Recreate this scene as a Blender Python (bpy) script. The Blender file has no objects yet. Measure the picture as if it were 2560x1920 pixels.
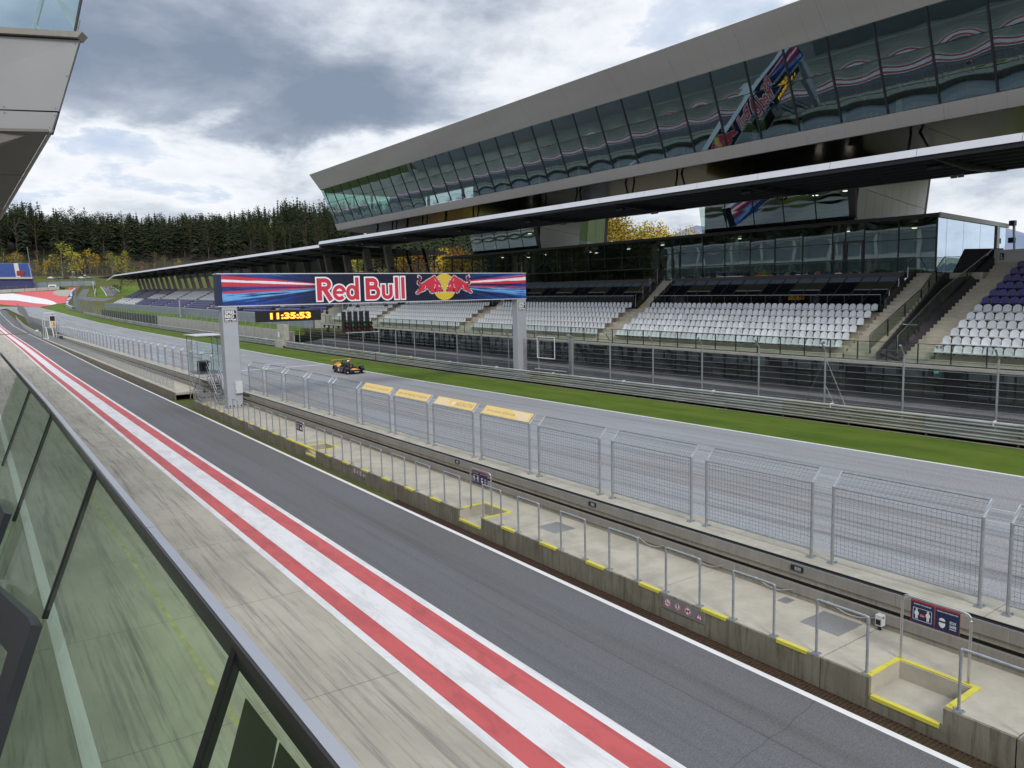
import bpy, bmesh, math, random
from mathutils import Vector, Matrix, noise as mnoise
from mathutils.geometry import delaunay_2d_cdt
random.seed(7)
sc = bpy.context.scene
col = sc.collection
R_ = math.radians

# ------------------------------------------------------------------ camera
HC = 7.7
cd = bpy.data.cameras.new("camera"); cam = bpy.data.objects.new("camera", cd); col.objects.link(cam)
right = Vector((0.81445346, -0.57975938, -0.02333708)); down = Vector((-0.08571456, -0.08043894, -0.99306726))
fwd = Vector((0.57386285, 0.8108074, -0.11520759))
M = Matrix.Identity(4)
for i in range(3):
    M[i][0] = right[i]; M[i][1] = -down[i]; M[i][2] = -fwd[i]
M[2][3] = HC
cam.matrix_world = M
cd.sensor_width = 36; cd.lens = 36 * 1895 / 2560; cd.clip_start = 0.05; cd.clip_end = 20000
sc.camera = cam

# ------------------------------------------------------------------ node helper
class NT:
    def __init__(s, tree):
        s.t = tree; s.n = tree.nodes; s.l = tree.links
    def node(s, typ, **kw):
        n = s.n.new(typ)
        for k, v in kw.items(): setattr(n, k, v)
        return n
    def put(s, n, idx, v):
        if v is None: return
        if isinstance(v, bpy.types.NodeSocket): s.l.new(v, n.inputs[idx])
        else:
            if isinstance(v, tuple) and len(v) == 3 and n.inputs[idx].type == 'RGBA': v = (*v, 1)
            n.inputs[idx].default_value = v
    def m(s, op, a, b=None, c=None, clamp=False):
        n = s.node('ShaderNodeMath', operation=op, use_clamp=clamp)
        for i, v in enumerate((a, b, c)): s.put(n, i, v)
        return n.outputs[0]
    def vm(s, op, a, b=None):
        n = s.node('ShaderNodeVectorMath', operation=op)
        s.put(n, 0, a); s.put(n, 1, b)
        return n.outputs['Value'] if op in ('DOT_PRODUCT', 'LENGTH', 'DISTANCE') else n.outputs[0]
    def mr(s, v, a, b, c=0.0, d=1.0, smooth=True):
        n = s.node('ShaderNodeMapRange')
        if smooth: n.interpolation_type = 'SMOOTHSTEP'
        for i, x in enumerate((v, a, b, c, d)): s.put(n, i, x)
        return n.outputs[0]
    def mix(s, f, a, b, typ='MIX'):
        n = s.node('ShaderNodeMix', data_type='RGBA', blend_type=typ)
        s.put(n, 0, f); s.put(n, 6, a); s.put(n, 7, b)
        return n.outputs[2]
    def noise(s, vec, scale, detail=4, rough=0.55, dist=0.0):
        n = s.node('ShaderNodeTexNoise'); s.put(n, 'Vector', vec)
        n.inputs['Scale'].default_value = scale; n.inputs['Detail'].default_value = detail
        n.inputs['Roughness'].default_value = rough; n.inputs['Distortion'].default_value = dist
        return n.outputs[0]
    def vor(s, vec, scale, feature='F1'):
        n = s.node('ShaderNodeTexVoronoi', feature=feature); s.put(n, 'Vector', vec); n.inputs['Scale'].default_value = scale
        return n.outputs['Distance']
    def mapping(s, vec, scale=(1, 1, 1), rot=(0, 0, 0), loc=(0, 0, 0)):
        n = s.node('ShaderNodeMapping'); s.put(n, 0, vec)
        n.inputs['Scale'].default_value = scale; n.inputs['Rotation'].default_value = rot; n.inputs['Location'].default_value = loc
        return n.outputs[0]
    def sep(s, vec):
        n = s.node('ShaderNodeSeparateXYZ'); s.put(n, 0, vec); return n.outputs
    def comb(s, x, y, z):
        n = s.node('ShaderNodeCombineXYZ')
        for i, v in enumerate((x, y, z)): s.put(n, i, v)
        return n.outputs[0]

# ------------------------------------------------------------------ world
w = bpy.data.worlds.new("World"); sc.world = w; w.use_nodes = True
T = NT(w.node_tree); T.n.clear()
SUN_EL, SUN_AZ = R_(38), R_(200)      # compass-like azimuth measured clockwise from +Y
sky = T.node('ShaderNodeTexSky', sky_type='NISHITA', sun_disc=False)
sky.sun_elevation = SUN_EL; sky.sun_rotation = SUN_AZ; sky.air_density = 1.0; sky.dust_density = 1.2; sky.ozone_density = 1.2
tc = T.node('ShaderNodeTexCoord'); D = tc.outputs['Generated']
dx, dy, dz = T.sep(D)
SKO = (4.4, 6.6)
zz = T.m('ADD', T.m('MAXIMUM', dz, 0.0), 0.27)
P = T.comb(T.m('DIVIDE', dx, zz), T.m('DIVIDE', dy, zz), 0.0)
P3 = T.comb(dx, dy, T.m('MULTIPLY', dz, 2.3))
n1 = T.noise(T.vm('ADD', P, (SKO[0], SKO[1], 0.0)), 1.05, 3, 0.5, 0.25)
n2 = T.noise(P3, 5.2, 12, 0.58, 0.25)
n3 = T.noise(T.vm('ADD', P, (1.7, 4.2, 0.3)), 2.6, 12, 0.60, 0.2)
def blob(c, r0, r1):
    v = Vector(c).normalized()
    return T.mr(T.vm('DOT_PRODUCT', D, tuple(v)), math.cos(r0), math.cos(r1))
b1 = blob((0.30, 0.92, 0.345), 0.38, 0.04)
b2 = blob((0.08, 0.955, 0.31), 0.24, 0.02)
b3 = blob((0.42, 0.87, 0.255), 0.20, 0.02)
mask = T.m('ADD', T.m('MULTIPLY', b1, 1.0), T.m('ADD', T.m('MULTIPLY', b2, 0.6), T.m('MULTIPLY', b3, 0.5)))
lowcut = T.mr(T.m('ADD', dz, T.m('MULTIPLY', T.m('SUBTRACT', n2, 0.5), 0.16)), 0.175, 0.215)
mask = T.m('MULTIPLY', T.m('MINIMUM', mask, 1.25), lowcut)
d = T.m('ADD', T.m('MULTIPLY', T.m('SUBTRACT', n1, 0.5), 0.9), T.m('ADD', T.m('MULTIPLY', T.m('SUBTRACT', n3, 0.5), 0.75), T.m('MULTIPLY', T.m('SUBTRACT', n2, 0.5), 0.85)))
d = T.m('ADD', T.m('ADD', d, 0.53), T.m('MULTIPLY', mask, 0.225))
rp = T.node('ShaderNodeValToRGB'); T.put(rp, 0, d); cr = rp.color_ramp
stops = [(0.0, (4.9, 5.9, 7.7)), (0.33, (5.6, 6.5, 8.0)), (0.42, (6.9, 7.6, 8.7)), (0.47, (9.1, 9.3, 9.7)), (0.56, (8.2, 8.5, 9.0)), (0.65, (6.4, 6.9, 7.6)), (0.76, (4.3, 4.8, 5.7)), (0.88, (3.0, 3.5, 4.4)), (1.0, (2.3, 2.8, 3.7))]
while len(cr.elements) < len(stops): cr.elements.new(0.5)
for e_, (p_, c_) in zip(cr.elements, stops): e_.position = p_; e_.color = tuple(v/12 for v in c_)+(1,)
cloud = T.vm('MULTIPLY', rp.outputs[0], (12.0, 12.0, 12.0))
cloud = T.vm('MULTIPLY', cloud, T.comb(*[T.m('ADD', 1.0, T.m('MULTIPLY', T.mr(dz, 0.4, 1.0), 0.4))]*3))
full = T.mix(0.06, cloud, sky.outputs[0])
hor = T.mr(dz, -0.02, 0.05)
full = T.mix(hor, (5.0, 5.3, 5.8), full)
bg = T.node('ShaderNodeBackground'); T.put(bg, 0, full); bg.inputs[1].default_value = 0.086
ow = T.node('ShaderNodeOutputWorld'); T.l.new(bg.outputs[0], ow.inputs[0])

# ------------------------------------------------------------------ sun
sd = bpy.data.lights.new("sun", 'SUN'); sd.energy = 1.5; sd.angle = R_(14); sd.color = (1.0, 0.955, 0.89)
sun = bpy.data.objects.new("sun", sd); col.objects.link(sun)
sv = Vector((math.sin(SUN_AZ) * math.cos(SUN_EL), math.cos(SUN_AZ) * math.cos(SUN_EL), math.sin(SUN_EL)))
sun.rotation_euler = sv.to_track_quat('Z', 'Y').to_euler(); sun.location = (-30, -30, 60)
sc.view_settings.view_transform = 'Standard'; sc.view_settings.look = 'None'
sc.view_settings.exposure = 0.32; sc.view_settings.gamma = 1.0
try: sc.view_settings.use_curve_mapping = False
except Exception: pass
sc.render.engine = 'CYCLES'
sc.cycles.use_denoising = True
sc.cycles.max_bounces = 7; sc.cycles.transparent_max_bounces = 24; sc.cycles.glossy_bounces = 3; sc.cycles.diffuse_bounces = 3
sc.cycles.caustics_reflective = False; sc.cycles.caustics_refractive = False

# ------------------------------------------------------------------ terrain profile (metres)
def interp(t, y):
    if y <= t[0][0]: return t[0][1]
    for (a, b), (c, d) in zip(t, t[1:]):
        if y <= c: return b + (d - b) * (y - a) / (c - a)
    return t[-1][1]
TP = [(-80,0),(105,0),(160,.35),(250,.55),(330,1.1),(385,2.6),(450,4.6),(529,8),(620,24),(700,42),(800,70),(900,90),(1050,100),(3000,100)]
TT = [(-80,.5),(60,.5),(114,.9),(211,1.8),(264,2.6),(374,4.9),(450,6.4),(529,8),(620,24),(700,42),(800,70),(900,90),(1050,100),(3000,100)]
def ss(a, b, x):
    t = max(0, min(1, (x - a) / (b - a))); return t * t * (3 - 2 * t)
def ez(X, Y):
    k = ss(15.6, 16.4, X)
    z = interp(TP, Y) * (1 - k) + interp(TT, Y) * k
    if Y > 470: z = 8 + (z - 8) * (1 - .93 * ss(.55, .85, X / Y))
    return z
def et(Y): return interp(TT, Y)
def ep(Y): return interp(TP, Y)
def gz(Y): return .0105 * (Y - 26)          # the stands follow the rising ground

# ------------------------------------------------------------------ materials
MATS = {}
def newmat(name):
    m = bpy.data.materials.new(name); m.use_nodes = True
    t = NT(m.node_tree); t.bsdf = t.n['Principled BSDF']; t.out = t.n['Material Output']
    t.co = t.node('ShaderNodeTexCoord').outputs['Object']
    t.gp = t.node('ShaderNodeNewGeometry').outputs['Position']
    MATS[name] = m
    return m, t
def setp(t, base=None, rough=None, metal=None, spec=None):
    b = t.bsdf
    if base is not None: t.put(b, 'Base Color', base)
    if rough is not None: t.put(b, 'Roughness', rough)
    if metal is not None: t.put(b, 'Metallic', metal)
    if spec is not None: t.put(b, 'Specular IOR Level', spec)
def bump(t, h, strength=0.3, dist=0.02):
    n = t.node('ShaderNodeBump'); n.inputs['Strength'].default_value = strength; n.inputs['Distance'].default_value = dist
    t.put(n, 'Height', h); t.l.new(n.outputs[0], t.bsdf.inputs['Normal'])
def simple(name, c, rough=0.5, metal=0.0, var=0.12, scale=3.0, spec=None, bmp=0.0, stretch=(1, 1, 1)):
    m, t = newmat(name)
    n = t.noise(t.mapping(t.gp, stretch), scale, 5, 0.6)
    f = t.mr(n, 0.3, 0.7, 1 - var, 1 + var, smooth=False)
    cc = t.vm('MULTIPLY', tuple(c), t.comb(f, f, f))
    setp(t, cc, rough, metal, spec)
    if bmp: bump(t, t.noise(t.gp, scale * 12, 3), bmp, 0.01)
    return m
def emat(name, c, s):
    m, t = newmat(name)
    setp(t, (0, 0, 0), 0.5)
    t.put(t.bsdf, 'Emission Color', (*c, 1)); t.bsdf.inputs['Emission Strength'].default_value = s
    return m

# asphalt of the pit lane
def asphalt(name, base, speck, streak, streak_amt, sc_=38.0):
    m, t = newmat(name)
    fine = t.noise(t.gp, sc_, 3, 0.8)
    v = t.vor(t.gp, sc_ * 0.9)
    big = t.noise(t.mapping(t.gp, (0.35, 0.06, 1)), 1.0, 6, 0.6)
    stk = t.noise(t.mapping(t.gp, (2.2, 0.035, 1), (0, 0, R_(2))), 1.0, 5, 0.65, 0.1)
    f = t.mr(fine, 0.32, 0.68, 1 - speck, 1 + speck, smooth=False)
    f = t.m('MULTIPLY', f, t.mr(v, 0.0, 0.6, 1 - speck * .6, 1 + speck * .6, smooth=False))
    f = t.m('MULTIPLY', f, t.mr(big, 0.3, 0.7, 0.88, 1.12, smooth=False))
    f = t.m('MULTIPLY', f, t.mr(stk, 0.50, 0.72, 1.0, 1 - streak_amt))
    x_, y_, z_ = t.sep(t.gp)
    wob = t.m('MULTIPLY', t.m('SUBTRACT', t.noise(t.mapping(t.gp, (.3, .12, 1)), 1, 4), 0.5), 0.9)
    def mark(val, off, w_, am):
        nonlocal f
        dd = t.m('ABSOLUTE', t.m('SUBTRACT', val, off))
        f = t.m('MULTIPLY', f, t.mr(dd, w_*.35, w_, 1 - am, 1.0))
    if streak == 'pit':
        mark(x_, 10.62, 0.025, .30)
        yx = t.m('ADD', t.m('SUBTRACT', y_, t.m('MULTIPLY', x_, 0.12)), wob)
        for o_ in (6.3, 22.4, 41.0): mark(yx, o_, 0.018, .30)
        mark(t.m('ADD', x_, t.m('MULTIPLY', t.m('SINE', t.m('MULTIPLY', y_, .04)), .5)), 11.3, .16, .06)
        mark(t.m('ADD', x_, t.m('MULTIPLY', t.m('SINE', t.m('MULTIPLY', y_, .03)), .6)), 9.9, .22, .05)
        pt = t.noise(t.mapping(t.gp, (.8, .8, 1), (0, 0, 0), (4, 1, 0)), 1, 8, .75, .6)
        f = t.m('MULTIPLY', f, t.mr(pt, .66, .72, 1.0, .72))
    if streak == 'track':
        for k_, (o_, w_, am, fr, amp) in enumerate(((19.2, .20, .22, .045, 1.6), (21.0, .20, .22, .045, 1.6), (24.2, .16, .20, .031, 2.2), (25.9, .16, .20, .031, 2.2), (28.4, .22, .16, .025, 1.2), (17.8, .14, .16, .06, .8), (22.6, .9, .07, .02, 1.5))):
            mark(t.m('ADD', x_, t.m('ADD', wob, t.m('MULTIPLY', t.m('SINE', t.m('MULTIPLY', y_, fr)), amp))), o_, w_, am)
        mark(x_, 24.0, .03, .25)
    tint = t.mix(t.mr(big, .35, .65), (1.03, 1.0, .97), (.97, 1.0, 1.03))
    setp(t, t.vm('MULTIPLY', t.vm('MULTIPLY', base, t.comb(f, f, f)), tint), 0.82)
    bump(t, fine, 0.25, 0.01)
    return m
asphalt('asphalt_pit', (0.108, 0.110, 0.117), 0.38, 'pit', 0.22)
asphalt('asphalt_track', (0.250, 0.259, 0.275), 0.34, 'track', 0.34, 22.0)
asphalt('asphalt_dark', (0.045, 0.047, 0.052), 0.2, None, 0.1)

# pale concrete apron with rubber marks and slab joints
m, t = newmat('apron')
n = t.noise(t.mapping(t.gp, (0.6, 0.25, 1)), 1.0, 8, 0.68, 0.4)
base = t.mix(t.mr(n, 0.3, 0.7), (0.375, 0.350, 0.290), (0.500, 0.470, 0.395))
sm = t.noise(t.mapping(t.gp, (5.2, 0.13, 1), (0, 0, R_(-4))), 1.0, 10, 0.74, 0.25)
base = t.mix(t.m('MULTIPLY', t.mr(sm, 0.49, 0.65), 0.66), base, (0.17, 0.165, 0.155))
sm2 = t.noise(t.mapping(t.gp, (9.0, 0.22, 1), (0, 0, R_(17)), (3, 9, 0)), 1.0, 8, 0.72, 0.15)
base = t.mix(t.m('MULTIPLY', t.mr(sm2, 0.56, 0.66), 0.45), base, (0.17, 0.165, 0.155))
x_, y_, z_ = t.sep(t.gp)
wv = t.m('ADD', t.m('MULTIPLY', t.m('SINE', t.m('MULTIPLY', y_, 0.11)), 0.8), t.m('MULTIPLY', t.noise(t.mapping(t.gp, (0.02, 0.05, 1)), 1, 2), 1.2))
for off, wd, am in ((1.9, 0.11, .5), (3.3, 0.16, .38), (4.85, 0.10, .45), (5.9, 0.07, .4)):
    dd = t.m('ABSOLUTE', t.m('SUBTRACT', t.m('ADD', x_, t.m('MULTIPLY', wv, 0.7)), off))
    tread = t.noise(t.mapping(t.gp, (24, 0.5, 1)), 1, 3)
    base = t.mix(t.m('MULTIPLY', t.m('MULTIPLY', t.mr(dd, wd, wd * 0.25), t.mr(tread, 0.38, 0.62)), am), base, (0.085, 0.085, 0.088))
jy = t.m('ABSOLUTE', t.m('SUBTRACT', t.m('FRACT', t.m('DIVIDE', t.m('ADD', y_, t.m('MULTIPLY', x_, 0.05)), 5.6)), 0.5))
base = t.mix(t.m('MULTIPLY', t.mr(jy, 0.0035, 0.0015), 0.55), base, (0.09, 0.085, 0.08))
jx = t.m('ABSOLUTE', t.m('SUBTRACT', x_, 4.1))
base = t.mix(t.m('MULTIPLY', t.mr(jx, 0.014, 0.006), 0.35), base, (0.1, 0.095, 0.09))
base = t.mix(t.mr(t.noise(t.gp, 60, 3, .7), .35, .65, 0, .22), base, (0.14, 0.135, 0.12))
setp(t, base, 0.85); bump(t, t.noise(t.gp, 40, 4), 0.15, 0.01)

def paint(name, c, dirt, amt, lo=0.52, hi=0.66):
    m, t = newmat(name)
    n = t.noise(t.mapping(t.gp, (1.5, 0.5, 1)), 1.2, 9, 0.72, 0.6)
    s = t.noise(t.mapping(t.gp, (5, 0.12, 1), (0, 0, R_(-10))), 1, 8, 0.7)
    b = t.mix(t.m('MULTIPLY', t.mr(n, 0.44, 0.62), amt), c, dirt)
    b = t.mix(t.m('MULTIPLY', t.mr(s, lo, hi), amt * 0.9), b, dirt)
    b = t.mix(t.mr(t.noise(t.gp, 45, 3, .8), .4, .7, 0, .28 * amt + .05), b, dirt)
    setp(t, b, 0.62); return m
paint('paint_red', (0.560, 0.105, 0.108), (0.30, 0.06, 0.065), 0.45)
paint('paint_white', (0.76, 0.76, 0.78), (0.47, 0.46, 0.48), 0.42)
paint('paint_line', (0.80, 0.80, 0.80), (0.5, 0.5, 0.5), 0.25)
paint('paint_yellow', (0.66, 0.60, 0.07), (0.42, 0.38, 0.10), 0.4)
paint('paint_red_far', (0.60, 0.105, 0.115), (0.4, 0.1, 0.1), 0.3)

# grass, ground
def grass(name, a, b, c):
    m, t = newmat(name)
    n = t.noise(t.mapping(t.gp, (0.5, 0.22, 1)), 1.1, 7, 0.65)
    f = t.noise(t.gp, 22, 4, 0.75)
    cc = t.mix(t.mr(n, 0.3, 0.7), a, b)
    cc = t.mix(t.mr(f, 0.38, 0.68, 0, 0.75), cc, c)
    st = t.noise(t.mapping(t.gp, (1.6, 0.05, 1)), 1.0, 4)
    cc = t.mix(t.mr(st, .45, .65, 0, .35), cc, b)
    setp(t, cc, 0.9, spec=0.2); bump(t, f, 0.7, 0.05); return m
grass('grass', (0.074, 0.132, 0.014), (0.145, 0.205, 0.028), (0.034, 0.072, 0.009))
grass('grass_rough', (0.075, 0.095, 0.022), (0.13, 0.13, 0.035), (0.045, 0.055, 0.015))
simple('forest_floor', (0.035, 0.032, 0.018), 0.95, 0, .4, .3)
simple('gravel', (0.36, 0.33, 0.28), 0.95, 0, 0.2, 6)
simple('soil', (0.085, 0.072, 0.058), 0.95, 0, 0.4, 5)

# weathered concrete
def conc(name, a, b, stain, amt, vert=True, scale=1.0):
    m, t = newmat(name)
    n = t.noise(t.gp, 1.1 * scale, 8, 0.65, 0.3)
    base = t.mix(t.mr(n, 0.3, 0.7), a, b)
    if vert:
        s = t.noise(t.mapping(t.gp, (6, 6, 0.55)), 1.0, 7, 0.7, 0.2)
    else:
        s = t.noise(t.mapping(t.gp, (1.2, 0.8, 1)), 1.0, 8, 0.7, 0.6)
    base = t.mix(t.m('MULTIPLY', t.mr(s, 0.46, 0.66), amt), base, stain)
    if vert:
        s2 = t.noise(t.mapping(t.gp, (14, 14, 0.35), (0, 0, 0), (7, 3, 1)), 1.0, 5, 0.6)
        base = t.mix(t.mr(s2, 0.64, 0.74, 0, 0.45), base, tuple(min(1, v * 1.6) for v in b))
    base = t.mix(t.mr(t.noise(t.gp, 70, 3, .7), .4, .7, 0, .2), base, stain)
    setp(t, base, 0.85); bump(t, t.noise(t.gp, 30, 5), 0.2, 0.01); return m
conc('concrete_floor', (0.375, 0.350, 0.290), (0.490, 0.455, 0.380), (0.29, 0.275, 0.23), 0.40, False)
conc('concrete_face', (0.175, 0.158, 0.118), (0.260, 0.238, 0.185), (0.085, 0.083, 0.045), 0.72)
conc('concrete_wall', (0.310, 0.290, 0.240), (0.400, 0.380, 0.320), (0.20, 0.19, 0.155), 0.5)
conc('coping', (0.390, 0.372, 0.315), (0.490, 0.470, 0.405), (0.25, 0.25, 0.20), 0.5, False)
conc('cladding', (0.265, 0.252, 0.228), (0.325, 0.310, 0.280), (0.17, 0.16, 0.145), 0.3)
conc('tier', (0.440, 0.400, 0.325), (0.540, 0.500, 0.410), (0.29, 0.265, 0.21), 0.4, False)
conc('pale_wall', (0.40, 0.39, 0.35), (0.50, 0.49, 0.45), (0.28, 0.27, 0.24), 0.35)
conc('grey_column', (0.20, 0.185, 0.16), (0.26, 0.24, 0.21), (0.14, 0.13, 0.11), 0.4)

simple('galv', (0.365, 0.395, 0.425), 0.42, 0.55, 0.16, 9)
simple('galv_dark', (0.16, 0.175, 0.19), 0.5, 0.5, 0.2, 6)
simple('rail_beam', (0.52, 0.54, 0.545), 0.38, 0.45, 0.22, 1.3, stretch=(1, .5, 3))
simple('rail_beam_old', (0.44, 0.44, 0.385), 0.5, 0.35, 0.28, 1.5, stretch=(1, .4, 4))
simple('steel', (0.60, 0.60, 0.62), 0.30, 0.95, 0.06, 3)
simple('cap_dark_reflection', (0.055, 0.050, 0.045), 0.30, 0.7, 0.05, 2)
simple('cap_steel', (0.64, 0.64, 0.67), 0.30, 0.92, 0.05, 2)
simple('black', (0.008, 0.008, 0.009), 0.5, 0, .1)
simple('rubber', (0.015, 0.015, 0.016), 0.7, 0, .2)
simple('dark_frame', (0.028, 0.032, 0.040), 0.45, 0.2, .1)
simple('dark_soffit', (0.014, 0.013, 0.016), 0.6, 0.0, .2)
simple('dark_panel', (0.060, 0.056, 0.060), 0.5, 0.1, .08)
simple('slab_dark', (0.20, 0.205, 0.215), 0.7, 0, .15, 2)
simple('white_fascia', (0.66, 0.67, 0.72), 0.35, 0.2, .05, 1)
simple('white_seat', (0.66, 0.69, 0.73), 0.35, 0, .05, 2)
simple('blue_seat', (0.022, 0.018, 0.165), 0.35, 0, .1, 2)
for nm_ in ('white_seat', 'blue_seat'):
    q = NT(MATS[nm_].node_tree); bb = q.n['Principled BSDF']; src = bb.inputs['Base Color'].links[0].from_socket
    rnd = q.mr(q.node('ShaderNodeObjectInfo').outputs['Random'], 0, 1, 0.84, 1.05, smooth=False)
    q.put(bb, 'Base Color', q.vm('MULTIPLY', src, q.comb(rnd, rnd, q.m('MULTIPLY', rnd, 0.99))))
simple('seat_bracket', (0.05, 0.05, 0.055), 0.6, 0, .1)
simple('pillar', (0.42, 0.445, 0.49), 0.5, 0.2, .05, .8)
simple('unit_panel', (0.86, 0.85, 0.82), 0.5, 0, .03, .8)
simple('white_panel', (0.50, 0.50, 0.49), 0.5, 0.1, .05, .8)
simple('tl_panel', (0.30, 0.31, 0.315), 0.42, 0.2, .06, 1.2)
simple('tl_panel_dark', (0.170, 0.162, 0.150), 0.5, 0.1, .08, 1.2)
simple('grate', (0.060, 0.032, 0.022), 0.8, 0.2, .4, 9)
simple('corrugated', (0.33, 0.35, 0.36), 0.4, 0.5, .1, 2)
simple('checker', (0.42, 0.43, 0.44), 0.35, 0.6, .2, 30)
simple('orange_carbon', (0.85, 0.22, 0.03), 0.3, 0, .1, 4)
simple('flame_yellow', (0.85, 0.52, 0.14), 0.3, 0, .15, 6)
simple('car_black', (0.012, 0.013, 0.02), 0.18, 0, .1)
simple('car_red', (0.30, 0.02, 0.02), 0.3, 0, .1)
simple('helmet', (0.80, 0.80, 0.82), 0.2, 0, .03)
simple('suit', (0.03, 0.03, 0.05), 0.8, 0, .2)
simple('skin', (0.45, 0.26, 0.18), 0.6, 0, .05)
simple('sign_navy', (0.012, 0.028, 0.085), 0.4, 0, .05)
simple('sign_red', (0.40, 0.03, 0.04), 0.4, 0, .05)
simple('sign_white', (0.78, 0.78, 0.80), 0.45, 0, .03)
simple('sign_black', (0.010, 0.010, 0.014), 0.45, 0, .05)
simple('logo_red', (0.56, 0.035, 0.065), 0.45, 0, .03)
simple('logo_white', (0.82, 0.84, 0.90), 0.45, 0, .02)
simple('logo_yellow', (0.66, 0.48, 0.055), 0.45, 0, .04)
simple('banner_yellow', (0.78, 0.56, 0.20), 0.5, 0, .05, 2)
simple('banner_grey', (0.30, 0.26, 0.20), 0.5, 0, .05)
simple('box_white', (0.56, 0.60, 0.61), 0.45, 0, .04)
simple('stand_blue', (0.045, 0.09, 0.30), 0.5, 0, .15, .5)
simple('stand_navy', (0.030, 0.040, 0.13), 0.6, 0, .1, .5)
simple('tarp_green', (0.050, 0.065, 0.045), 0.8, 0, .15, 1)
simple('wall_grey_blue', (0.22, 0.26, 0.29), 0.7, 0, .1, .6)
simple('fence_grey', (0.20, 0.22, 0.23), 0.6, 0, .1)
simple('plaque', (0.20, 0.20, 0.205), 0.6, 0, .05)
simple('wing_room', (0.055, 0.085, 0.095), 0.8, 0, .2, .6)
simple('faded_yellow', (0.42, 0.39, 0.20), 0.8, 0, .3, 2)
simple('pit_white', (0.82, 0.83, 0.83), 0.5, 0, .05)
simple('pit_glass_sky', (0.30, 0.36, 0.40), 0.3, 0, .2, .3)  # lighter base colour stands in for sky reflected in the glazing
simple('room_dark', (0.13, 0.15, 0.12), 0.8, 0, .2, .6)
simple('room_floor', (0.10, 0.10, 0.09), 0.6, 0, .15, .6)
simple('room_olive', (0.20, 0.18, 0.07), 0.8, 0, .2, .5)
simple('room_pale', (0.42, 0.46, 0.36), 0.7, 0, .1, .6)
simple('furniture', (0.55, 0.60, 0.56), 0.5, 0, .1)
simple('orange_block', (0.55, 0.12, 0.04), 0.6)
simple('trunk', (0.075, 0.055, 0.040), 0.9, 0, .3, 2)
simple('trunk_pale', (0.22, 0.17, 0.13), 0.9, 0, .3, 2)
simple('rope', (0.42, 0.41, 0.38), 0.8, 0, .1)
simple('soffit_grey', (0.115, 0.105, 0.098), 0.22, 0.55, .12, .5)
simple('soffit_beige', (0.16, 0.13, 0.10), 0.45, 0.2, .1, .5)
simple('start_red', (0.10, 0.012, 0.015), 0.2)
simple('start_green', (0.01, 0.13, 0.09), 0.2)
simple('start_brown', (0.05, 0.04, 0.02), 0.2)
emat('lamp_glow', (1.0, 0.93, 0.78), 2.2)
emat('clock_led', (1.0, 0.30, 0.02), 1.6)
emat('clock_led_hot', (1.0, 0.55, 0.06), 2.0)
emat('exit_green', (0.02, 0.6, 0.25), 0.5)

# aluminium facade of the wing with faint vertical joints
m, t = newmat('wing_metal')
n = t.noise(t.mapping(t.gp, (1, .15, 1)), .5, 4)
b = t.mix(t.mr(n, .3, .7), (0.520, 0.500, 0.480), (0.570, 0.550, 0.530))
_, y_, z_ = t.sep(t.gp)
j = t.m('ABSOLUTE', t.m('SUBTRACT', t.m('FRACT', t.m('DIVIDE', y_, 1.5)), 0.5))
b = t.mix(t.m('MULTIPLY', t.mr(j, 0.008, 0.003), 0.35), b, (0.07, 0.065, 0.06))
setp(t, b, 0.45, 0.15)

def foliage(name, a, b, c):
    m, t = newmat(name)
    oi = t.node('ShaderNodeObjectInfo').outputs['Random']
    n = t.noise(t.gp, 0.55, 3, 0.6)
    nf = t.noise(t.gp, 3.0, 2, 0.6)
    cc = t.mix(t.mr(n, 0.35, 0.65), a, b)
    cc = t.mix(t.mr(nf, 0.45, 0.65, 0, 0.6), cc, c)
    f = t.mr(oi, 0, 1, 0.72, 1.3, smooth=False)
    setp(t, t.vm('MULTIPLY', cc, t.comb(f, f, f)), 0.8, spec=0.15); return m
foliage('fol_conifer', (0.022, 0.032, 0.015), (0.011, 0.019, 0.011), (0.042, 0.044, 0.018))
foliage('fol_pine', (0.038, 0.050, 0.018), (0.022, 0.034, 0.014), (0.075, 0.070, 0.025))
foliage('fol_yellow', (0.52, 0.36, 0.035), (0.36, 0.26, 0.035), (0.13, 0.12, 0.03))
foliage('fol_orange', (0.34, 0.15, 0.03), (0.24, 0.12, 0.03), (0.12, 0.08, 0.025))
foliage('fol_lime', (0.40, 0.38, 0.05), (0.24, 0.25, 0.04), (0.07, 0.09, 0.025))
foliage('fol_green', (0.06, 0.085, 0.025), (0.03, 0.05, 0.018), (0.09, 0.10, 0.03))
foliage('fol_brown', (0.13, 0.095, 0.05), (0.085, 0.065, 0.035), (0.06, 0.05, 0.03))

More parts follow.
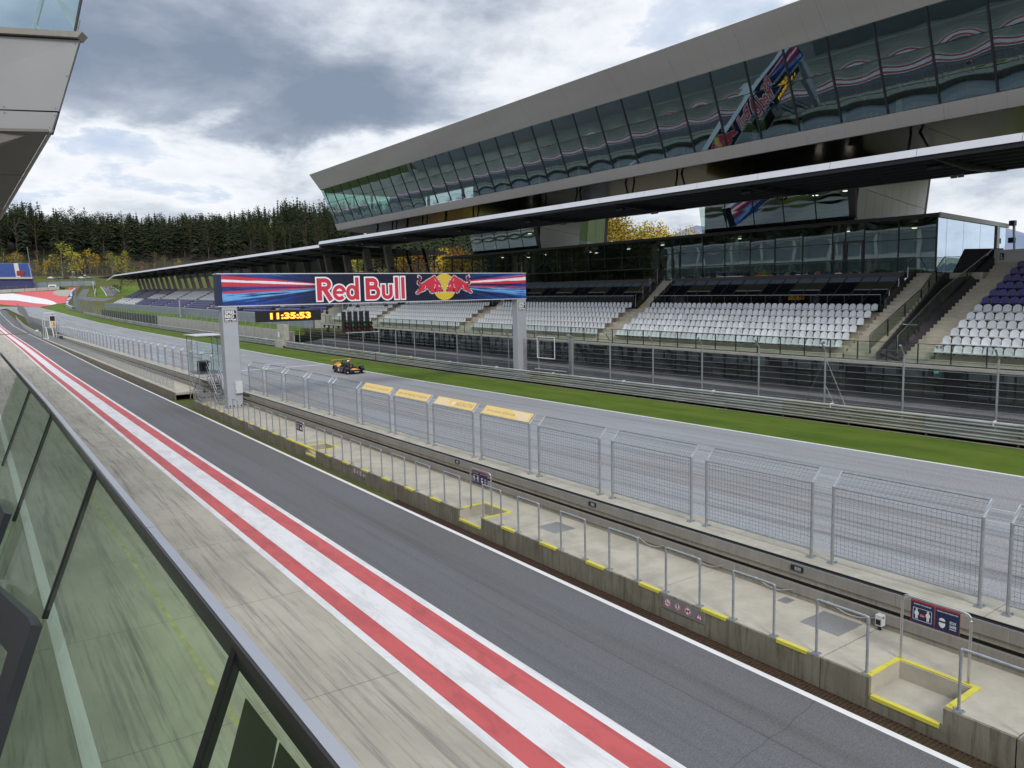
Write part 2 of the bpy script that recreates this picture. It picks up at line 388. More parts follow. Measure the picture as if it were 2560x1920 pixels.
# glass kinds: coated glass = mirror share + tinted see-through
def glass(name, tint, refl, reflcol=(0.80, 0.88, 0.92), rough=0.0, wob=0.0, graz=0.75):
    m, t = newmat(name)
    t.n.remove(t.bsdf)
    g = t.node('ShaderNodeBsdfGlossy'); g.inputs['Color'].default_value = (*reflcol, 1); g.inputs['Roughness'].default_value = rough
    tr = t.node('ShaderNodeBsdfTransparent'); tr.inputs['Color'].default_value = (*tint, 1)
    ge = t.node('ShaderNodeNewGeometry')
    cs = t.m('ABSOLUTE', t.vm('DOT_PRODUCT', ge.outputs['Normal'], ge.outputs['Incoming']))
    f = t.m('ADD', t.m('MULTIPLY', t.m('POWER', t.m('SUBTRACT', 1.0, cs), 4.5), graz), refl, clamp=True)
    if wob:
        b = t.node('ShaderNodeBump'); b.inputs['Strength'].default_value = 1.0; b.inputs['Distance'].default_value = wob
        t.put(b, 'Height', t.noise(t.mapping(t.gp, (0.8, 0.8, 0.5)), 1.0, 2, 0.4))
        t.l.new(b.outputs[0], g.inputs['Normal'])
    mx = t.node('ShaderNodeMixShader'); t.put(mx, 0, f); t.l.new(tr.outputs[0], mx.inputs[1]); t.l.new(g.outputs[0], mx.inputs[2])
    t.l.new(mx.outputs[0], t.out.inputs[0]); return m
glass('glass_wing', (0.34, 0.46, 0.46), 0.21, (0.62, 0.86, 0.96), wob=0.0008)
glass('glass_pav', (0.55, 0.66, 0.60), 0.27, (0.75, 0.94, 0.94), wob=0.0012)
glass('glass_gf', (0.80, 0.86, 0.80), 0.08, (0.8, 0.9, 0.9), wob=0.001)
glass('glass_sky', (0.10, 0.13, 0.14), 0.66, (0.72, 0.86, 1.0), wob=0.002)
glass('glass_lounge', (0.10, 0.11, 0.12), 0.06)
glass('glass_rail', (0.90, 0.95, 0.92), 0.03)
glass('glass_smoke', (0.68, 0.72, 0.68), 0.03)
glass('glass_box', (0.95, 0.98, 0.975), 0.0)
glass('glass_balustrade', (0.85, 0.94, 0.82), 0.0, wob=0.001, graz=0.40)
glass('glass_tl', (0.80, 0.90, 0.92), 0.10)

# banner print: navy with converging blue, red and white streaks
def banner_mat():
    m, t = newmat('banner_print')
    x, y, z = t.sep(t.gp)
    u = t.m('SUBTRACT', x, 26.2)
    au = t.m('ABSOLUTE', u)
    a = t.m('DIVIDE', t.m('SUBTRACT', z, 8.72), t.m('MAXIMUM', t.m('SUBTRACT', au, 3.4), 0.6))
    pol = t.comb(t.m('MULTIPLY', a, 26.0), t.m('MULTIPLY', x, 0.16), 0.0)
    n = t.noise(pol, 1.0, 7, 0.62, 0.25)
    n2 = t.noise(t.vm('ADD', pol, (9.3, 2.1, 0)), 1.8, 6, 0.6, 0.2)
    edge = t.mr(au, 5.2, 10.5)
    c = t.mix(t.m('MULTIPLY', edge, t.mr(n, 0.36, 0.60)), (0.006, 0.009, 0.030), (0.016, 0.075, 0.42))
    c = t.mix(t.m('MULTIPLY', edge, t.mr(n2, 0.56, 0.70)), c, (0.10, 0.32, 0.72))
    s = t.m('ADD', a, t.m('MULTIPLY', t.m('SUBTRACT', n2, 0.5), 0.045))
    def band(c0, w_): return t.mr(t.m('ABSOLUTE', t.m('SUBTRACT', s, c0)), w_, w_ * 0.6)
    e2 = t.mr(au, 5.2, 7.0)
    c = t.mix(t.m('MULTIPLY', e2, band(0.045, 0.052)), c, (0.55, 0.04, 0.07))
    c = t.mix(t.m('MULTIPLY', e2, band(0.048, 0.017)), c, (0.84, 0.80, 0.88))
    c = t.mix(t.m('MULTIPLY', t.m('MULTIPLY', e2, t.mr(n2, .38, .52)), band(-0.075, 0.040)), c, (0.16, 0.42, 0.78))
    c = t.mix(t.m('MULTIPLY', t.m('MULTIPLY', e2, t.mr(n, .46, .56)), band(-0.040, 0.016)), c, (0.50, 0.05, 0.10))
    pan = t.m('ABSOLUTE', t.m('SUBTRACT', t.m('FRACT', t.m('DIVIDE', x, 1.25)), 0.5))
    c = t.mix(t.mr(pan, 0.010, 0.004, 0, .35), c, (0.005, 0.006, 0.012))
    setp(t, c, 0.5)
banner_mat()
glass('glass_end', (0.66, 0.86, 0.74), 0.03)
def lounge(name, c, r=0.12):
    m, t = newmat(name); setp(t, c, r, 0.0, 0.35)
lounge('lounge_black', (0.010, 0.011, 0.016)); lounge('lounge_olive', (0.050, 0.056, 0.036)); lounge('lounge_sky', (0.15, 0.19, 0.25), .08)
simple('decal_dark', (0.045, 0.043, 0.032), 0.5, 0, .05); simple('decal_pale', (0.25, 0.265, 0.19), 0.5, 0, .05)
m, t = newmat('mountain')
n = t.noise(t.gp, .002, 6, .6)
setp(t, t.mix(t.mr(n, .35, .65), (0.19, 0.235, 0.33), (0.25, 0.29, 0.38)), 1.0, spec=0.0)  # distance haze is put into this bluish colour

# ------------------------------------------------------------------ mesh helpers
ORG = {}                       # world origin of every object (no thing is rotated while being built)
def org_of(o):
    return ORG.get(o.name, Vector((0, 0, 0)))
class MB:
    def __init__(s): s.v = []; s.f = []; s.mi = []; s.cur = 0
    def mat(s, i): s.cur = i; return s
    def add(s, vs, fs):
        b = len(s.v); s.v += [Vector(p) for p in vs]
        for f in fs: s.f.append([b + i for i in f]); s.mi.append(s.cur)
        return s
    def hexa(s, p):            # 4 bottom (ccw from above) + 4 top
        return s.add(p, [(3,2,1,0),(4,5,6,7),(0,1,5,4),(1,2,6,5),(2,3,7,6),(3,0,4,7)])
    def box(s, x0, x1, y0, y1, z0, z1):
        return s.hexa([(x0,y0,z0),(x1,y0,z0),(x1,y1,z0),(x0,y1,z0),(x0,y0,z1),(x1,y0,z1),(x1,y1,z1),(x0,y1,z1)])
    def quad(s, *p): return s.add(p, [tuple(range(len(p)))])
    def plate(s, pts, th):     # planar polygon thickened by vector th
        n = len(pts); th = Vector(th); a = [Vector(p) for p in pts]
        nor = Vector((0,0,0))
        for i in range(n): nor += a[i].cross(a[(i+1) % n])
        if nor.dot(th) > 0: a.reverse()
        return s.add(a + [p + th for p in a], [tuple(range(n)), tuple(range(2*n-1, n-1, -1))] + [(i, n+i, n+(i+1) % n, (i+1) % n) for i in range(n)])
    def loft(s, secs, closed=True, caps=True):
        n = len(secs[0]); vs = [p for q in secs for p in q]; fs = []
        m = n if closed else n - 1
        for k in range(len(secs) - 1):
            for i in range(m):
                j = (i+1) % n
                fs.append((k*n+i, k*n+j, (k+1)*n+j, (k+1)*n+i))
        if caps and closed: fs += [tuple(range(n-1, -1, -1)), tuple((len(secs)-1)*n + i for i in range(n))]
        return s.add(vs, fs)
    def tube(s, pts, r, n=8, caps=True):
        pts = [Vector(p) for p in pts]; secs = []
        for i, p in enumerate(pts):
            if i == 0: d = pts[1] - p
            elif i == len(pts) - 1: d = p - pts[i-1]
            else: d = (pts[i+1] - p).normalized() + (p - pts[i-1]).normalized()
            d.normalize()
            a = Vector((0,0,1)) if abs(d.z) < 0.9 else Vector((0,1,0))
            u = d.cross(a).normalized(); v = d.cross(u)
            rr = r[i] if isinstance(r, (list, tuple)) else r
            secs.append([p + u*math.cos(2*math.pi*k/n)*rr + v*math.sin(2*math.pi*k/n)*rr for k in range(n)])
        return s.loft(secs, True, caps)
    def disc(s, c, r, nrm, th=0.0, n=20, r2=None):
        c = Vector(c); nrm = Vector(nrm).normalized()
        a = Vector((0,0,1)) if abs(nrm.z) < 0.9 else Vector((1,0,0))
        u = nrm.cross(a).normalized(); v = u.cross(nrm)
        o = [c + u*math.cos(2*math.pi*k/n)*r + v*math.sin(2*math.pi*k/n)*r for k in range(n)]
        if r2 is None:
            return s.plate(o, nrm*th) if th else s.add(o, [tuple(range(n))])
        i_ = [c + (p-c)*(r2/r) for p in o]
        return s.add(o + i_, [(k, (k+1) % n, n+(k+1) % n, n+k) for k in range(n)])
    def ball(s, c, r, nu=12, nv=8, sc_=(1,1,1)):
        c = Vector(c); secs = []
        for j in range(1, nv):
            th = math.pi*j/nv
            secs.append([c + Vector((math.sin(th)*math.cos(2*math.pi*k/nu)*sc_[0], math.sin(th)*math.sin(2*math.pi*k/nu)*sc_[1], -math.cos(th)*sc_[2]))*r for k in range(nu)])
        return s.loft(secs)
    def build(s, name, mats, parent=None, smooth=False, loc=None):
        if not isinstance(mats, (list, tuple)): mats = [mats]
        if parent is not None: o0 = org_of(parent)
        elif loc is not None: o0 = Vector(loc)
        else:
            xs = [p.x for p in s.v]; ys = [p.y for p in s.v]
            o0 = Vector(((min(xs)+max(xs))/2, (min(ys)+max(ys))/2, min(p.z for p in s.v)))
        me = bpy.data.meshes.new(name)
        me.from_pydata([p - o0 for p in s.v], [], s.f)
        for m in mats: me.materials.append(MATS[m])
        if len(mats) > 1: me.polygons.foreach_set('material_index', s.mi)
        if smooth: me.polygons.foreach_set('use_smooth', [True]*len(me.polygons))
        me.update()
        o = bpy.data.objects.new(name, me); col.objects.link(o)
        if parent is not None: o.parent = parent
        else: o.location = o0
        ORG[o.name] = o0
        return o
def tag(o, label=None, cat=None, group=None, kind=None):
    if label: o['label'] = label
    if cat: o['category'] = cat
    if group: o['group'] = group
    if kind: o['kind'] = kind
    return o
def thing(name, label, cat, loc, group=None, kind=None):
    o = bpy.data.objects.new(name, None); col.objects.link(o); o.location = loc; o.empty_display_size = 0.2
    ORG[o.name] = Vector(loc); return tag(o, label, cat, group, kind)
CH = {}
def copytree(o, parent=None):
    c = o.copy(); col.objects.link(c); ORG[c.name] = ORG.get(o.name, Vector((0,0,0)))
    if parent is not None: c.parent = parent
    for ch in [q for q in o.children]: copytree(ch, c)
    return c
def dup(o, loc, label=None, rotz=None):
    c = copytree(o); c.location = loc
    if rotz is not None: c.rotation_euler = (0, 0, rotz)
    if label: c['label'] = label
    return c
def inst(name, me, parent, loc, rot=(0,0,0), scl=None):
    """a part that shares mesh data; loc is in world metres, parent not rotated"""
    o = bpy.data.objects.new(name, me); col.objects.link(o); o.parent = parent
    o.location = Vector(loc) - (org_of(parent) if parent else Vector((0,0,0))); o.rotation_euler = rot
    if scl: o.scale = scl
    return o
def mesh_of(mb, name, mats, smooth=False):
    o = mb.build(name, mats, None, smooth, loc=(0,0,0)); me = o.data
    bpy.data.objects.remove(o); return me
def struct(mb, name, mats, smooth=False): return tag(mb.build(name, mats, None, smooth), kind='structure')

def text_mesh(txt, w_, h_, bold=0.0, slant=0.0, flat=True):
    """(verts2d, faces) of a line of text fitted into w_ x h_, origin lower left"""
    cu = bpy.data.curves.new('t', 'FONT'); cu.body = txt; cu.size = 1.0; cu.offset = bold; cu.resolution_u = 3; cu.shear = slant
    ob = bpy.data.objects.new('t', cu); col.objects.link(ob)
    dg = bpy.context.evaluated_depsgraph_get()
    me = ob.evaluated_get(dg).to_mesh()
    vs = [(v.co.x, v.co.y) for v in me.vertices]; fs = [tuple(p.vertices) for p in me.polygons]
    ob.evaluated_get(dg).to_mesh_clear(); bpy.data.objects.remove(ob); bpy.data.curves.remove(cu)
    x0 = min(v[0] for v in vs); x1 = max(v[0] for v in vs); y0 = min(v[1] for v in vs); y1 = max(v[1] for v in vs)
    return [((x-x0)/(x1-x0)*w_, (y-y0)/(y1-y0)*h_) for x, y in vs], fs
def text_on(mb, txt, O, U, V, w_, h_, bold=0.0, slant=0.0):
    vs, fs = text_mesh(txt, w_, h_, bold, slant); O = Vector(O); U = Vector(U).normalized(); V = Vector(V).normalized()
    mb.add([O + U*a + V*b for a, b in vs], fs)
def poly_on(mb, pts, O, U, V):
    """flat, maybe concave polygon (2-d points) on a plane, triangulated"""
    O = Vector(O); U = Vector(U); V = Vector(V)
    r = delaunay_2d_cdt([Vector(p) for p in pts], [], [list(range(len(pts)))], 1, 1e-5)
    mb.add([O + U*v.x + V*v.y for v in r[0]], [tuple(f) for f in r[2]])
def stroke_on(mb, pts, w_, O, U, V, closed=False):
    O = Vector(O); U = Vector(U); V = Vector(V); P_ = [Vector(p) for p in pts]
    seg = list(zip(P_, P_[1:])) + ([(P_[-1], P_[0])] if closed else [])
    eps = 0
    for a, b in seg:
        d = (b-a)
        if d.length < 1e-6: continue
        n = Vector((-d.y, d.x)).normalized()*w_/2; d = d.normalized()*w_*0.28
        q = [a-n-d, b-n+d, b+n+d, a+n-d]
        mb.add([O + U*p.x + V*p.y for p in q], [(0,1,2,3)])

def strip(name, mat_, x0, x1, ys, zf, dz, step=6.0):
    """a sheet along the track between x0 and x1, draped on profile zf"""
    mb = MB(); Y = []; y = ys[0]
    while y < ys[1]: Y.append(y); y += step
    Y.append(ys[1])
    f0 = x0 if callable(x0) else (lambda y: x0); f1 = x1 if callable(x1) else (lambda y: x1)
    secs = [[(f0(y), y, zf(y)+dz), (f1(y), y, zf(y)+dz)] for y in Y]
    mb.loft(secs, closed=False, caps=False)
    for f in mb.f: f.reverse()
    return struct(mb, name, mat_)
def drape(name, mat_, pts, dz, res=4.0):
    P_ = []
    for a, b in zip(pts, pts[1:]+pts[:1]):
        n = max(1, int(math.hypot(b[0]-a[0], b[1]-a[1])/res))
        P_ += [(a[0]+(b[0]-a[0])*i/n, a[1]+(b[1]-a[1])*i/n) for i in range(n)]
    nb = len(P_); vs = [Vector(p) for p in P_]
    xs = [p[0] for p in P_]; ys_ = [p[1] for p in P_]
    x = min(xs)
    while x < max(xs):
        y = min(ys_)
        while y < max(ys_):
            vs.append(Vector((x+.3, y+.3))); y += res
        x += res
    r = delaunay_2d_cdt(vs, [], [list(range(nb))], 1, 1e-4)
    mb = MB(); mb.add([(v.x, v.y, ez(v.x, v.y)+dz) for v in r[0]], [tuple(f) for f in r[2]])
    return struct(mb, name, mat_)

# ================================================================== SETTING
# ground sheet out to the horizon, following the terrain
mb = MB()
xs = [-6000,-2500,-1000,-500,-250,-120,-60,-20,-1,15.55,16.45,26,34.5,45,60,80,100,130,160,200,250,300,350,400,450,500,560,620,700,850,1200,2500,6000]
ys = [-6000,-2000,-500,-120,-60,0,40,60,80,105,130,160,190,211,230,264,290,330,352,374,385,412,450,470,490,510,529,550,575,600,620,640,660,680,700,730,760,800,850,900,975,1050,1500,3000,6000]
G = [[(x, y, (ez(x, y) if y > -500 and y < 3000 else (0 if y < 0 else ez(x, 3000))) - (0.03 if abs(x) < 100 and y < 330 else 0.03)) for x in xs] for y in ys]
nx = len(xs)
mb.add([p for r in G for p in r], [(j*nx+i, j*nx+i+1, (j+1)*nx+i+1, (j+1)*nx+i) for j in range(len(ys)-1) for i in range(nx-1)])
struct(mb, 'ground', 'grass_rough', True)

strip('pit_apron', 'apron', -3.0, 6.63, (-40, 520), ep, 0.0)
strip('pit_lane', 'asphalt_pit', 8.87, 12.33, (-40, 520), ep, 0.0)
strip('white_line', 'paint_white', 6.63, 6.83, (-40, 520), ep, 0.0)
strip('red_stripe', 'paint_red', 6.83, 7.31, (-40, 520), ep, 0.0)
strip('white_stripe', 'paint_white', 7.31, 8.13, (-40, 520), ep, 0.0)
strip('red_stripe', 'paint_red', 8.13, 8.68, (-40, 520), ep, 0.0)
strip('white_line', 'paint_white', 8.68, 8.87, (-40, 520), ep, 0.0)
strip('white_line', 'paint_line', 12.33, 12.48, (-40, 520), ep, 0.0)
# drain gutter between the line and the platform, with its grating bars near the camera
strip('gutter', 'grate', 12.48, 12.84, (-40, 66), ep, -0.045)
strip('kerb_strip', 'soil', 12.48, 15.58, (66, 205), ep, -0.012)
strip('exit_road', 'asphalt_pit', 12.48, 16.2, (205, 500), ep, 0.01)
strip('white_line', 'paint_line', 0.88, 1.14, (3, 90), ep, 0.004)
strip('yellow_line', 'faded_yellow', 3.30, 3.41, (13, 36), ep, 0.004)
mb = MB(); y = 2.0
while y < 26:
    mb.box(12.49, 12.83, y, y+0.045, -0.045, -0.006); y += 0.085
mb.box(12.49, 12.515, 2, 26, -0.045, -0.004); mb.box(12.805, 12.83, 2, 26, -0.045, -0.004)
tag(mb.build('drain_grating', 'grate'), 'rust brown grating of the long drain along the white pit line', 'grating', kind='stuff')

tr_l = 16.26
strip('track', 'asphalt_track', tr_l, 31.62, (-40, 500), et, 0.0)
strip('track_edge_line', 'paint_line', 31.62, 31.80, (-40, 520), et, 0.0)
strip('grass_verge', 'grass', 31.80, 36.95, (-40, 428), et, 0.0)
strip('verge_kerb', 'concrete_face', 36.95, 37.22, (-40, 428), et, 0.012)
strip('soil_strip', 'soil', 37.22, 39.2, (-40, 330), et, 0.30)
# painted lines over the track: start line and grid marks
mb = MB()
def tline(x0, x1, y, w_=0.2, dy=0.0):
    mb.add([(x0, y, et(y)+.004), (x1, y+dy, et(y+dy)+.004), (x1, y+dy+w_, et(y+dy+w_)+.004), (x0, y+w_, et(y+w_)+.004)], [(0,1,2,3)])
tline(16.6, 31.4, 80.2, 0.35)
for k in range(9):
    yy = 72 + 8*k
    if k % 2: tline(26.2, 28.9, yy+5.2)
    else: tline(18.4, 21.1, yy+5.2)
struct(mb, 'grid_marks', 'paint_line')

# turn-one run-off and the surroundings far down the straight
drape('run_off_area', 'paint_red_far', [(10,579),(23.5,578.4),(28.8,583.7),(46.8,587.2),(45,575),(46.5,566.4),(51.4,561.4),(52.5,558),(49.7,539.9),(43.4,536.7),(40.4,533.5),(34.5,527),(26.2,530),(10,543)], 0.05)
drape('run_off_band', 'paint_white', [(10,575),(22.9,578.4),(32.5,564.7),(39.6,553),(42.3,544.8),(43.2,536.7),(39.8,533.5),(30.9,541.5),(23.2,551.4),(10,556.3)], 0.12)
drape('gravel_trap', 'gravel', [(49,588.9),(60.2,592.5),(51.4,561.4),(46.5,566.4),(44.4,575),(46.8,587.2)], 0.12)
drape('road', 'asphalt_track', [(-40,498),(12,498),(31.6,498),(34.5,524),(26,529),(-40,545)], 0.02)
drape('grass_bank', 'grass', [(34.5,525),(43.4,535),(49.8,538),(46,480),(43.5,449),(42,428),(37,428),(32,428),(32,500)], 0.03)
drape('access_road', 'asphalt_pit', [(75.5,601.4),(82.1,603.2),(83.3,578.4),(76.7,559.7),(73.5,566),(75.5,578)], 0.10)
drape('grass_bank', 'grass', [(62.4,563),(68.3,580.2),(75.5,601.4),(75.2,578),(73.2,566),(76.7,557),(68.8,557)], 0.05)
drape('grass_bank', 'grass', [(82.3,603.2),(83.5,578.4),(80,566),(98,566),(104,604)], 0.06)
drape('service_road', 'asphalt_pit', [(63.9,592.5),(68.1,592.5),(61.5,561.4),(69.5,554.7),(79,557),(69.4,541.5),(60.9,545),(54.7,553)], 0.06)
for nm, (a, b) in {'edge_line': ((75.4,601.4),(73.6,562)), 'edge_line.001': ((82.2,603),(84,577))}.items():
    mb = MB(); n = 14
    P_ = [(a[0]+(b[0]-a[0])*i/n + .35*math.sin(math.pi*i/n), a[1]+(b[1]-a[1])*i/n) for i in range(n+1)]
    mb.loft([[(x, y, ez(x, y)+.16), (x+.30, y, ez(x+.30, y)+.16)] for x, y in P_], False, False)
    struct(mb, 'edge_line', 'paint_line')

# ================================================================== PIT WALL AND PLATFORM
def platform(y0, y1, notches, label, nm='pit_wall_platform'):
    z0 = ep((y0+y1)/2) if y0 > 100 else 0.0
    root = thing(nm, label, 'platform', (12.84, (y0+y1)/2, z0))
    # floor slabs between joints, each its own piece
    joints = [j for j in (4.62, 8.02, 12.40, 18.5, 24.6, 30.7, 36.8, 42.9, 49.0, 55.1) if y0 < j < y1]
    cuts = [y0] + joints + [y1]
    for a, b in zip(cuts, cuts[1:]):
        ns = [n for n in notches if a < (n[0]+n[1])/2 < b]
        segs = []; c = a
        for n in ns:
            segs.append((c, n[0], 0)); segs.append((n[0], n[1], 1)); c = n[1]
        segs.append((c, b, 0))
        g = 0.012
        fl = MB(); fc = MB()
        for s0, s1, isn in segs:
            za, zb = z0, z0
            s0_ = s0 + (g if s0 == a else 0); s1_ = s1 - (g if s1 == b else 0)
            if not isn:
                fl.box(12.90, 15.02, s0_, s1_, z0+.42, z0+.60)
                fc.box(12.84, 12.898, s0_, s1_, z0-.05, z0+.598)
            else:
                fl.box(13.93, 15.02, s0_, s1_, z0+.42, z0+.60)
                fl.box(12.90, 13.93, s0_, s1_, z0+.10, z0+.26)
                fc.box(12.84, 12.898, s0_, s1_, z0-.05, z0+.258)
                fl.box(13.90, 13.928, s0_, s1_, z0+.26, z0+.598)
                fl.box(12.90, 13.90, s0_-.02, s0_+.004, z0+.26, z0+.598); fl.box(12.90, 13.90, s1_-.004, s1_+.02, z0+.26, z0+.598)
        fl.build('floor_slab', 'concrete_floor', root); fc.build('front_wall', 'concrete_face', root)
    return root
notches = [(5.73, 7.03), (20.05, 21.45), (34.5, 35.85)]
plat = platform(-6, 58.9, notches, 'long raised concrete platform with yellow edges below the pit wall')
plat2 = platform(65.0, 205, [], 'farther raised concrete platform beyond the steel tower, lined with close hoops')
# yellow edge strips on the platform
ymesh = {}
def yellow(x0, x1, y0, y1, z=0.6):
    mb = MB(); lip = 0.05
    if abs(y1-y0) > abs(x1-x0):
        mb.hexa([(x0-.008, y0, z-lip), (x1, y0, z+.002), (x1, y1, z+.002), (x0-.008, y1, z-lip), (x0-.008, y0, z+.022), (x1, y0, z+.022), (x1, y1, z+.022), (x0-.008, y1, z+.022)])
    else: mb.box(x0, x1, y0, y1, z+.001, z+.024)
    mb.build('yellow_edge', 'paint_yellow', plat)
hoops = [(4.5,5.52),(7.14,8.19),(9.14,10.16),(11.10,12.14),(13.07,14.10),(15.05,16.08),(17.09,18.10),(19.03,20.02),(21.48,22.55),(23.53,24.56),(25.48,26.51),(27.48,28.5),(29.45,30.45),(31.45,32.5),(33.44,34.45),(38.8,39.88),(41,42.1),(43.15,44.26),(45.4,46.4),(47.6,48.7),(49.8,50.9),(52,53.1),(54.2,55.3),(56.4,57.5)]
for (a, b), (c, d) in zip(hoops, hoops[1:]):
    if c - b > 0.4 and not any(n[0] < (b+c)/2 < n[1] for n in notches): yellow(12.835, 12.93, b+.13, c-.13)
for n in notches:
    yellow(12.90, 13.93, n[0]-.10, n[0]); yellow(12.90, 13.93, n[1], n[1]+.10)
    yellow(13.93, 14.02, n[0]-.10, n[1]+.10); yellow(12.835, 12.93, n[0]+.06, n[1]-.03, .26)
    if n[0] < 6: pass
# checker plates
for x0, x1, y0, y1 in ((13.95, 14.85, 8.32, 9.22), (14.55, 14.88, 9.96, 10.21), (13.7, 14.5, 17.3, 18.2)):
    mb = MB(); mb.box(x0, x1, y0, y1, .6, .606)
    k = 0; y = y0+.04
    while y < y1-.04:
        x = x0+.04+(.045 if k % 2 else 0)
        while x < x1-.04:
            mb.add([(x-.018,y,.6065),(x,y-.007,.6105),(x+.018,y,.6065),(x,y+.007,.6105)], [(0,1,2,3)]); x += .09
        y += .045; k += 1
    mb.build('cover_plate', 'checker', plat)
mb = MB(); mb.box(14.02, 14.2, 6.86, 7.0, .36, .52); mb.build('bracket_plate', 'galv', plat)

# the pit wall: stacked courses, each a part; the blocks of each course are pieces
def pit_wall(y0, y1, label):
    zt = ep((y0+y1)/2) if y0 > 100 else 0.0
    root = thing('pit_wall', label, 'wall', (15.5, (y0+y1)/2, zt))
    def course(nm, x0, x1, z0, z1, L, mat_, ph=0.0, gap=0.006):
        mb = MB(); mb.box(x0, x1, gap/2, L-gap/2, z0, z1); me = mesh_of(mb, nm, mat_)
        y = y0 + ph
        while y < y1 - 0.2:
            if y + L <= y1 + .01: inst(nm, me, root, (0, y, zt))
            y += L
    mb = MB(); mb.box(15.16, 16.20, y0, y1, zt-.05, zt+1.28); mb.build('core', 'concrete_face', root)
    course('kerb_block', 15.03, 15.16, .595, .72, 2.02, 'concrete_wall')
    course('cladding_panel', 15.00, 15.159, .722, .93, 4.04, 'cladding')
    mb = MB(); mb.box(15.10, 15.159, y0, y1, zt+.93, zt+1.03); mb.build('cable_slot', 'black', root)
    course('wall_block', 15.04, 15.159, 1.031, 1.165, 1.01, 'concrete_wall')
    course('cladding_panel', 15.00, 15.159, 1.167, 1.41, 4.04, 'cladding', 1.6)
    mb = MB(); mb.box(15.06, 15.159, y0, y1, zt+1.41, zt+1.432); mb.box(15.12, 15.159, y0, y1, zt+1.432, zt+1.45); mb.build('cable_slot', 'black', root)
    mb = MB(); mb.box(15.0, 15.012, y0, y1, zt+1.425, zt+1.437); mb.build('trim', 'galv', root)
    mb = MB()
    L = 6.06
    mb.loft([[(15.17, yy, 1.281), (16.215, yy, 1.281), (16.23, yy, 1.40), (16.19, yy, 1.45), (15.20, yy, 1.45), (15.17, yy, 1.43)] for yy in (.008, L-.008)])
    me = mesh_of(mb, 'coping_block', 'coping')
    y = y0
    while y < y1 - 1: inst('coping_block', me, root, (0, y, zt)); y += L
    return root
wall1 = pit_wall(-6, 54.6, 'grey concrete pit wall between the platform and the track')
wall2 = pit_wall(64.0, 203, 'farther concrete pit wall beyond the gantry, left of the track')
for i, y in enumerate((10.0, 17.08, 25.0)):
    mb = MB(); mb.box(14.975, 15.02, y-.16, y+.16, 1.26, 1.38); mb.box(14.985, 15.03, y-.02, y+.13, 1.275, 1.36) if False else None
    o = mb.build('vent_box', 'black', wall1)
    mb = MB(); mb.box(14.965, 14.976, y-.11, y+.05, 1.28, 1.36)
    for q in range(4): mb.box(14.96, 14.966, y-.10+q*.037, y-.075+q*.037, 1.285, 1.355)
    mb.build('vent_grille', 'galv', o)
# rail fixing rope along the wall foot
for i, (a, b) in enumerate([(10.1, 11.1), (12.1, 13.1), (14.1, 15.1), (8.1, 9.2)]):
    mb = MB(); mb.tube([(14.97, a+(b-a)*k/6, .80-.14*math.sin(math.pi*k/6)) for k in range(7)], .012, 5)
    tag(mb.build('rope', 'rope'), ['sagging rope on the wall foot, behind the third hoop', 'sagging rope on the wall foot, behind the fourth hoop', 'sagging rope on the wall foot, left of the fifth hoop', 'sagging rope on the wall foot beside the white socket box'][i], 'rope', 'ropes hanging along the foot of the pit wall')

# ---- hoop railings
def hoop_parts(root, L, h=1.1, r=.027, x=0.0):
    mb = MB(); mb.tube([(x, 0, 0), (x, 0, h-.05)], r, 8); mb.build('post', 'galv', root)
    mb = MB(); mb.tube([(x, L, 0), (x, L, h-.05)], r, 8); mb.build('post', 'galv', root)
    mb = MB(); mb.tube([(x, 0, h-.08), (x, 0, h-.02), (x, .05, h), (x, L-.05, h), (x, L, h-.02), (x, L, h-.08)], r*1.02, 8)
    for yy in (0, L):
        mb.tube([(x, yy, h-.13), (x, yy, h-.03)], r*1.3, 8); mb.ball((x, yy + (.012 if yy == 0 else -.012), h-.012), r*1.35, 8, 6)
    mb.build('top_bar', 'galv', root)
    for yy in (0, L):
        mb = MB(); mb.box(x-.075, x+.075, yy-.075, yy+.075, 0.001, .012)
        for sx in (-.05, .05):
            for sy in (-.05, .05): mb.box(x+sx-.01, x+sx+.01, yy+sy-.01, yy+sy+.01, .012, .032)
        mb.build('base_plate', 'galv', root)
proto = thing('hoop_railing', 'nearest hoop railing, right of the nearest yellow recess at the frame edge', 'railing', (0, 0, 0), 'hoop railings along the platform edge')
hoop_parts(proto, 1.03)
ordw = ['', 'first', 'second', 'third', 'fourth', 'fifth', 'sixth', 'seventh', 'eighth', 'ninth', 'tenth', 'eleventh', 'twelfth', 'thirteenth', 'fourteenth', 'fifteenth', 'sixteenth', 'seventeenth', 'eighteenth', 'nineteenth', 'twentieth', 'twenty-first', 'twenty-second', 'twenty-third', 'twenty-fourth']
for i, (a, b) in enumerate(hoops):
    if i == 0: proto.location = (12.94, a, .6); ORG[proto.name] = Vector((12.94, a, .6)); continue
    dup(proto, (12.94 if b < 40 else 12.93, a, .6), 'galvanised hoop railing, %s along the platform counting left from the nearest yellow recess' % ordw[i])
# close hoops on the farther platform
far_h = thing('hoop_railing', 'one of many small hoop railings set close together on the farther platform', 'railing', (12.98, 66, .6), 'close hoops on the farther platform')
mb = MB(); mb.tube([(0,0,0),(0,0,1.05),(0,1.1,1.05),(0,1.1,0)], .03, 5)
far_h.location = (0,0,0); ORG[far_h.name] = Vector((0,0,0)); mb.build('frame', 'galv', far_h)
mb = MB()
for k in range(1, 2): mb.tube([(0, .55*k, 0), (0, .55*k, 1.05)], .022, 5)
mb.build('bar', 'galv', far_h)
y = 66.0; first = True
while y < 186:
    loc = (12.98, y, ep(y)*.9+.6 - (0.0))
    loc = (12.98, y, (ep(135))+.6)
    if first: far_h.location = loc; first = False
    else: dup(far_h, loc)
    y += 1.75

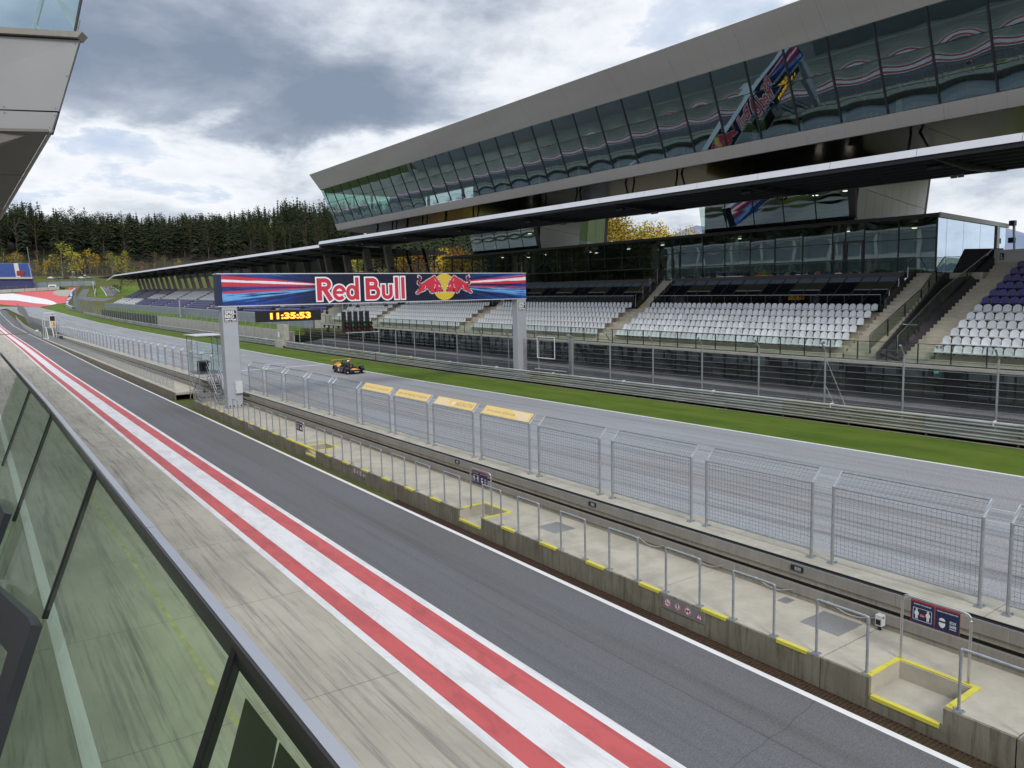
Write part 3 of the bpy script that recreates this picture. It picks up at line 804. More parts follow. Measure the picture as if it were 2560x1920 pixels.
# ---- sign hoops (tall round frame with a distancing poster)
def sign_frame(y0, y1, x, z, h, label, detail=True):
    root = thing('poster_frame', label, 'sign', (x, y0, z), 'poster frames on the platform')
    mb = MB(); r = .027
    pts = [(x, y0, z)] + [(x, y0, z+h-.12)] + [(x, y0+.12*(1-math.cos(a)), z+h-.12+.12*math.sin(a)) for a in (.5, 1.0, 1.57)]
    pts += [(x, y1-.12*(1-math.cos(a)), z+h-.12+.12*math.sin(a)) for a in (1.57, 1.0, .5)] + [(x, y1, z+h-.12), (x, y1, z)]
    mb.tube(pts, r, 8); mb.build('frame', 'steel', root)
    yl, yr = y1-.17, y0+.17          # left edge of the poster as seen from the pit = larger y
    ym = (yl+yr)/2; zt, zb = z+h-.03, z+h-.47
    for k, (a, b) in enumerate(((yl, ym+.004), (ym-.004, yr))):
        mb = MB(); mb.mat(1).box(x-.030, x-.024, b, a, zb, zt); mb.mat(0).box(x-.034, x-.0302, b+.010, a-.010, zb+.010, zt-.030)
        pan = mb.build('poster', ['sign_navy', 'sign_red'], root)
        if not detail:
            mb = MB()
            if k == 0:
                mb.box(x-.037, x-.0342, b+.09, b+.14, zb+.07, zt-.16); mb.box(x-.037, x-.0342, a-.14, a-.09, zb+.07, zt-.16)
            else: mb.box(x-.037, x-.0342, b+.08, b+.2, zb+.07, zb+.2); mb.box(x-.037, x-.0342, a-.2, a-.1, zb+.09, zb+.22)
            mb.box(x-.037, x-.0342, b+.06, a-.06, zt-.11, zt-.08); mb.build('print', 'sign_white', pan); continue
        O = Vector((x-.0345, a, zb)); U = Vector((0, -1, 0)); V = Vector((0, 0, 1)); W = a-b
        pr = MB()
        if k == 0:
            text_on(pr, 'MAINTAIN YOUR DISTANCE!', O+U*.06+V*.36, U, V, W-.12, .026, .02)
            stroke_on(pr, [(.05,.07),(W-.05,.07),(W-.05,.30),(.05,.30)], .008, O, U, V, True)
            for cx in (.115, W-.115):
                poly_on(pr, [(cx-.022,.09),(cx-.003,.09),(cx,.16),(cx+.003,.09),(cx+.022,.09),(cx+.022,.17),(cx+.036,.17),(cx+.040,.22),(cx+.022,.245),(cx-.022,.245),(cx-.040,.22),(cx-.036,.17),(cx-.022,.17)], O, U, V)
                pr.disc(O+U*cx+V*.268, .021, (-1,0,0), n=12)
            pr.build('print', 'sign_white', pan)
            p2 = MB(); p2.add([O + U*(W/2+.065*math.cos(q*math.pi/8)) + V*(.175+.032*math.sin(q*math.pi/8)) for q in range(16)], [tuple(range(15,-1,-1))]); p2.build('emblem', 'sign_red', pan)
            p3 = MB(); text_on(p3, '2 m', Vector((x-.0355, a, zb))+U*(W/2-.032)+V*.158, U, V, .064, .034, .02); p3.build('lettering', 'sign_white', pan)
        else:
            text_on(pr, 'WEARING A MASK IS MANDATORY!', O+U*.03+V*.36, U, V, W-.06, .026, .02)
            cx = W*.30
            pr.add([O+U*(cx+.055*math.cos(q*math.pi/10))+V*(.20+.055*math.sin(q*math.pi/10)) for q in range(11)]+[O+U*(cx-.05)+V*.185, O+U*(cx+.05)+V*.185], [(10,11,12,0,1,2,3,4,5,6,7,8,9)][:0] or [tuple(range(10,-1,-1))])
            poly_on(pr, [(cx-.058,.165),(cx+.058,.165),(cx+.052,.11),(cx+.02,.07),(cx-.02,.07),(cx-.052,.11)], O, U, V)
            text_on(pr, 'STAY', O+U*(W*.60)+V*.185, U, V, .115, .055, .03)
            text_on(pr, 'SAFE', O+U*(W*.60)+V*.115, U, V, .115, .055, .03)
            pr.add([O+U*(W*.60)+V*.085, O+U*(W*.60+.115)+V*.085, O+U*(W*.60+.115)+V*.098, O+U*(W*.60)+V*.098], [(0,1,2,3)])
            pr.build('lettering', 'sign_white', pan)
    mb = MB()
    for zz_ in (zb+.02,): mb.tube([(x-.012, y0, zz_), (x-.012, yr, zz_+.01)], .006, 5); mb.tube([(x-.012, y1, zz_), (x-.012, yl, zz_+.01)], .006, 5)
    mb.build('cable_tie', 'black', root)
    return root
sign_frame(5.84, 7.06, 13.99, .40, 1.50, 'large blue STAY SAFE poster hung in a steel frame behind the nearest recess')
sign_frame(20.1, 21.35, 13.30, .60, 1.38, 'blue STAY SAFE poster frame in mid platform behind the second recess')
sign_frame(36.15, 37.3, 12.94, .60, 1.12, 'small navy poster hoop on the platform edge left of the third recess', False)
sign_frame(58.0, 58.7, 12.98, .60, 1.12, 'far small navy poster at the platform end beside the steel stairs', False)

# white socket box standing at the wall foot
rt = thing('socket_box', 'small white electric socket box at the foot of the pit wall', 'box', (14.9, 7.97, .6))
mb = MB(); mb.box(14.83, 14.98, 7.90, 8.04, .70, .93); mb.build('housing', 'box_white', rt)
mb = MB(); mb.box(14.825, 14.83, 7.92, 8.02, .73, .84); mb.box(14.86, 14.92, 7.895, 7.90, .87, .90); mb.build('socket', 'black', rt)
mb = MB(); mb.tube([(14.9, 7.97, .60), (14.9, 7.97, .70)], .035, 8); mb.build('foot', 'black', rt)

# plaques with prohibition pictograms on the platform face
def plaque(y1, y0, z1, z0, label):
    X = 12.835; root = thing('warning_plaque', label, 'sign', (X, (y0+y1)/2, z0), 'prohibition plaques on the platform face')
    mb = MB(); mb.box(X-.012, X+.004, y0, y1, z0, z1); mb.build('board', 'plaque', root)
    O = Vector((X-.0135, y1, z0)); U = Vector((0,-1,0)); V = Vector((0,0,1)); H_ = z1-z0; W = y1-y0
    wh = MB(); rd = MB(); bk = MB(); e = Vector((-.0012, 0, 0))
    for i in range(3):
        c = (W*(.12+.245*i), H_*.52); r = H_*.36 if i != 1 else H_*.31
        wh.disc(O+U*c[0]+V*c[1], r, (-1,0,0), n=20); rd.disc(O+e*2+U*c[0]+V*c[1], r*.96, (-1,0,0), n=20, r2=r*.78)
        stroke_on(rd, [(c[0]-r*.6, c[1]+r*.6), (c[0]+r*.6, c[1]-r*.6)], r*.15, O+e*3, U, V)
        if i == 0: stroke_on(bk, [(c[0]-r*.55,c[1]-r*.12),(c[0]+r*.5,c[1]-r*.12)], r*.2, O+e, U, V)
        if i == 1:
            stroke_on(bk, [(c[0],c[1]+r*.45),(c[0],c[1]-.05*r)], r*.34, O+e, U, V); stroke_on(bk, [(c[0]-r*.1,c[1]),(c[0]-r*.18,c[1]-r*.6)], r*.16, O+e, U, V); stroke_on(bk, [(c[0]+r*.1,c[1]),(c[0]+r*.18,c[1]-r*.6)], r*.16, O+e, U, V)
            bk.disc(O+e+U*c[0]+V*(c[1]+r*.62), r*.14, (-1,0,0), n=10)
        if i == 2: poly_on(bk, [(c[0]-r*.6,c[1]+r*.15),(c[0]+r*.2,c[1]+r*.15),(c[0]+r*.45,c[1]+r*.45),(c[0]+r*.6,c[1]+r*.15),(c[0]+r*.35,c[1]-.05*r),(c[0]+r*.35,c[1]-r*.5),(c[0]+r*.18,c[1]-r*.5),(c[0]+r*.1,c[1]-r*.15),(c[0]-r*.3,c[1]-r*.15),(c[0]-r*.4,c[1]-r*.5),(c[0]-r*.55,c[1]-r*.5)], O+e, U, V)
    c = (W*.88, H_*.28); s_ = H_*.56
    poly_on(wh, [(c[0]-s_*.62, c[1]-s_*.1), (c[0]+s_*.62, c[1]-s_*.1), (c[0], c[1]+s_)], O, U, V)
    stroke_on(rd, [(c[0]-s_*.55, c[1]-s_*.05), (c[0]+s_*.55, c[1]-s_*.05), (c[0], c[1]+s_*.9)], s_*.12, O+e*2, U, V, True)
    stroke_on(bk, [(c[0], c[1]+s_*.6), (c[0], c[1]+s_*.25)], s_*.1, O+e, U, V); bk.disc(O+e+U*c[0]+V*(c[1]+s_*.1), s_*.06, (-1,0,0), n=8)
    wh.build('pictogram', 'sign_white', root); rd.build('pictogram_ring', 'logo_red', root); bk.build('pictogram_symbol', 'sign_black', root)
plaque(12.12, 10.86, .56, .27, 'nearest grey plaque with no smoking and no dogs symbols, on the platform face')
plaque(30.1, 28.85, .56, .27, 'second grey plaque with warning symbols, halfway along the platform face')
plaque(45.3, 44.1, .56, .27, 'farthest grey plaque with warning symbols on the platform face near the gantry')

# ================================================================== DEBRIS FENCE ON THE PIT WALL
ZW = 1.45
def fence_panel(root, L=3.13, mesh=True):
    """local: post at y=0 and y=L, x=0 wall side; leaning top towards the track"""
    H1 = 1.79; tx, tz = .31, .30; r = .038
    for yy in (0, L):
        mb = MB(); mb.tube([(0, yy, 0), (0, yy, H1), (tx, yy, H1+tz)], r, 8)
        mb.box(-.11, .11, yy-.075, yy+.075, .001, .014)
        for sx in (-.08, .08):
            for sy in (-.05, .05): mb.box(sx-.012, sx+.012, yy+sy-.012, yy+sy+.012, .014, .04)
        mb.build('post', 'galv', root)
    mb = MB()
    mb.tube([(0, .02, H1-.01), (0, L-.02, H1-.01)], .026, 6); mb.build('rail', 'galv', root)
    mb = MB(); mb.tube([(0, .02, .20), (0, L-.02, .20)], .026, 6); mb.build('rail', 'galv', root)
    mb = MB(); mb.tube([(tx, 0, H1+tz), (tx, L, H1+tz)], .028, 6); mb.build('rail', 'galv', root)
    mb = MB(); rr = .0032
    if mesh:
        n = 32
        for i in range(1, n):
            y = L*i/n; mb.tube([(0, y, .20), (0, y, H1), (tx, y, H1+tz)], rr, 3, False)
        z = .29
        while z < H1-.05: mb.tube([(-.004, 0, z), (-.004, L, z)], rr, 3, False); z += .10
        for k in range(1, 4): mb.tube([(tx*k/4, 0, H1+tz*k/4), (tx*k/4, L, H1+tz*k/4)], rr, 3, False)
    else:
        for z in (.62, 1.02, 1.42): mb.tube([(0, 0, z), (0, L, z)], .006, 3, False)
    o = mb.build('wire_mesh', 'galv_dark', root); o['kind'] = 'stuff' if mesh else 'thing'
    if not mesh: del o['kind']
    mb = MB()
    for z in ((0, H1-.04), (tx*.55, H1+tz*.55)): mb.tube([(z[0], L, z[1]), (z[0], L+.53, z[1])], .006, 4, False)
    mb.build('tie_wire', 'steel', root)
FG = 'debris fence panels standing on the pit wall'
fp = thing('debris_fence', 'x', 'fence', (0,0,0), FG); fence_panel(fp)
fq = thing('debris_fence', 'farther open debris fence without mesh, beyond the gantry', 'fence', (0,0,0), 'far fence panels beyond the gantry'); fence_panel(fq, 3.13, False)
starts = [-1.0, 2.75, 6.38, 10.04, 13.70, 17.40, 21.05, 24.73, 28.36, 32.00, 35.69, 39.44, 43.26, 47.10, 50.95]
names = ['partly cut off at the right frame edge', 'at the right edge of the picture', 'large and nearest fully seen', 'second from the right edge', 'third from the right edge', 'fourth from the right edge, beside the yellow board', 'with yellow better hearing board on top', 'with yellow board reading NEUROTH', 'with yellow hearing protection board on top', 'with yellow ear advice board, farthest of the four', 'just left of the yellow boards', 'second panel left of the yellow boards', 'third panel left of the yellow boards', 'fourth left of the yellow boards', 'beside the left gantry pillar']
panels = {}
for i, y in enumerate(starts):
    loc = (15.60, y, ZW)
    lab = 'grey debris fence on pit wall, ' + names[i]
    if i == 0: fp.location = loc; fp['label'] = lab; ORG[fp.name] = Vector(loc); panels[i] = fp
    else: panels[i] = dup(fp, loc, lab); ORG[panels[i].name] = Vector(loc)
y = 64.3; k = 0
while y < 200:
    z = ep(135) + ZW + .0
    loc = (15.60, y, z)
    if k == 0: fq.location = loc
    else: dup(fq, loc)
    y += 3.66; k += 1
# yellow boards on four panels
boards = {9: 'Protect your ears and enjoy the', 8: 'race with Hearing Protection', 7: 'NEUROTH', 6: 'BETTER HEARING - BETTER LIVING'}
for i, txt in boards.items():
    p = panels[i]; y0 = starts[i]; L = 3.13
    U = Vector((0, -1, 0)); V = Vector((.31, 0, .30)).normalized(); N = Vector((-.30, 0, .31)).normalized()
    O = Vector((15.60, y0+L-.06, ZW+1.80)) + N*.034 + V*.02
    W = L-.12; Hh = .39
    mb = MB(); mb.plate([O, O+U*W, O+U*W+V*Hh, O+V*Hh], N*-.012); b = mb.build('advert_board', 'banner_yellow', p)
    q = O + N*.002
    mb = MB()
    if i == 9: text_on(mb, txt, q+U*.25+V*.12, U, V, W-.5, .13, 0.0)
    if i == 8: text_on(mb, txt, q+U*.15+V*.11, U, V, W-.3, .15, 0.005)
    if i == 7: text_on(mb, txt, q+U*1.62+V*.10, U, V, 1.25, .18, 0.0, .2)
    if i == 6: text_on(mb, txt, q+U*.25+V*.14, U, V, 1.8, .085, 0.0)
    mb.build('lettering', 'banner_grey', b)
    if i in (7, 6):
        mb = MB()
        u0 = .12 if i == 7 else 1.75
        for a in range(9):
            for c in range(5):
                uu = u0+a*.13+(c % 2)*.06; vv = .03+c*.07
                if uu < W-.1 and (a+c*.8 < 8.5 if i == 7 else a > 4-c): mb.add([q+U*(uu-.05)+V*vv, q+U*uu+V*(vv-.025), q+U*(uu+.05)+V*vv, q+U*uu+V*(vv+.025)], [(0,1,2,3)])
        if i == 7: poly_on(mb, [(1.30,.10),(1.36,.10),(1.42,.20),(1.46,.10),(1.52,.10),(1.56,.27),(1.50,.27),(1.46,.18),(1.41,.27),(1.35,.27)], q+N*.001, U, V)
        mb.build('pattern', 'sign_white', b)

# ================================================================== GANTRY
GY = 52.3
gan = thing('start_gantry', 'big start gantry spanning the track with the Red Bull banner', 'gantry', (26.2, GY+.4, .5))
def pillar(x0, x1, z0, face_label):
    mb = MB(); c = .03
    mb.loft([[(x0+c, GY+.02, z), (x1-c, GY+.02, z), (x1, GY+.05, z), (x1, GY+.80, z), (x0, GY+.80, z), (x0, GY+.05, z)] for z in (z0, 7.44)])
    p = mb.build('pillar', 'pillar', gan)
    mb = MB(); zs = z0
    while zs < 7.0:
        mb.box(x0+.004-.006, x1-.002+.006, GY+.0165, GY+.025, zs+.0, zs+.006) if zs > z0 else None
        zs += 1.6
    if mb.v: mb.build('seam', 'galv_dark', p)
    return p
pl_ = pillar(13.60, 14.60, .60, 'l'); pr_ = pillar(37.78, 38.70, .45, 'r')
mb = MB(); mb.box(13.52, 14.68, GY-.06, GY+.88, .602, .64); pb = mb.build('base_plate', 'galv', gan)
mb = MB()
for k in range(4): mb.box(13.68+k*.25, 13.76+k*.25, GY-.0, GY+.018, .70, .80)
mb.build('anchor_pocket', 'black', gan)
mb = MB(); mb.box(13.40, 38.72, GY+.03, GY+.92, 7.49, 9.58); beam = mb.build('truss_box', 'sign_navy', gan)
mb = MB(); mb.box(13.38, 38.74, GY-.01, GY+.94, 9.58, 9.64); mb.box(13.38, 38.74, GY-.01, GY+.94, 7.43, 7.49); mb.build('edge_trim', 'white_fascia', gan)
# banner faces: panels side by side
mb = MB(); x = 13.68; n = 20; w_ = (38.70-13.68)/n
for k in range(n):
    a = 13.68+k*w_
    mb = MB(); mb.box(a+.004, a+w_-.004, GY-.004, GY+.0299, 7.50, 9.57); mb.build('banner_panel', 'banner_print', gan)
FY = GY-.012
U = Vector((1,0,0)); V = Vector((0,0,1))
def logo_text(txt, x0, x1, z0, z1):
    O = Vector((x0, FY, z0)); vs, fs = text_mesh(txt, x1-x0, z1-z0, 0.045)
    return O, vs, fs
# letters: white backing (fat) and red face
zb, zt = 7.70, 9.30
def big_letters():
    W_ = MB(); Rm = MB()
    items = []
    def P(poly): items.append(poly)
    # strokes given as centre lines with thickness; coordinates in metres along banner / height 0..1.6
    cap = 1.58; xh = 1.08; t = .30
    def arc(cx, cy, rx, ry, a0, a1, n=14): return [(cx+rx*math.cos(a0+(a1-a0)*k/n), cy+ry*math.sin(a0+(a1-a0)*k/n)) for k in range(n+1)]
    def stroke_poly(pts, t):
        P_ = [Vector(p) for p in pts]; Lf = []; Rt = []
        for i, p in enumerate(P_):
            d = (P_[min(i+1, len(P_)-1)] - P_[max(i-1, 0)]).normalized(); nn = Vector((-d.y, d.x))*t/2
            Lf.append(p+nn); Rt.append(p-nn)
        return Lf, Rt
    pi = math.pi; letters = []
    # R
    letters.append(('L', [(.24,0),(.24,cap)], .36)); letters.append(('L', [(.1,cap-.15)]+[(.62,cap-.15)]+arc(.66, cap-.44, .33, .29, pi/2, -pi/2)+[(.35,cap-.73)], t)); letters.append(('L', [(.62,.80),(1.10,.0)], .33))
    # e
    letters.append(('L', [(1.42,.55),(2.06,.55)], .20)); letters.append(('L', arc(1.74,.54,.38,.42,.02,2*pi-.75,24), .27))
    # d
    letters.append(('L', arc(2.72,.54,.33,.42,0,2*pi,22), .27)); letters.append(('L', [(3.13,0),(3.13,cap+.05)], .28))
    # B
    b0 = 3.83
    letters.append(('L', [(b0+.24-.1,0),(b0+.14,cap)], .34)); letters.append(('L', [(b0+.1,cap-.15),(b0+.5,cap-.15)]+arc(b0+.56,cap-.42,.26,.27,pi/2,-pi/2)+[(b0+.2,cap-.69)], t)); letters.append(('L', [(b0+.1,.87),(b0+.6,.87)]+arc(b0+.66,.51,.33,.36,pi/2,-pi/2)+[(b0+.1,.15)], t))
    # u
    u0 = 5.10
    letters.append(('L', [(u0+.14,xh),(u0+.14,.45)]+arc(u0+.45,.42,.31,.29,pi,2*pi)+[(u0+.76,xh)], .28))
    letters.append(('L', [(u0+1.24,0),(u0+1.24,cap+.05)], .29)); letters.append(('L', [(u0+1.78,0),(u0+1.78,cap+.05)], .29))
    for _, pts, th in letters:
        for mbb, tt, off, ext in ((W_, th+.20, 0.0, .10), (Rm, th, -.006, 0.0)):
            pts2 = [Vector(p) for p in pts]
            if ext:
                if (pts2[0]-pts2[-1]).length > .05:
                    pts2[0] = pts2[0] + (pts2[0]-pts2[1]).normalized()*ext; pts2[-1] = pts2[-1] + (pts2[-1]-pts2[-2]).normalized()*ext
            Lf, Rt = stroke_poly(pts2, tt)
            O = Vector((20.15, FY+off, zb))
            off2 = letters.index((_, pts, th))*.0004
            mbb.add([O + Vector((p.x, -off2, p.y)) for p in Lf] + [O + Vector((p.x, -off2, p.y)) for p in Rt], [(k, k+1, len(Lf)+k+1, len(Lf)+k) for k in range(len(Lf)-1)])
    W_.build('lettering_outline', 'logo_white', gan); Rm.build('lettering', 'logo_red', gan)
big_letters()
# sun disc and the two bulls; zoom pixels -> metres
SX = 30.70; SZ = 8.55
mb = MB(); mb.add([Vector((SX+1.05*math.cos(k*math.pi/24), FY, SZ+1.04*math.sin(k*math.pi/24))) for k in range(48)], [tuple(range(48))]); mb.build('emblem_disc', 'logo_yellow', gan)
bull = [(930,925),(965,900),(985,840),(1000,745),(1020,690),(1055,630),(1110,560),(1160,505),(1195,465),(1235,478),(1290,520),(1340,545),(1400,580),(1450,605),(1500,645),(1560,680),(1625,712),(1645,740),(1640,790),(1655,830),(1685,855),(1700,880),(1740,925),(1790,990),(1775,1010),(1735,1008),(1690,980),(1640,955),(1560,930),(1505,900),(1485,858),(1400,858),(1330,862),(1372,885),(1365,930),(1330,985),(1295,1000),(1240,985),(1190,965),(1205,920),(1175,850),(1165,950),(1120,960),(1060,950),(1015,935),(965,965)]
tail = [(1640,728),(1690,722),(1722,690),(1715,650),(1680,600),(1650,560),(1640,525),(1665,490),(1710,475)]
def bl(p, flip):
    x = (p[0]-882)/12.289; z = (690-p[1])/12.289
    k = 1/32.8
    return ((-x if flip else x)*k*1.13 + 0, z*k)
for flip in (False, True):
    O = Vector((SX, FY-.006, SZ+.30)); Uv = Vector((1,0,0)); Vv = Vector((0,0,1))
    ol = MB(); rd = MB()
    pts = [bl(p, flip) for p in bull]; tl = [bl(p, flip) for p in tail]
    stroke_on(ol, pts, .16, O, Uv, Vv, True); stroke_on(ol, tl, .24, O, Uv, Vv)
    ol.build('emblem_outline', 'logo_white', gan)
    O2 = O + Vector((0,-.006,0)); poly_on(rd, pts, O2, Uv, Vv); stroke_on(rd, tl, .11, O2+Vector((0,-.001,0)), Uv, Vv)
    rd.build('emblem_bull', 'logo_red', gan)
    hl = MB(); O3 = O2+Vector((0,-.003,0))
    for s_ in ([(1160,635),(1195,570)], [(1030,820),(1065,755),(1090,785)], [(1185,730),(1190,800),(1225,850)], [(1490,770),(1498,830),(1520,870)]): stroke_on(hl, [bl(p, flip) for p in s_], .035, O3, Uv, Vv)
    hl.build('emblem_highlight', 'logo_white', gan)
# circuit name plates on both pillars
def name_plate(x0, x1, z0, z1, par):
    W = x1-x0; Hh = z1-z0; O = Vector((x0, GY+.012, z0))
    mb = MB(); mb.box(x0, x1, GY+.008, GY+.019, z0, z1); b = mb.build('name_plate', 'sign_black', par)
    mb = MB(); O = Vector((x0, GY+.006, z0))
    text_on(mb, 'SPIEL', O+U*W*.04+V*Hh*.66, U, V, W*.92, Hh*.31, .035)
    text_on(mb, 'BERG', O+U*W*.04+V*Hh*.34, U, V, W*.76, Hh*.29, .035)
    poly_on(mb, [(W*.04,Hh*.16),(W*.04,Hh*.26),(W*.20,Hh*.24),(W*.35,Hh*.29),(W*.46,Hh*.27),(W*.60,Hh*.31),(W*.78,Hh*.24),(W*.96,Hh*.27),(W*.96,Hh*.16),(W*.8,Hh*.17),(W*.5,Hh*.22),(W*.25,Hh*.16)], O, U, V)
    for a, b2 in ((.06,.36),(.42,.56),(.62,.94)): mb.add([O+U*W*a+V*Hh*.05, O+U*W*b2+V*Hh*.05, O+U*W*b2+V*Hh*.11, O+U*W*a+V*Hh*.11], [(0,1,2,3)])
    mb.build('lettering', 'sign_white', b)
name_plate(13.72, 14.50, 6.42, 7.18, gan); name_plate(37.90, 38.58, 6.47, 7.18, gan)
mb = MB(); mb.box(14.10, 14.56, GY-.19, GY+.018, 1.62, 2.42); eb = mb.build('junction_box', 'box_white', gan)
mb = MB(); mb.box(14.13, 14.15, GY-.20, GY-.19, 1.75, 1.82); mb.box(14.13, 14.15, GY-.20, GY-.19, 2.2, 2.27); mb.build('lock', 'black', eb)
# service pipe and floodlights below the beam
mb = MB(); mb.tube([(14.7, GY+.3, 7.27), (37.6, GY+.3, 7.27)], .035, 6)
for k in range(22): mb.box(15.0+k*1.05, 15.04+k*1.05, GY+.28, GY+.32, 7.27, 7.43)
mb.build('cable_tray', 'galv_dark', gan)
for i, x in enumerate((14.9, 17.1, 19.2, 21.2, 23.4, 25.7)):
    mb = MB(); mb.box(x-.12, x+.12, GY+.15, GY+.40, 7.14, 7.26); mb.box(x-.02, x+.02, GY+.26, GY+.30, 7.26, 7.43); mb.build('floodlight', 'sign_black', gan)

# clock
ck = thing('digital_clock', 'black LED clock reading 11:35:53 in orange, hanging under the banner', 'clock', (18.1, GY+.1, 6.32))
mb = MB(); mb.box(15.80, 20.40, GY-.05, GY+.20, 6.32, 7.08); mb.build('housing', 'sign_black', ck)
mb = MB(); mb.box(15.86, 20.34, GY-.058, GY-.0502, 6.37, 7.03); mb.build('display', 'black', ck)
mb = MB(); text_on(mb, '11:35:53', (16.75, GY-.066, 6.48), U, V, 2.9, .46, .055); mb.build('digits', 'clock_led', ck)
mb = MB(); text_on(mb, '11:35:53', (16.77, GY-.070, 6.50), U, V, 2.86, .42, .022); mb.build('digits_core', 'clock_led_hot', ck)
mb = MB()
for x in (16.4, 18.1, 19.8): mb.box(x-.02, x+.02, GY+.05, GY+.09, 7.08, 7.42)
mb.build('hanger', 'galv_dark', ck)
# small camera/horn hanging between clock and lights
hh = thing('hanging_horn', 'small black horn hanging between the clock and the start lights', 'horn', (20.92, GY+.1, 6.72))
mb = MB(); mb.tube([(20.92, GY+.1, 7.43), (20.92, GY+.1, 6.98)], .035, 6); mb.build('rod', 'black', hh)
mb = MB(); mb.ball((20.92, GY+.1, 6.86), .12, 10, 8, (1, 1, 1.2)); mb.build('horn', 'black', hh, True)
# start lights: five columns
stl = thing('start_lights', 'row of five black start light columns hanging from the gantry', 'traffic light', (23.4, GY, 5.28))
for k in range(5):
    x = 22.12 + k*.46
    mb = MB(); mb.box(x-.10, x+.16, GY-.06, GY+.16, 5.40, 6.86); hs = mb.build('housing', 'black', stl)
    for j, z in enumerate((5.56, 5.90)):
        mb = MB(); mb.disc((x+.20, GY-.08, z), .125, (0,-1,0), .02, n=16); mb.build('lens', 'start_red' if j == 0 else ('start_green' if k in (1, 3) else 'start_brown'), hs)
        mb = MB(); n = 10
        o_ = [(x+.20+.15*math.cos(math.pi*(i/n)*1.2-.3), z+.15*math.sin(math.pi*(i/n)*1.2-.3)) for i in range(n+1)]
        mb.loft([[(a, GY-.06, c), (a, GY-.24, c+.02)] for a, c in o_], False, False); mb.box(x+.06, x+.34, GY-.06, GY+.10, z-.16, z+.17); mb.build('hood', 'black', hs)
mb = MB(); mb.tube([(22.2, GY-.12, 5.30), (24.85, GY-.12, 5.30)], .025, 6); mb.build('lower_bar', 'steel', stl)
mb = MB()
for k in range(5): mb.box(22.06+k*.46, 22.10+k*.46, GY, GY+.04, 6.86, 7.43)
mb.box(22.0, 24.9, GY-.02, GY+.04, 6.90, 6.94); mb.build('hanger', 'galv', stl)

# ================================================================== STEEL ACCESS TOWER WITH GLASS CABIN beside the left pillar
tw = thing('race_control_tower', 'small glass cabin on a steel scaffold with steep stairs, left of the gantry', 'tower', (14.0, 58.6, .6))
tx0, tx1, ty0, ty1 = 12.95, 14.75, 57.0, 60.2
def frame_box(z0, z1, name, r=.03):
    for x in (tx0, tx1):
        for y in (ty0, (ty0+ty1)/2, ty1):
            mb = MB(); mb.tube([(x, y, z0), (x, y, z1)], r, 6); mb.build(name, 'galv', tw)
frame_box(.6, 5.35, 'post')
for z in (1.25, 2.45, 2.62, 3.9, 5.3):
    mb = MB()
    for a, b in (((tx0,ty0),(tx1,ty0)),((tx1,ty0),(tx1,ty1)),((tx1,ty1),(tx0,ty1)),((tx0,ty1),(tx0,ty0))): mb.tube([(*a, z), (*b, z)], .022, 5)
    mb.build('ring_beam', 'galv', tw)
mb = MB(); mb.box(tx0, tx1, ty0, ty1, 2.63, 2.68); mb.build('floor_deck', 'galv_dark', tw)
mb = MB(); mb.box(tx0-.15, tx1+.15, ty0-.2, ty1+.2, 5.38, 5.43); mb.build('roof', 'white_fascia', tw)
for (a, b) in (((tx0,ty0),(tx1,ty0)),((tx1,ty0),(tx1,ty1)),((tx1,ty1),(tx0,ty1)),((tx0,ty1),(tx0,(ty0+ty1)/2))):
    for z0, z1 in ((2.75, 3.85), (3.95, 4.95)):
        mb = MB(); d = Vector((b[0]-a[0], b[1]-a[1], 0)).normalized(); n_ = Vector((-d.y, d.x, 0))*.006
        p0 = Vector((*a, z0))+d*.08; p1 = Vector((*b, z0))-d*.08
        mb.plate([p0, p1, p1+Vector((0,0,z1-z0)), p0+Vector((0,0,z1-z0))], n_); mb.build('glass_pane', 'glass_box', tw)
mb = MB()
for z in (1.3, 2.5):
    mb.tube([(tx0, ty0, z), (tx1, ty0, z-1.0+.2 if z > 2 else z)], .018, 5)
mb.tube([(tx0, ty0, .7), (tx0, ty1, 2.5)], .018, 5); mb.tube([(tx0, ty1, .7), (tx0, ty0, 2.5)], .018, 5); mb.tube([(tx1, ty0, .7), (tx1, ty1, 2.5)], .018, 5)
mb.build('brace', 'galv', tw)
mb = MB(); mb.box(tx0+.1, tx1-.1, ty0+.4, ty1-.4, .602, .98); mb.build('ballast', 'cladding', tw)
mb = MB(); mb.box(tx0+.35, tx0+.95, ty0+.5, ty0+1.4, 3.45, 3.5); mb.tube([(tx0+.6, ty0+1, 2.68), (tx0+.6, ty0+1, 3.45)], .03, 5); mb.box(tx0+.3, tx0+1.1, ty0+1.7, ty0+1.8, 2.7, 3.5); mb.build('desk', 'dark_frame', tw)
# stairs running down towards the camera
for x in (13.45, 14.15):
    mb = MB(); mb.plate([(x, 57.0, 2.60), (x, 57.0, 2.35), (x, 54.35, .60), (x, 54.75, .60)], (.04, 0, 0)); mb.build('stringer', 'steel', tw)
    for hz in (.55, 1.0):
        mb = MB(); mb.tube([(x, 57.0, 2.66+hz), (x, 54.5, .75+hz), (x, 54.5, .62)], .024, 6); mb.build('handrail', 'steel', tw)
    mb = MB(); mb.tube([(x, 55.8, 1.65), (x, 55.8, 2.7)], .02, 5); mb.build('baluster', 'galv', tw)
for k in range(10):
    mb = MB(); z = .75+k*.19; y = 54.65+k*.255; mb.box(13.49, 14.15, y, y+.22, z, z+.03); mb.build('tread', 'galv', tw)

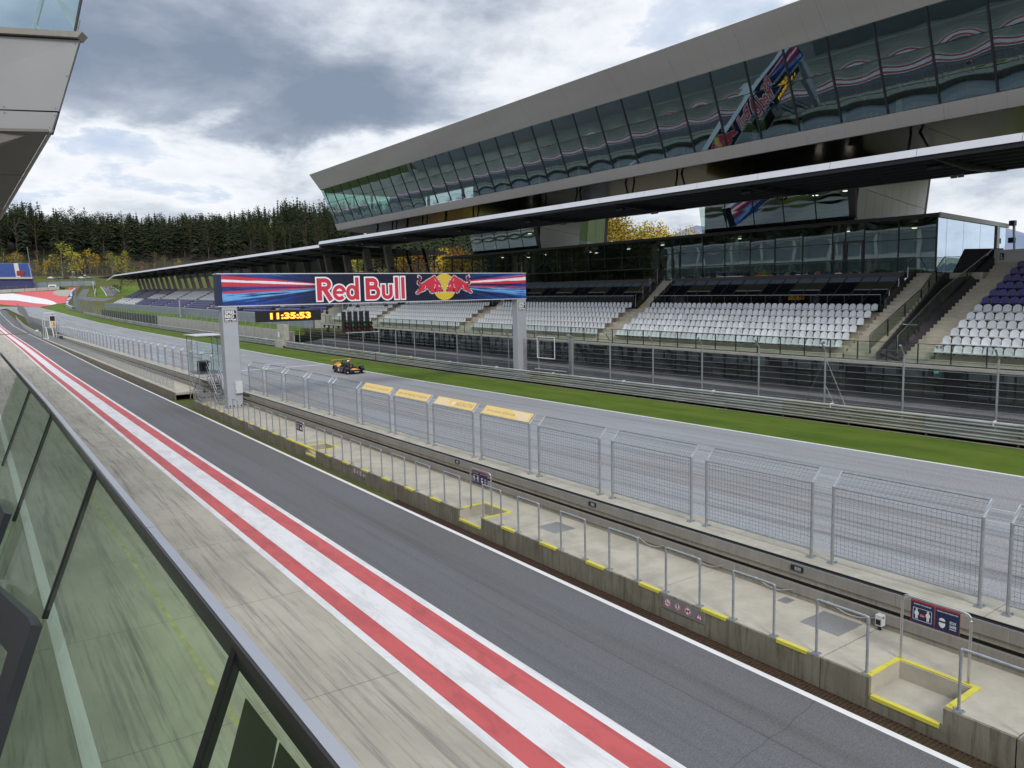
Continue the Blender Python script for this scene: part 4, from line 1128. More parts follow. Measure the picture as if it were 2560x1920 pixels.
# marshal post far down on the second platform
mp = thing('marshal_post', 'distant marshal post with yellow signal panel and white stairs at the pit exit', 'marshal post', (13.6, 196, ep(135)+.6))
zb_ = ep(135)+.6
for x in (12.9, 14.9):
    for y in (193, 198.5):
        mb = MB(); mb.tube([(x, y, zb_), (x, y, zb_+5.6)], .07, 6); mb.build('post', 'box_white', mp)
mb = MB(); mb.box(12.8, 15, 192.8, 198.7, zb_+5.5, zb_+5.7); mb.build('roof', 'box_white', mp)
mb = MB(); mb.box(12.9, 14.9, 193, 198.5, zb_+2.4, zb_+2.5); mb.build('floor_deck', 'galv', mp)
mb = MB(); mb.box(13.95, 14.85, 192.86, 192.98, zb_+3.9, zb_+4.9); mb.build('screen', 'sign_black', mp)
mb = MB(); mb.box(13.95, 14.85, 192.86, 192.98, zb_+2.6, zb_+3.8); mb.box(13.8, 15.0, 192.98, 193.05, zb_+2.4, zb_+5.1); sp_ = mb.build('signal_panel', 'box_white', mp)
mb = MB(); mb.box(14.1, 14.5, 192.84, 192.86, zb_+2.7, zb_+3.7); mb.build('yellow_panel', 'logo_yellow', sp_)
mb = MB(); mb.box(14.5, 14.75, 192.84, 192.86, zb_+2.7, zb_+3.6); mb.build('red_panel', 'logo_red', sp_)
for x in (13.1, 14.2):
    mb = MB(); mb.tube([(x, 193, zb_+2.5), (x, 189.5, zb_+.1)], .09, 6); mb.build('stringer', 'box_white', mp)
rb = thing('litter_bin', 'dark grey bin standing on the farther platform beside the marshal post', 'bin', (14.5, 178, zb_))
mb = MB(); mb.box(14.2, 14.8, 177.7, 178.3, zb_, zb_+1.0); mb.build('body', 'dark_frame', rb)
mb = MB(); mb.box(14.15, 14.85, 177.65, 178.35, zb_+1.0, zb_+1.08); mb.build('lid', 'galv_dark', rb)

# ================================================================== RIGHT GUARDRAIL AND CATCH FENCE
gr = thing('guardrail', 'long triple steel guardrail between the grass verge and the main stand', 'guardrail', (37.3, 60, .5))
mb = MB(); L = 4.0
prof = [(0.0,0.0),(-.03,.02),(-.11,.055),(-.11,.09),(-.02,.13),(-.02,.145),(-.11,.185),(-.11,.22),(-.03,.255),(0,.275)]
secs = [[(x, y, z) for x, z in prof] + [(x+.012, y, z) for x, z in reversed(prof)] for y in (0, L)]
mb.loft(secs); beam_me = mesh_of(mb, 'rail_beam', 'rail_beam', True); beam_me2 = beam_me.copy(); beam_me2.materials[0] = MATS['rail_beam_old']
for p in list(beam_me.polygons)+list(beam_me2.polygons): p.use_smooth = False
mb = MB(); mb.box(.014, .12, -.05, .05, 0, 1.0); post_me = mesh_of(mb, 'post', 'galv_dark')
mb = MB(); mb.box(-.10, .14, -.035, .035, 0.98, 1.03); mb.box(-.10, -.088, -.035, .035, .80, .98); cap_me = mesh_of(mb, 'rail_cap', 'sign_white')
rng = random.Random(3); y = -14.0; k = 0
gend = 348
while y < gend:
    if not (111.5 < y+2 < 114.2):
        me_ = beam_me2 if rng.random() < .35 else beam_me
        sl = math.atan2(et(y+L)-et(y), L)
        for j, h in enumerate((.12, .45, .78)):
            if y > 150 and j == 0: pass
            o = inst('rail_beam', me_, gr, (37.28, y, et(y)+h), (sl, 0, 0))
        inst('post', post_me, gr, (37.28, y, et(y)))
        if k % 2 == 1 and y < 120: inst('rail_cap', cap_me, gr, (37.28, y+1, et(y+1)+.06))
    y += L; k += 1
o = thing('concrete_block', 'concrete block and gate gap in the guardrail below the clock', 'barrier', (37.9, 112.8, et(112)))
mb = MB(); mb.box(37.2, 38.0, 111.2, 114.6, et(112), et(112)+1.05); mb.build('block', 'pale_wall', o)
mb = MB(); mb.box(37.5, 38.2, 110.9, 114.0, et(112)+1.05, et(112)+3.4); mb.build('upright_slab', 'pale_wall', o)
mb = MB(); mb.box(37.18, 37.2, 112.2, 112.9, et(112)+1.5, et(112)+2.3); mb.build('notice', 'sign_white', o)
o = thing('marker_post', 'thin red marker post standing in front of the guardrail near the car', 'post', (37.0, 79.0, et(79)))
mb = MB(); mb.tube([(37.05, 79, et(79)), (37.05, 79, et(79)+1.0)], .045, 6); mb.build('post', 'car_red', o)
# catch fence bays
cf = thing('catch_fence', 'tall galvanised catch fence with leaning post tops behind the guardrail', 'fence', (38.3, 60, .5))
PH = 3.77
mb = MB(); mb.tube([(0,0,0),(0,0,PH),(-.42,0,PH+.52)], .055, 8); postf = mesh_of(mb, 'post', 'galv')
mb = MB()
BL = 4.35
for i in range(9): mb.tube([(-.03, 0, .65+.345*i), (-.03, BL, .65+.345*i)], .008, 4, False)
mb.tube([(-.2, 0, PH+.24), (-.2, BL, PH+.24)], .006, 3, False)
cab = mesh_of(mb, 'cable', 'galv')
mb = MB(); s_ = .15; z0, z1 = .55, 3.62; c = z0 - BL
def dline(c_, sg):
    # line z = c_ + sg*y clipped to [0,BL]x[z0,z1]
    pts = []
    for y_ in (0.0, BL):
        z_ = c_+sg*y_
        if z0 <= z_ <= z1: pts.append((y_, z_))
    for z_ in (z0, z1):
        y_ = (z_-c_)/sg
        if 0 < y_ < BL: pts.append((y_, z_))
    if len(pts) >= 2: mb.tube([(0, *pts[0]), (0, *pts[1])], .0046, 3, False)
c = z0-BL
while c < z1: dline(c, 1); c += s_
c = z0
while c < z1+BL: dline(c, -1); c += s_
netm = mesh_of(mb, 'chain_link', 'galv_dark')
y = 2.31-4.35*2; k = 0
while y < 330:
    z = et(y)
    if y < 330: inst('post', postf, cf, (38.3, y, z))
    inst('cable', cab, cf, (38.3, y, z), (math.atan2(et(y+BL)-et(y), BL), 0, 0))
    if y < 62:
        o = inst('chain_link', netm, cf, (38.3, y, z)); o['kind'] = 'stuff'
    y += BL; k += 1
# anchor stays and turnbuckles at the near post
mb = MB()
for dy_ in (-1.5, -.9, .9, 1.5): mb.tube([(38.33, 24.06, 3.9 if abs(dy_) > 1 else 2.4), (38.33, 24.06+dy_, .8)], .012, 4)
mb.build('stay_cable', 'galv', cf)
mb = MB()
for i in range(9):
    for dy_ in (-.95, .95): mb.tube([(38.26, 24.06+dy_-.09, 1.15+.345*i), (38.26, 24.06+dy_+.09, 1.15+.345*i)], .020, 5)
mb.build('turnbuckle', 'steel', cf)
# gate post and framed mesh window next to the right pillar
o = thing('camera_post', 'thick grey post with a small camera on top behind the catch fence', 'post', (39.0, 46.9, .8))
mb = MB(); mb.box(38.95, 39.25, 46.75, 47.05, .8, 4.25); mb.build('post', 'galv', o)
mb = MB(); mb.tube([(39.05, 46.75, 4.36), (39.05, 47.25, 4.45)], .10, 8); mb.build('camera', 'galv', o)
o = thing('frame_window', 'square steel frame with wire mesh fixed in the fence right of the pillar', 'window frame', (38.2, 49.3, 2.6))
mb = MB()
for a, b in (((38.2,47.9,2.55),(38.2,50.2,2.55)),((38.2,50.2,2.55),(38.2,50.2,4.28)),((38.2,50.2,4.28),(38.2,47.9,4.28)),((38.2,47.9,4.28),(38.2,47.9,2.55))): mb.tube([a, b], .045, 4)
mb.build('frame', 'white_fascia', o)
mb = MB(); mb.tube([(38.2, 46.4, 1.62), (38.2, 50.6, 1.62)], .035, 5); mb.build('cross_rail', 'white_fascia', o)

# ================================================================== RACE CAR
CX, CY0 = 29.86, 71.9
car = thing('race_car', 'black and orange open track car with rear wing driving on the straight', 'car', (CX, 70.0, et(70)))
zc = et(70)
def W(x, y, z): return (CX+x, CY0-y, zc+z)          # local: y forwards (0 tail .. 3.75 nose), x to the photo's right
def cs(y, hw, zlo, zhi, hw2=None): 
    hw2 = hw2 if hw2 is not None else hw*.8
    return [W(-hw, y, zlo), W(hw, y, zlo), W(hw, y, (zlo+zhi)*.55), W(hw2, y, zhi), W(-hw2, y, zhi), W(-hw, y, (zlo+zhi)*.55)]
mb = MB(); mb.loft([cs(.15,.50,.22,.80,.38), cs(.7,.62,.16,.84,.46), cs(1.25,.66,.13,.62,.55), cs(2.1,.62,.13,.56,.52), cs(2.7,.44,.14,.56,.36), cs(3.3,.34,.16,.46,.26), cs(3.62,.22,.18,.34,.16)])
mb.build('body', 'car_black', car)
for sx in (-1, 1):
    mb = MB(); mb.loft([[W(sx*.60, y, .12), W(sx*.92, y, .12), W(sx*.92, y, h*.7), W(sx*.80, y, h), W(sx*.60, y, h)] for y, h in ((.95,.62),(1.3,.55),(2.0,.42),(2.45,.36))]); mb.build('side_pod', 'car_black', car)
    mb = MB(); mb.plate([W(sx*.925, 1.55, .16), W(sx*.925, 1.85, .16), W(sx*.925, 1.72, .60), W(sx*.925, 1.42, .60)], (sx*.008,0,0)); mb.build('side_stripe', 'car_red', car)
    mb = MB(); mb.plate([W(sx*.935, 1.6, .24), W(sx*.935, 1.85, .24), W(sx*.935, 1.85, .44), W(sx*.935, 1.6, .44)], (sx*.006,0,0)); mb.build('number_square', 'sign_white', car)
    # engine cover flanks, orange and yellow
    mb = MB(); mb.loft([[W(sx*.44, y, z0_), W(sx*.80, y, z0_), W(sx*.70, y, (z0_+z1_)/2+.1), W(sx*.40, y, z1_)] for y, z0_, z1_ in ((.10,.50,.88),(.5,.50,.96),(.95,.50,.90),(1.1,.46,.78))]); mb.build('engine_cover', 'flame_yellow', car)
    mb = MB(); mb.plate([W(sx*.62, .3, .86), W(sx*.70, .9, .80), W(sx*.48, 1.05, .97), W(sx*.45, .5, 1.01)], (sx*.02,0,.02)); mb.build('flank_flash', 'orange_carbon', car)
    # front wings / fenders over the wheels
    mb = MB(); mb.loft([[W(sx*(.62+.34*t_), 3.15+.30*math.cos(a)*1.25, .30+.36*math.sin(a)) for t_ in (0, 1)] + [W(sx*(.62+.34*t_), 3.15+.33*math.cos(a)*1.25, .30+.41*math.sin(a)) for t_ in (1, 0)] for a in [math.pi*(-.02+.17*i) for i in range(7)]]); mb.build('front_fender', 'car_black', car)
    mb = MB(); mb.loft([[W(sx*(.66+.32*t_), .62+.34*math.cos(a)*1.2, .31+.38*math.sin(a)) for t_ in (0, 1)] + [W(sx*(.66+.32*t_), .62+.37*math.cos(a)*1.2, .31+.43*math.sin(a)) for t_ in (1, 0)] for a in [math.pi*(-.02+.17*i) for i in range(7)]]); mb.build('rear_fender', 'car_black', car)
    for yy, rr, ww in ((3.15, .29, .20), (.62, .31, .25)):
        c0 = Vector(W(sx*(.94-ww), yy, rr+.005)); nd = Vector((sx, 0, 0))
        mb = MB(); n = 22
        secs = []
        for q, rad in ((0, rr*.86), (.02, rr), (ww-.02, rr), (ww, rr*.86), (ww, rr*.66), (ww-.04, rr*.62)):
            secs.append([c0 + nd*q + Vector((0, math.cos(2*math.pi*k/n)*rad, math.sin(2*math.pi*k/n)*rad)) for k in range(n)])
        mb.loft(secs, True, False); wh_ = mb.build('wheel', 'rubber', car, False)
        mb = MB(); mb.disc(c0+nd*(ww-.05), rr*.62, nd, n=18)
        for k in range(8):
            a = 2*math.pi*k/8; d_ = Vector((0, math.cos(a), math.sin(a))); e_ = Vector((0, -math.sin(a), math.cos(a)))*.018
            mb.add([c0+nd*(ww-.02)+d_*.05-e_, c0+nd*(ww-.02)+d_*rr*.62-e_, c0+nd*(ww-.02)+d_*rr*.62+e_, c0+nd*(ww-.02)+d_*.05+e_], [(0,1,2,3)])
        mb.build('rim', 'galv_dark', wh_)
    mb = MB(); mb.tube([W(sx*.30, 2.9, .30), W(sx*.75, 3.15, .32)], .022, 5); mb.tube([W(sx*.30, 3.2, .22), W(sx*.75, 3.15, .24)], .022, 5); mb.build('wishbone', 'galv_dark', car)
    mb = MB(); mb.tube([W(sx*.55, 2.35, .55), W(sx*.78, 2.45, .82)], .015, 5); mb.ball(W(sx*.80, 2.45, .86), .07, 8, 6, (1, .6, .8)); mb.build('mirror', 'car_black', car)
    mb = MB(); mb.tube([W(sx*.26, 1.30, .55), W(sx*.24, 1.12, 1.15), W(sx*.14, 1.08, 1.22)], .035, 6); mb.tube([W(sx*.22, 1.1, 1.12), W(sx*.2, .35, .85)], .025, 5)
    hoop_ = mb.build('roll_hoop', 'black', car)
# nose, splitter, flame graphics
mb = MB(); mb.loft([[W(-.95,3.35,.10),W(.95,3.35,.10),W(.95,3.35,.14),W(-.95,3.35,.14)],[W(-.93,3.74,.09),W(.93,3.74,.09),W(.93,3.74,.12),W(-.93,3.74,.12)]]); mb.build('front_splitter', 'car_black', car)
mb = MB(); mb.loft([[W(-.62,3.5,.14),W(.62,3.5,.14),W(.55,3.5,.36),W(-.55,3.5,.36)],[W(-.55,3.72,.13),W(.55,3.72,.13),W(.45,3.72,.28),W(-.45,3.72,.28)]]); mb.build('nose', 'car_black', car)
mb = MB(); poly = [W(-.62,3.52,.375),W(.62,3.52,.375),W(.42,3.0,.50),W(.20,2.72,.575),W(-.20,2.72,.575),W(-.42,3.0,.50)]; mb.plate(poly, (0,0,.012)); mb.build('bonnet', 'car_black', car)
mb = MB(); mb.plate([W(-.50,3.50,.392),W(.50,3.50,.392),W(.26,3.12,.485),W(-.26,3.12,.485)], (0,0,.008)); mb.build('bonnet_band', 'orange_carbon', car)
mb = MB(); mb.plate([W(-.30,3.5,.392),W(.30,3.5,.392),W(.12,3.1,.50),W(0,3.3,.46),W(-.12,3.1,.50)], (0,0,.016)); mb.build('bonnet_flash', 'flame_yellow', car)
for x in (-.86, .78):
    mb = MB(); mb.plate([W(x,3.50,.16),W(x+.16,3.50,.16),W(x+.16,3.50,.34),W(x,3.50,.34)], (0,-.012,0)); mb.build('number_square', 'sign_white', car)
mb = MB(); mb.plate([W(-.18,3.73,.19),W(.30,3.73,.19),W(.30,3.73,.235),W(-.18,3.73,.235)], (0,-.012,0)); mb.build('nose_lettering', 'sign_white', car)
# rear wing
mb = MB(); mb.loft([[W(x,.02,1.20),W(x,.32,1.22),W(x,.32,1.25),W(x,.02,1.235)] for x in (-.95,.95)]); mb.build('rear_wing', 'flame_yellow', car)
for x in (-.97, .95):
    mb = MB(); mb.box(CX+x, CX+x+.02, CY0-.36, CY0+.02, zc+1.06, zc+1.30); mb.build('wing_end_plate', 'orange_carbon', car)
mb = MB(); mb.tube([W(-.4,.2,.85), W(-.4,.15,1.2)], .02, 5); mb.tube([W(.4,.2,.85), W(.4,.15,1.2)], .02, 5); mb.build('wing_strut', 'black', car)
mb = MB(); mb.loft([[W(x,1.15,.40),W(x,1.5,.36),W(x,1.45,.44),W(x,1.22,.98),W(x,1.12,.98)] for x in (-.42,-.06)]); mb.loft([[W(x,1.15,.40),W(x,1.5,.36),W(x,1.45,.44),W(x,1.22,.98),W(x,1.12,.98)] for x in (.06,.42)]); mb.build('seat', 'black', car)
mb = MB()
for a in range(10): pass
ring = [W(.24+.14*math.cos(q*math.pi/6), 2.02-.05*math.sin(q*math.pi/6), .66+.13*math.sin(q*math.pi/6)) for q in range(13)]
mb.tube(ring, .016, 5, False); mb.build('steering_wheel', 'black', car)
# driver: one continuous skinned figure, seated
def skin_body(name, J, E, mat_, parent=None, loc=None, sub=1):
    me = bpy.data.meshes.new(name); me.from_pydata([p for p, r in J], E, [])
    o = bpy.data.objects.new(name, me); col.objects.link(o)
    o.modifiers.new('skin', 'SKIN'); s2 = o.modifiers.new('sub', 'SUBSURF'); s2.levels = sub; s2.render_levels = sub
    for i, (p, r) in enumerate(J): me.skin_vertices[0].data[i].radius = (r, r)
    me.skin_vertices[0].data[0].use_root = True
    dg = bpy.context.evaluated_depsgraph_get(); dg.update()
    m2 = bpy.data.meshes.new_from_object(o.evaluated_get(dg)); bpy.data.objects.remove(o)
    m2.materials.clear(); m2.materials.append(MATS[mat_])
    o = bpy.data.objects.new(name, m2); col.objects.link(o)
    if parent is not None:
        o.parent = parent; o.location = -org_of(parent)
    for p in m2.polygons: p.use_smooth = True
    return o
pl0 = Vector(W(.24, 1.45, .30))
per = thing('person', 'driver in dark suit and white helmet sitting in the race car', 'person', W(.24, 1.45, .30))
J = [(W(.24,1.45,.36),.15),(W(.24,1.38,.58),.15),(W(.24,1.33,.80),.155),(W(.24,1.33,.92),.06),
     (W(.05,1.36,.82),.07),(W(.00,1.60,.68),.05),(W(.12,1.90,.70),.04),(W(.14,1.98,.70),.045),
     (W(.43,1.36,.82),.07),(W(.49,1.60,.68),.05),(W(.38,1.90,.70),.04),(W(.36,1.98,.70),.045),
     (W(.14,1.75,.42),.09),(W(.14,2.15,.50),.07),(W(.16,2.55,.34),.055),
     (W(.36,1.75,.42),.09),(W(.36,2.15,.50),.07),(W(.34,2.55,.34),.055)]
E_ = [(0,1),(1,2),(2,3),(2,4),(4,5),(5,6),(6,7),(2,8),(8,9),(9,10),(10,11),(0,12),(12,13),(13,14),(0,15),(15,16),(16,17)]
skin_body('body', J, E_, 'suit', per)
mb = MB(); mb.ball(W(.24,1.36,1.06), .145, 14, 10, (.92,1.05,1)); hm = mb.build('helmet', 'helmet', per, True)
mb = MB(); vs = []
for zz_, aa in ((-.045, .95), (.035, .95)):
    vs.append([Vector(W(.24,1.36,1.06)) + Vector((.138*math.sin(a), -.158*math.cos(a), zz_)) for a in [aa*(-1+.25*k) for k in range(9)]])
mb.loft(vs, False, False); mb.build('visor', 'black', hm)

# ================================================================== MAIN GRANDSTAND
gs = thing('grandstand', 'main concrete grandstand with white seats, glass parapet and glazed lounges', 'grandstand', (46, 60, .8))
def lofty(mb, fn, ys, **k): mb.loft([fn(y) for y in ys], **k)
def boxy(mb, x0, x1, y0, y1, z0, z1, zf=gz, n=1):
    """box whose top and bottom follow the rising ground"""
    ys = [y0+(y1-y0)*i/n for i in range(n+1)]
    mb.loft([[(x0, y, z0+zf(y)), (x1, y, z0+zf(y)), (x1, y, z1+zf(y)), (x0, y, z1+zf(y))] for y in ys])
YE = 107.0
blocks = [(26.1, 46.4, 6, 0), (48.4, 68.8, 6, 0), (70.9, 91.2, 6, 0), (93.3, YE, 6, 0)]
RB = (6.0, 20.72)
def tread_z(k): return 3.72 + .42*k
# deck edge and front band
mb = MB(); boxy(mb, 41.92, 42.74, RB[0], YE, 3.33, 3.54); mb.build('deck', 'tier', gs)
mb = MB(); boxy(mb, 41.86, 41.915, RB[0], YE, 3.35, 3.50); mb.build('deck_band', 'pale_wall', gs)
# glass parapet with posts
panel_me = {}
def rail_run(root, x, y0, y1, pitch, z0, z1, glass_, zf=gz, post='dark_frame', top='dark_frame', lower=True, first=None):
    mb = MB(); mb.box(x-.02, x+.03, -.03, .03, z0-.18, z1); pm = mesh_of(mb, 'post', post)
    mb = MB(); mb.hexa([(x-.006, .035, z0+.05), (x+.006, .035, z0+.05), (x+.006, pitch-.035, z0+.05+zf(pitch)-zf(0)), (x-.006, pitch-.035, z0+.05+zf(pitch)-zf(0)), (x-.006, .035, z1-.03), (x+.006, .035, z1-.03), (x+.006, pitch-.035, z1-.03+zf(pitch)-zf(0)), (x-.006, pitch-.035, z1-.03+zf(pitch)-zf(0))]) if glass_ else None
    gm = mesh_of(mb, 'glass_pane', glass_) if glass_ else None
    y = first if first is not None else y0
    while y < y1 + .01:
        inst('post', pm, root, (0, y, zf(y)))
        if gm and y + pitch <= y1 + .01: inst('glass_pane', gm, root, (0, y, zf(y)))
        y += pitch
    mb = MB(); boxy(mb, x-.025, x+.035, y0, y1, z1, z1+.035, zf); mb.build('handrail', top, root)
    if lower:
        mb = MB(); boxy(mb, x-.02, x+.03, y0, y1, z0, z0+.05, zf); boxy(mb, x-.012, x+.02, y0, y1, z0+.22, z0+.24, zf); mb.build('lower_rail', post, root)
rail_run(gs, 41.96, 12.18, YE, 1.735, 3.55, 4.64, 'glass_rail')
# tiers
for bi, (y0, y1, n, _) in enumerate(blocks):
    for k in range(n):
        mb = MB(); x0 = 42.74+.8*k; boxy(mb, x0, x0+.8+(.0 if k < 5 else .0), y0, y1, 3.2+.42*k-.25*0, tread_z(k)); mb.build('tier_step', 'tier', gs)
for k in range(13):
    mb = MB(); x0 = 42.74+.8*k; boxy(mb, x0, x0+.8, RB[0], RB[1]-.06*k*.8, 3.2+.42*k, tread_z(k)); mb.build('tier_step', 'tier', gs)
# aisles with half steps
def aisle(y0, y1, n, x0=42.74, zb_=3.54):
    for k in range(2*n+1):
        mb = MB(); x = x0+.4*k; boxy(mb, x+.002, x+.402, y0+.004, y1-.004, zb_-.4+.21*k, zb_+.0+.21*(k)+.02 if k else zb_+.02); mb.build('aisle_step', 'tier', gs)
for a, b in ((46.4, 48.4), (68.8, 70.9), (91.2, 93.3)): aisle(a, b, 6)
# seats
def seat_mb():
    mb = MB(); w2 = .215
    # back: arched shell, slightly curved in plan
    cols = 7; top = [.30, .385, .42, .43, .42, .385, .30]
    front = []; back = []
    for i in range(cols):
        u = -1 + 2*i/(cols-1); y = u*w2; bow = .035*(u*u)
        front.append([(.16-bow, y, .03), (.185-bow, y, .18), (.225-bow, y, top[i]*.97)]); back.append([(.185-bow, y, .03), (.21-bow, y, .18), (.245-bow, y, top[i]*.97)])
    for grid, fl in ((front, False), (back, True)):
        vs = [p for c_ in grid for p in c_]; fs = []
        for i in range(cols-1):
            for j in range(2):
                q = (i*3+j, (i+1)*3+j, (i+1)*3+j+1, i*3+j+1); fs.append(q if not fl else q[::-1])
        mb.add(vs, fs)
    rim = [front[0][0], front[0][1], front[0][2]] + [front[i][2] for i in range(1, cols)] + [front[-1][1], front[-1][0]]
    rimb = [back[0][0], back[0][1], back[0][2]] + [back[i][2] for i in range(1, cols)] + [back[-1][1], back[-1][0]]
    n = len(rim); mb.add(rim + rimb, [(i, i+1, n+i+1, n+i) for i in range(n-1)])
    # pan
    mb.loft([[(-.20, -w2*.95, -.03), (-.20, w2*.95, -.03), (-.21, w2*.9, .012), (-.21, -w2*.9, .012)], [(-.05, -w2, -.03), (-.05, w2, -.03), (-.05, w2, .03), (-.05, -w2, .03)], [(.18, -w2*.98, -.03), (.18, w2*.98, -.03), (.18, w2*.98, .055), (.18, -w2*.98, .055)]])
    mb.mat(1); mb.box(-.10, .12, .07, .14, -.12, -.031); mb.box(-.06, .10, -.12, -.08, -.10, -.031)
    return mb
seat_w = mesh_of(seat_mb(), 'seat', ['white_seat', 'seat_bracket']); seat_b = mesh_of(seat_mb(), 'seat', ['blue_seat', 'seat_bracket'])
allseats = []
for k in range(12):
    for j in range(22):
        y = 20.42-.055*k*.8-.5*j
        if y > 8: allseats.append((43.18+.8*k, y, tread_z(k)+.43+gz(y), k >= 6))
for (y0, y1, n, _) in blocks:
    for k in range(6):
        y = y0+.28
        while y < y1-.2: allseats.append((43.18+.8*k, y, tread_z(k)+.43+gz(y), False)); y += .5
def inview(x, y, z):
    v = Vector((x, y, z-HC)); d = v.dot(fwd)
    return d > 0 and abs(v.dot(right)/d) < .69
def near_key(s): return (0 if inview(*s[:3]) else 1, s[0]*s[0]+s[1]*s[1])
allseats.sort(key=near_key)
rs = random.Random(77)
for s in allseats[:300]: inst('seat', seat_b if s[3] else seat_w, gs, (s[0]+rs.uniform(-.012, .012), s[1]+rs.uniform(-.01, .01), s[2]), (0, rs.uniform(-.035, .035), rs.uniform(-.03, .03)))
def seat_far(mb, x, y, z):
    mb.add([(x+.16,y-.2,z),(x+.16,y+.2,z),(x+.24,y+.2,z+.30),(x+.24,y+.1,z+.42),(x+.24,y-.1,z+.42),(x+.24,y-.2,z+.30)], [(0,1,2,3,4,5)])
    mb.hexa([(x-.2,y-.2,z-.04),(x+.18,y-.2,z-.04),(x+.18,y+.2,z-.04),(x-.2,y+.2,z-.04),(x-.2,y-.2,z+.01),(x+.18,y-.2,z+.04),(x+.18,y+.2,z+.04),(x-.2,y+.2,z+.01)])
mb = MB()
for s in allseats[300:]: seat_far(mb, *s[:3])
o = mb.build('seat', 'white_seat', gs); o['kind'] = 'stuff'
# walkway, balustrade and sloping lounge glazing behind the seats
def segs(y0, y1, pitch):
    n = max(1, round((y1-y0)/pitch)); return [(y0+(y1-y0)*i/n, y0+(y1-y0)*(i+1)/n) for i in range(n)]
for (y0, y1, n, _) in blocks:
    mb = MB(); boxy(mb, 47.5, 48.0, y0, y1, 5.6, 6.10); mb.build('walkway', 'tier', gs)
    mb = MB(); boxy(mb, 47.80, 47.9, y0, y1, 6.10, 6.62); mb.build('plinth', 'dark_panel', gs)
    # slope from (47.9,6.6) to (50.4,8.35)
    def SL(s, off=0.0): 
        X = 47.9+2.45*s; Z = 6.62+1.78*s; n_ = Vector((-1.78, 0, 2.45)).normalized()*off
        return X+n_.x, Z+n_.z
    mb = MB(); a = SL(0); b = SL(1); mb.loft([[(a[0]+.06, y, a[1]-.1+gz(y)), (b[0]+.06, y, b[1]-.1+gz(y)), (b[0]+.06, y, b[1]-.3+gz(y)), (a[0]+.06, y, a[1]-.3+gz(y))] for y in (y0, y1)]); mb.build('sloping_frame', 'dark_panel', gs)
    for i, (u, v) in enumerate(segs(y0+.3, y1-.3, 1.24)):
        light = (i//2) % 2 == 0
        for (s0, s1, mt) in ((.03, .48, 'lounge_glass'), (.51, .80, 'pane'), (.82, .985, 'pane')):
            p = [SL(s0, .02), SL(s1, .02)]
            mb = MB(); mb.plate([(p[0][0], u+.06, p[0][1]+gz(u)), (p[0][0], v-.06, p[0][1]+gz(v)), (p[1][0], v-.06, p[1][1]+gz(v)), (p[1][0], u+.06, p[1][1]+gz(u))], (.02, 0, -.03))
            mtn = 'lounge_sky' if s0 > .81 else ('lounge_olive' if (light and s0 > .5) else 'lounge_black')  # top row: sky reflection put into the pane colour
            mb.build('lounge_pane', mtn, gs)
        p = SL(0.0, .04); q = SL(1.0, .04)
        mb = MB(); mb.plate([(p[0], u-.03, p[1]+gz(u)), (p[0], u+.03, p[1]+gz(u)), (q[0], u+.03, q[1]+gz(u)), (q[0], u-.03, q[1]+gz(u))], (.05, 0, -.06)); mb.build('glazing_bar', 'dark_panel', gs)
        if light:
            p = SL(.495, .07); mb = MB(); mb.tube([(p[0], u+.05, p[1]+gz(u)), (p[0], v-.05, p[1]+gz(v))], .03, 5); mb.build('vent_bar', 'galv', gs)
    rail_run(gs, 47.62, y0+.05, y1-.05, 1.24, 6.12, 7.22, 'glass_smoke', top='steel', lower=False)
    mb = MB(); boxy(mb, 50.30, 50.95, y0, y1, 8.40, 8.68); mb.build('sill_band', 'dark_panel', gs)
# stairs up to the terrace, one by each aisle
for a, b in ((46.4, 48.4), (68.8, 70.9), (91.2, 93.3)):
    for k in range(14):
        mb = MB(); x = 47.95+.22*k; boxy(mb, x, x+.23, a+.35, b-.25, 5.9+.18*k, 6.16+.18*(k)); mb.build('stair_step', 'tier', gs)
    for yy in (a+.2, b-.1):
        mb = MB(); mb.plate([(47.8, yy, 6.0+gz(yy)), (51, yy, 8.2+gz(yy)), (51, yy, 8.75+gz(yy)), (47.8, yy, 6.55+gz(yy))], (0, .1, 0)); mb.build('stair_cheek', 'dark_panel', gs)
        mb = MB(); mb.tube([(47.6, yy, 7.25+gz(yy)), (50.4, yy, 9.6+gz(yy)), (51.0, yy, 9.65+gz(yy))], .022, 6)
        for q in range(4): mb.tube([(47.7+q*.9, yy, 6.3+q*.62+gz(yy)), (47.7+q*.9, yy, 7.32+q*.76+gz(yy))], .018, 4)
        mb.build('stair_rail', 'steel', gs)

# ---- double stair between the left and right blocks
# left flight (Y 23.9..25.6)
for k in range(22):
    x = 43.3+.355*k; mb = MB(); boxy(mb, x+.003, x+.36, 23.95, 25.95-.02*k, 3.3+.21*k, 3.90+.222*k); mb.build('stair_step', 'tier', gs)
mb = MB(); boxy(mb, 51.0, 54.5, 21.6, 25.7, 8.1, 8.53); mb.build('terrace_floor', 'tier', gs)
mb = MB(); mb.plate([(47.5, 25.70, 6.0), (51.0, 25.6, 8.4), (51.0, 25.6, 8.75), (47.5, 25.70, 6.95)], (0, .12, 0)); mb.build('stair_cheek', 'dark_panel', gs)
mb = MB(); mb.tube([(47.6, 25.75, 7.35), (50.6, 25.6, 9.55), (50.7, 25.6, 9.55)], .03, 6)
for q in range(3): mb.tube([(47.9+q*1.1, 25.75, 6.5+q*.72), (47.9+q*1.1, 25.75, 7.5+q*.82)], .03, 4)
mb.build('stair_rail', 'steel', gs)
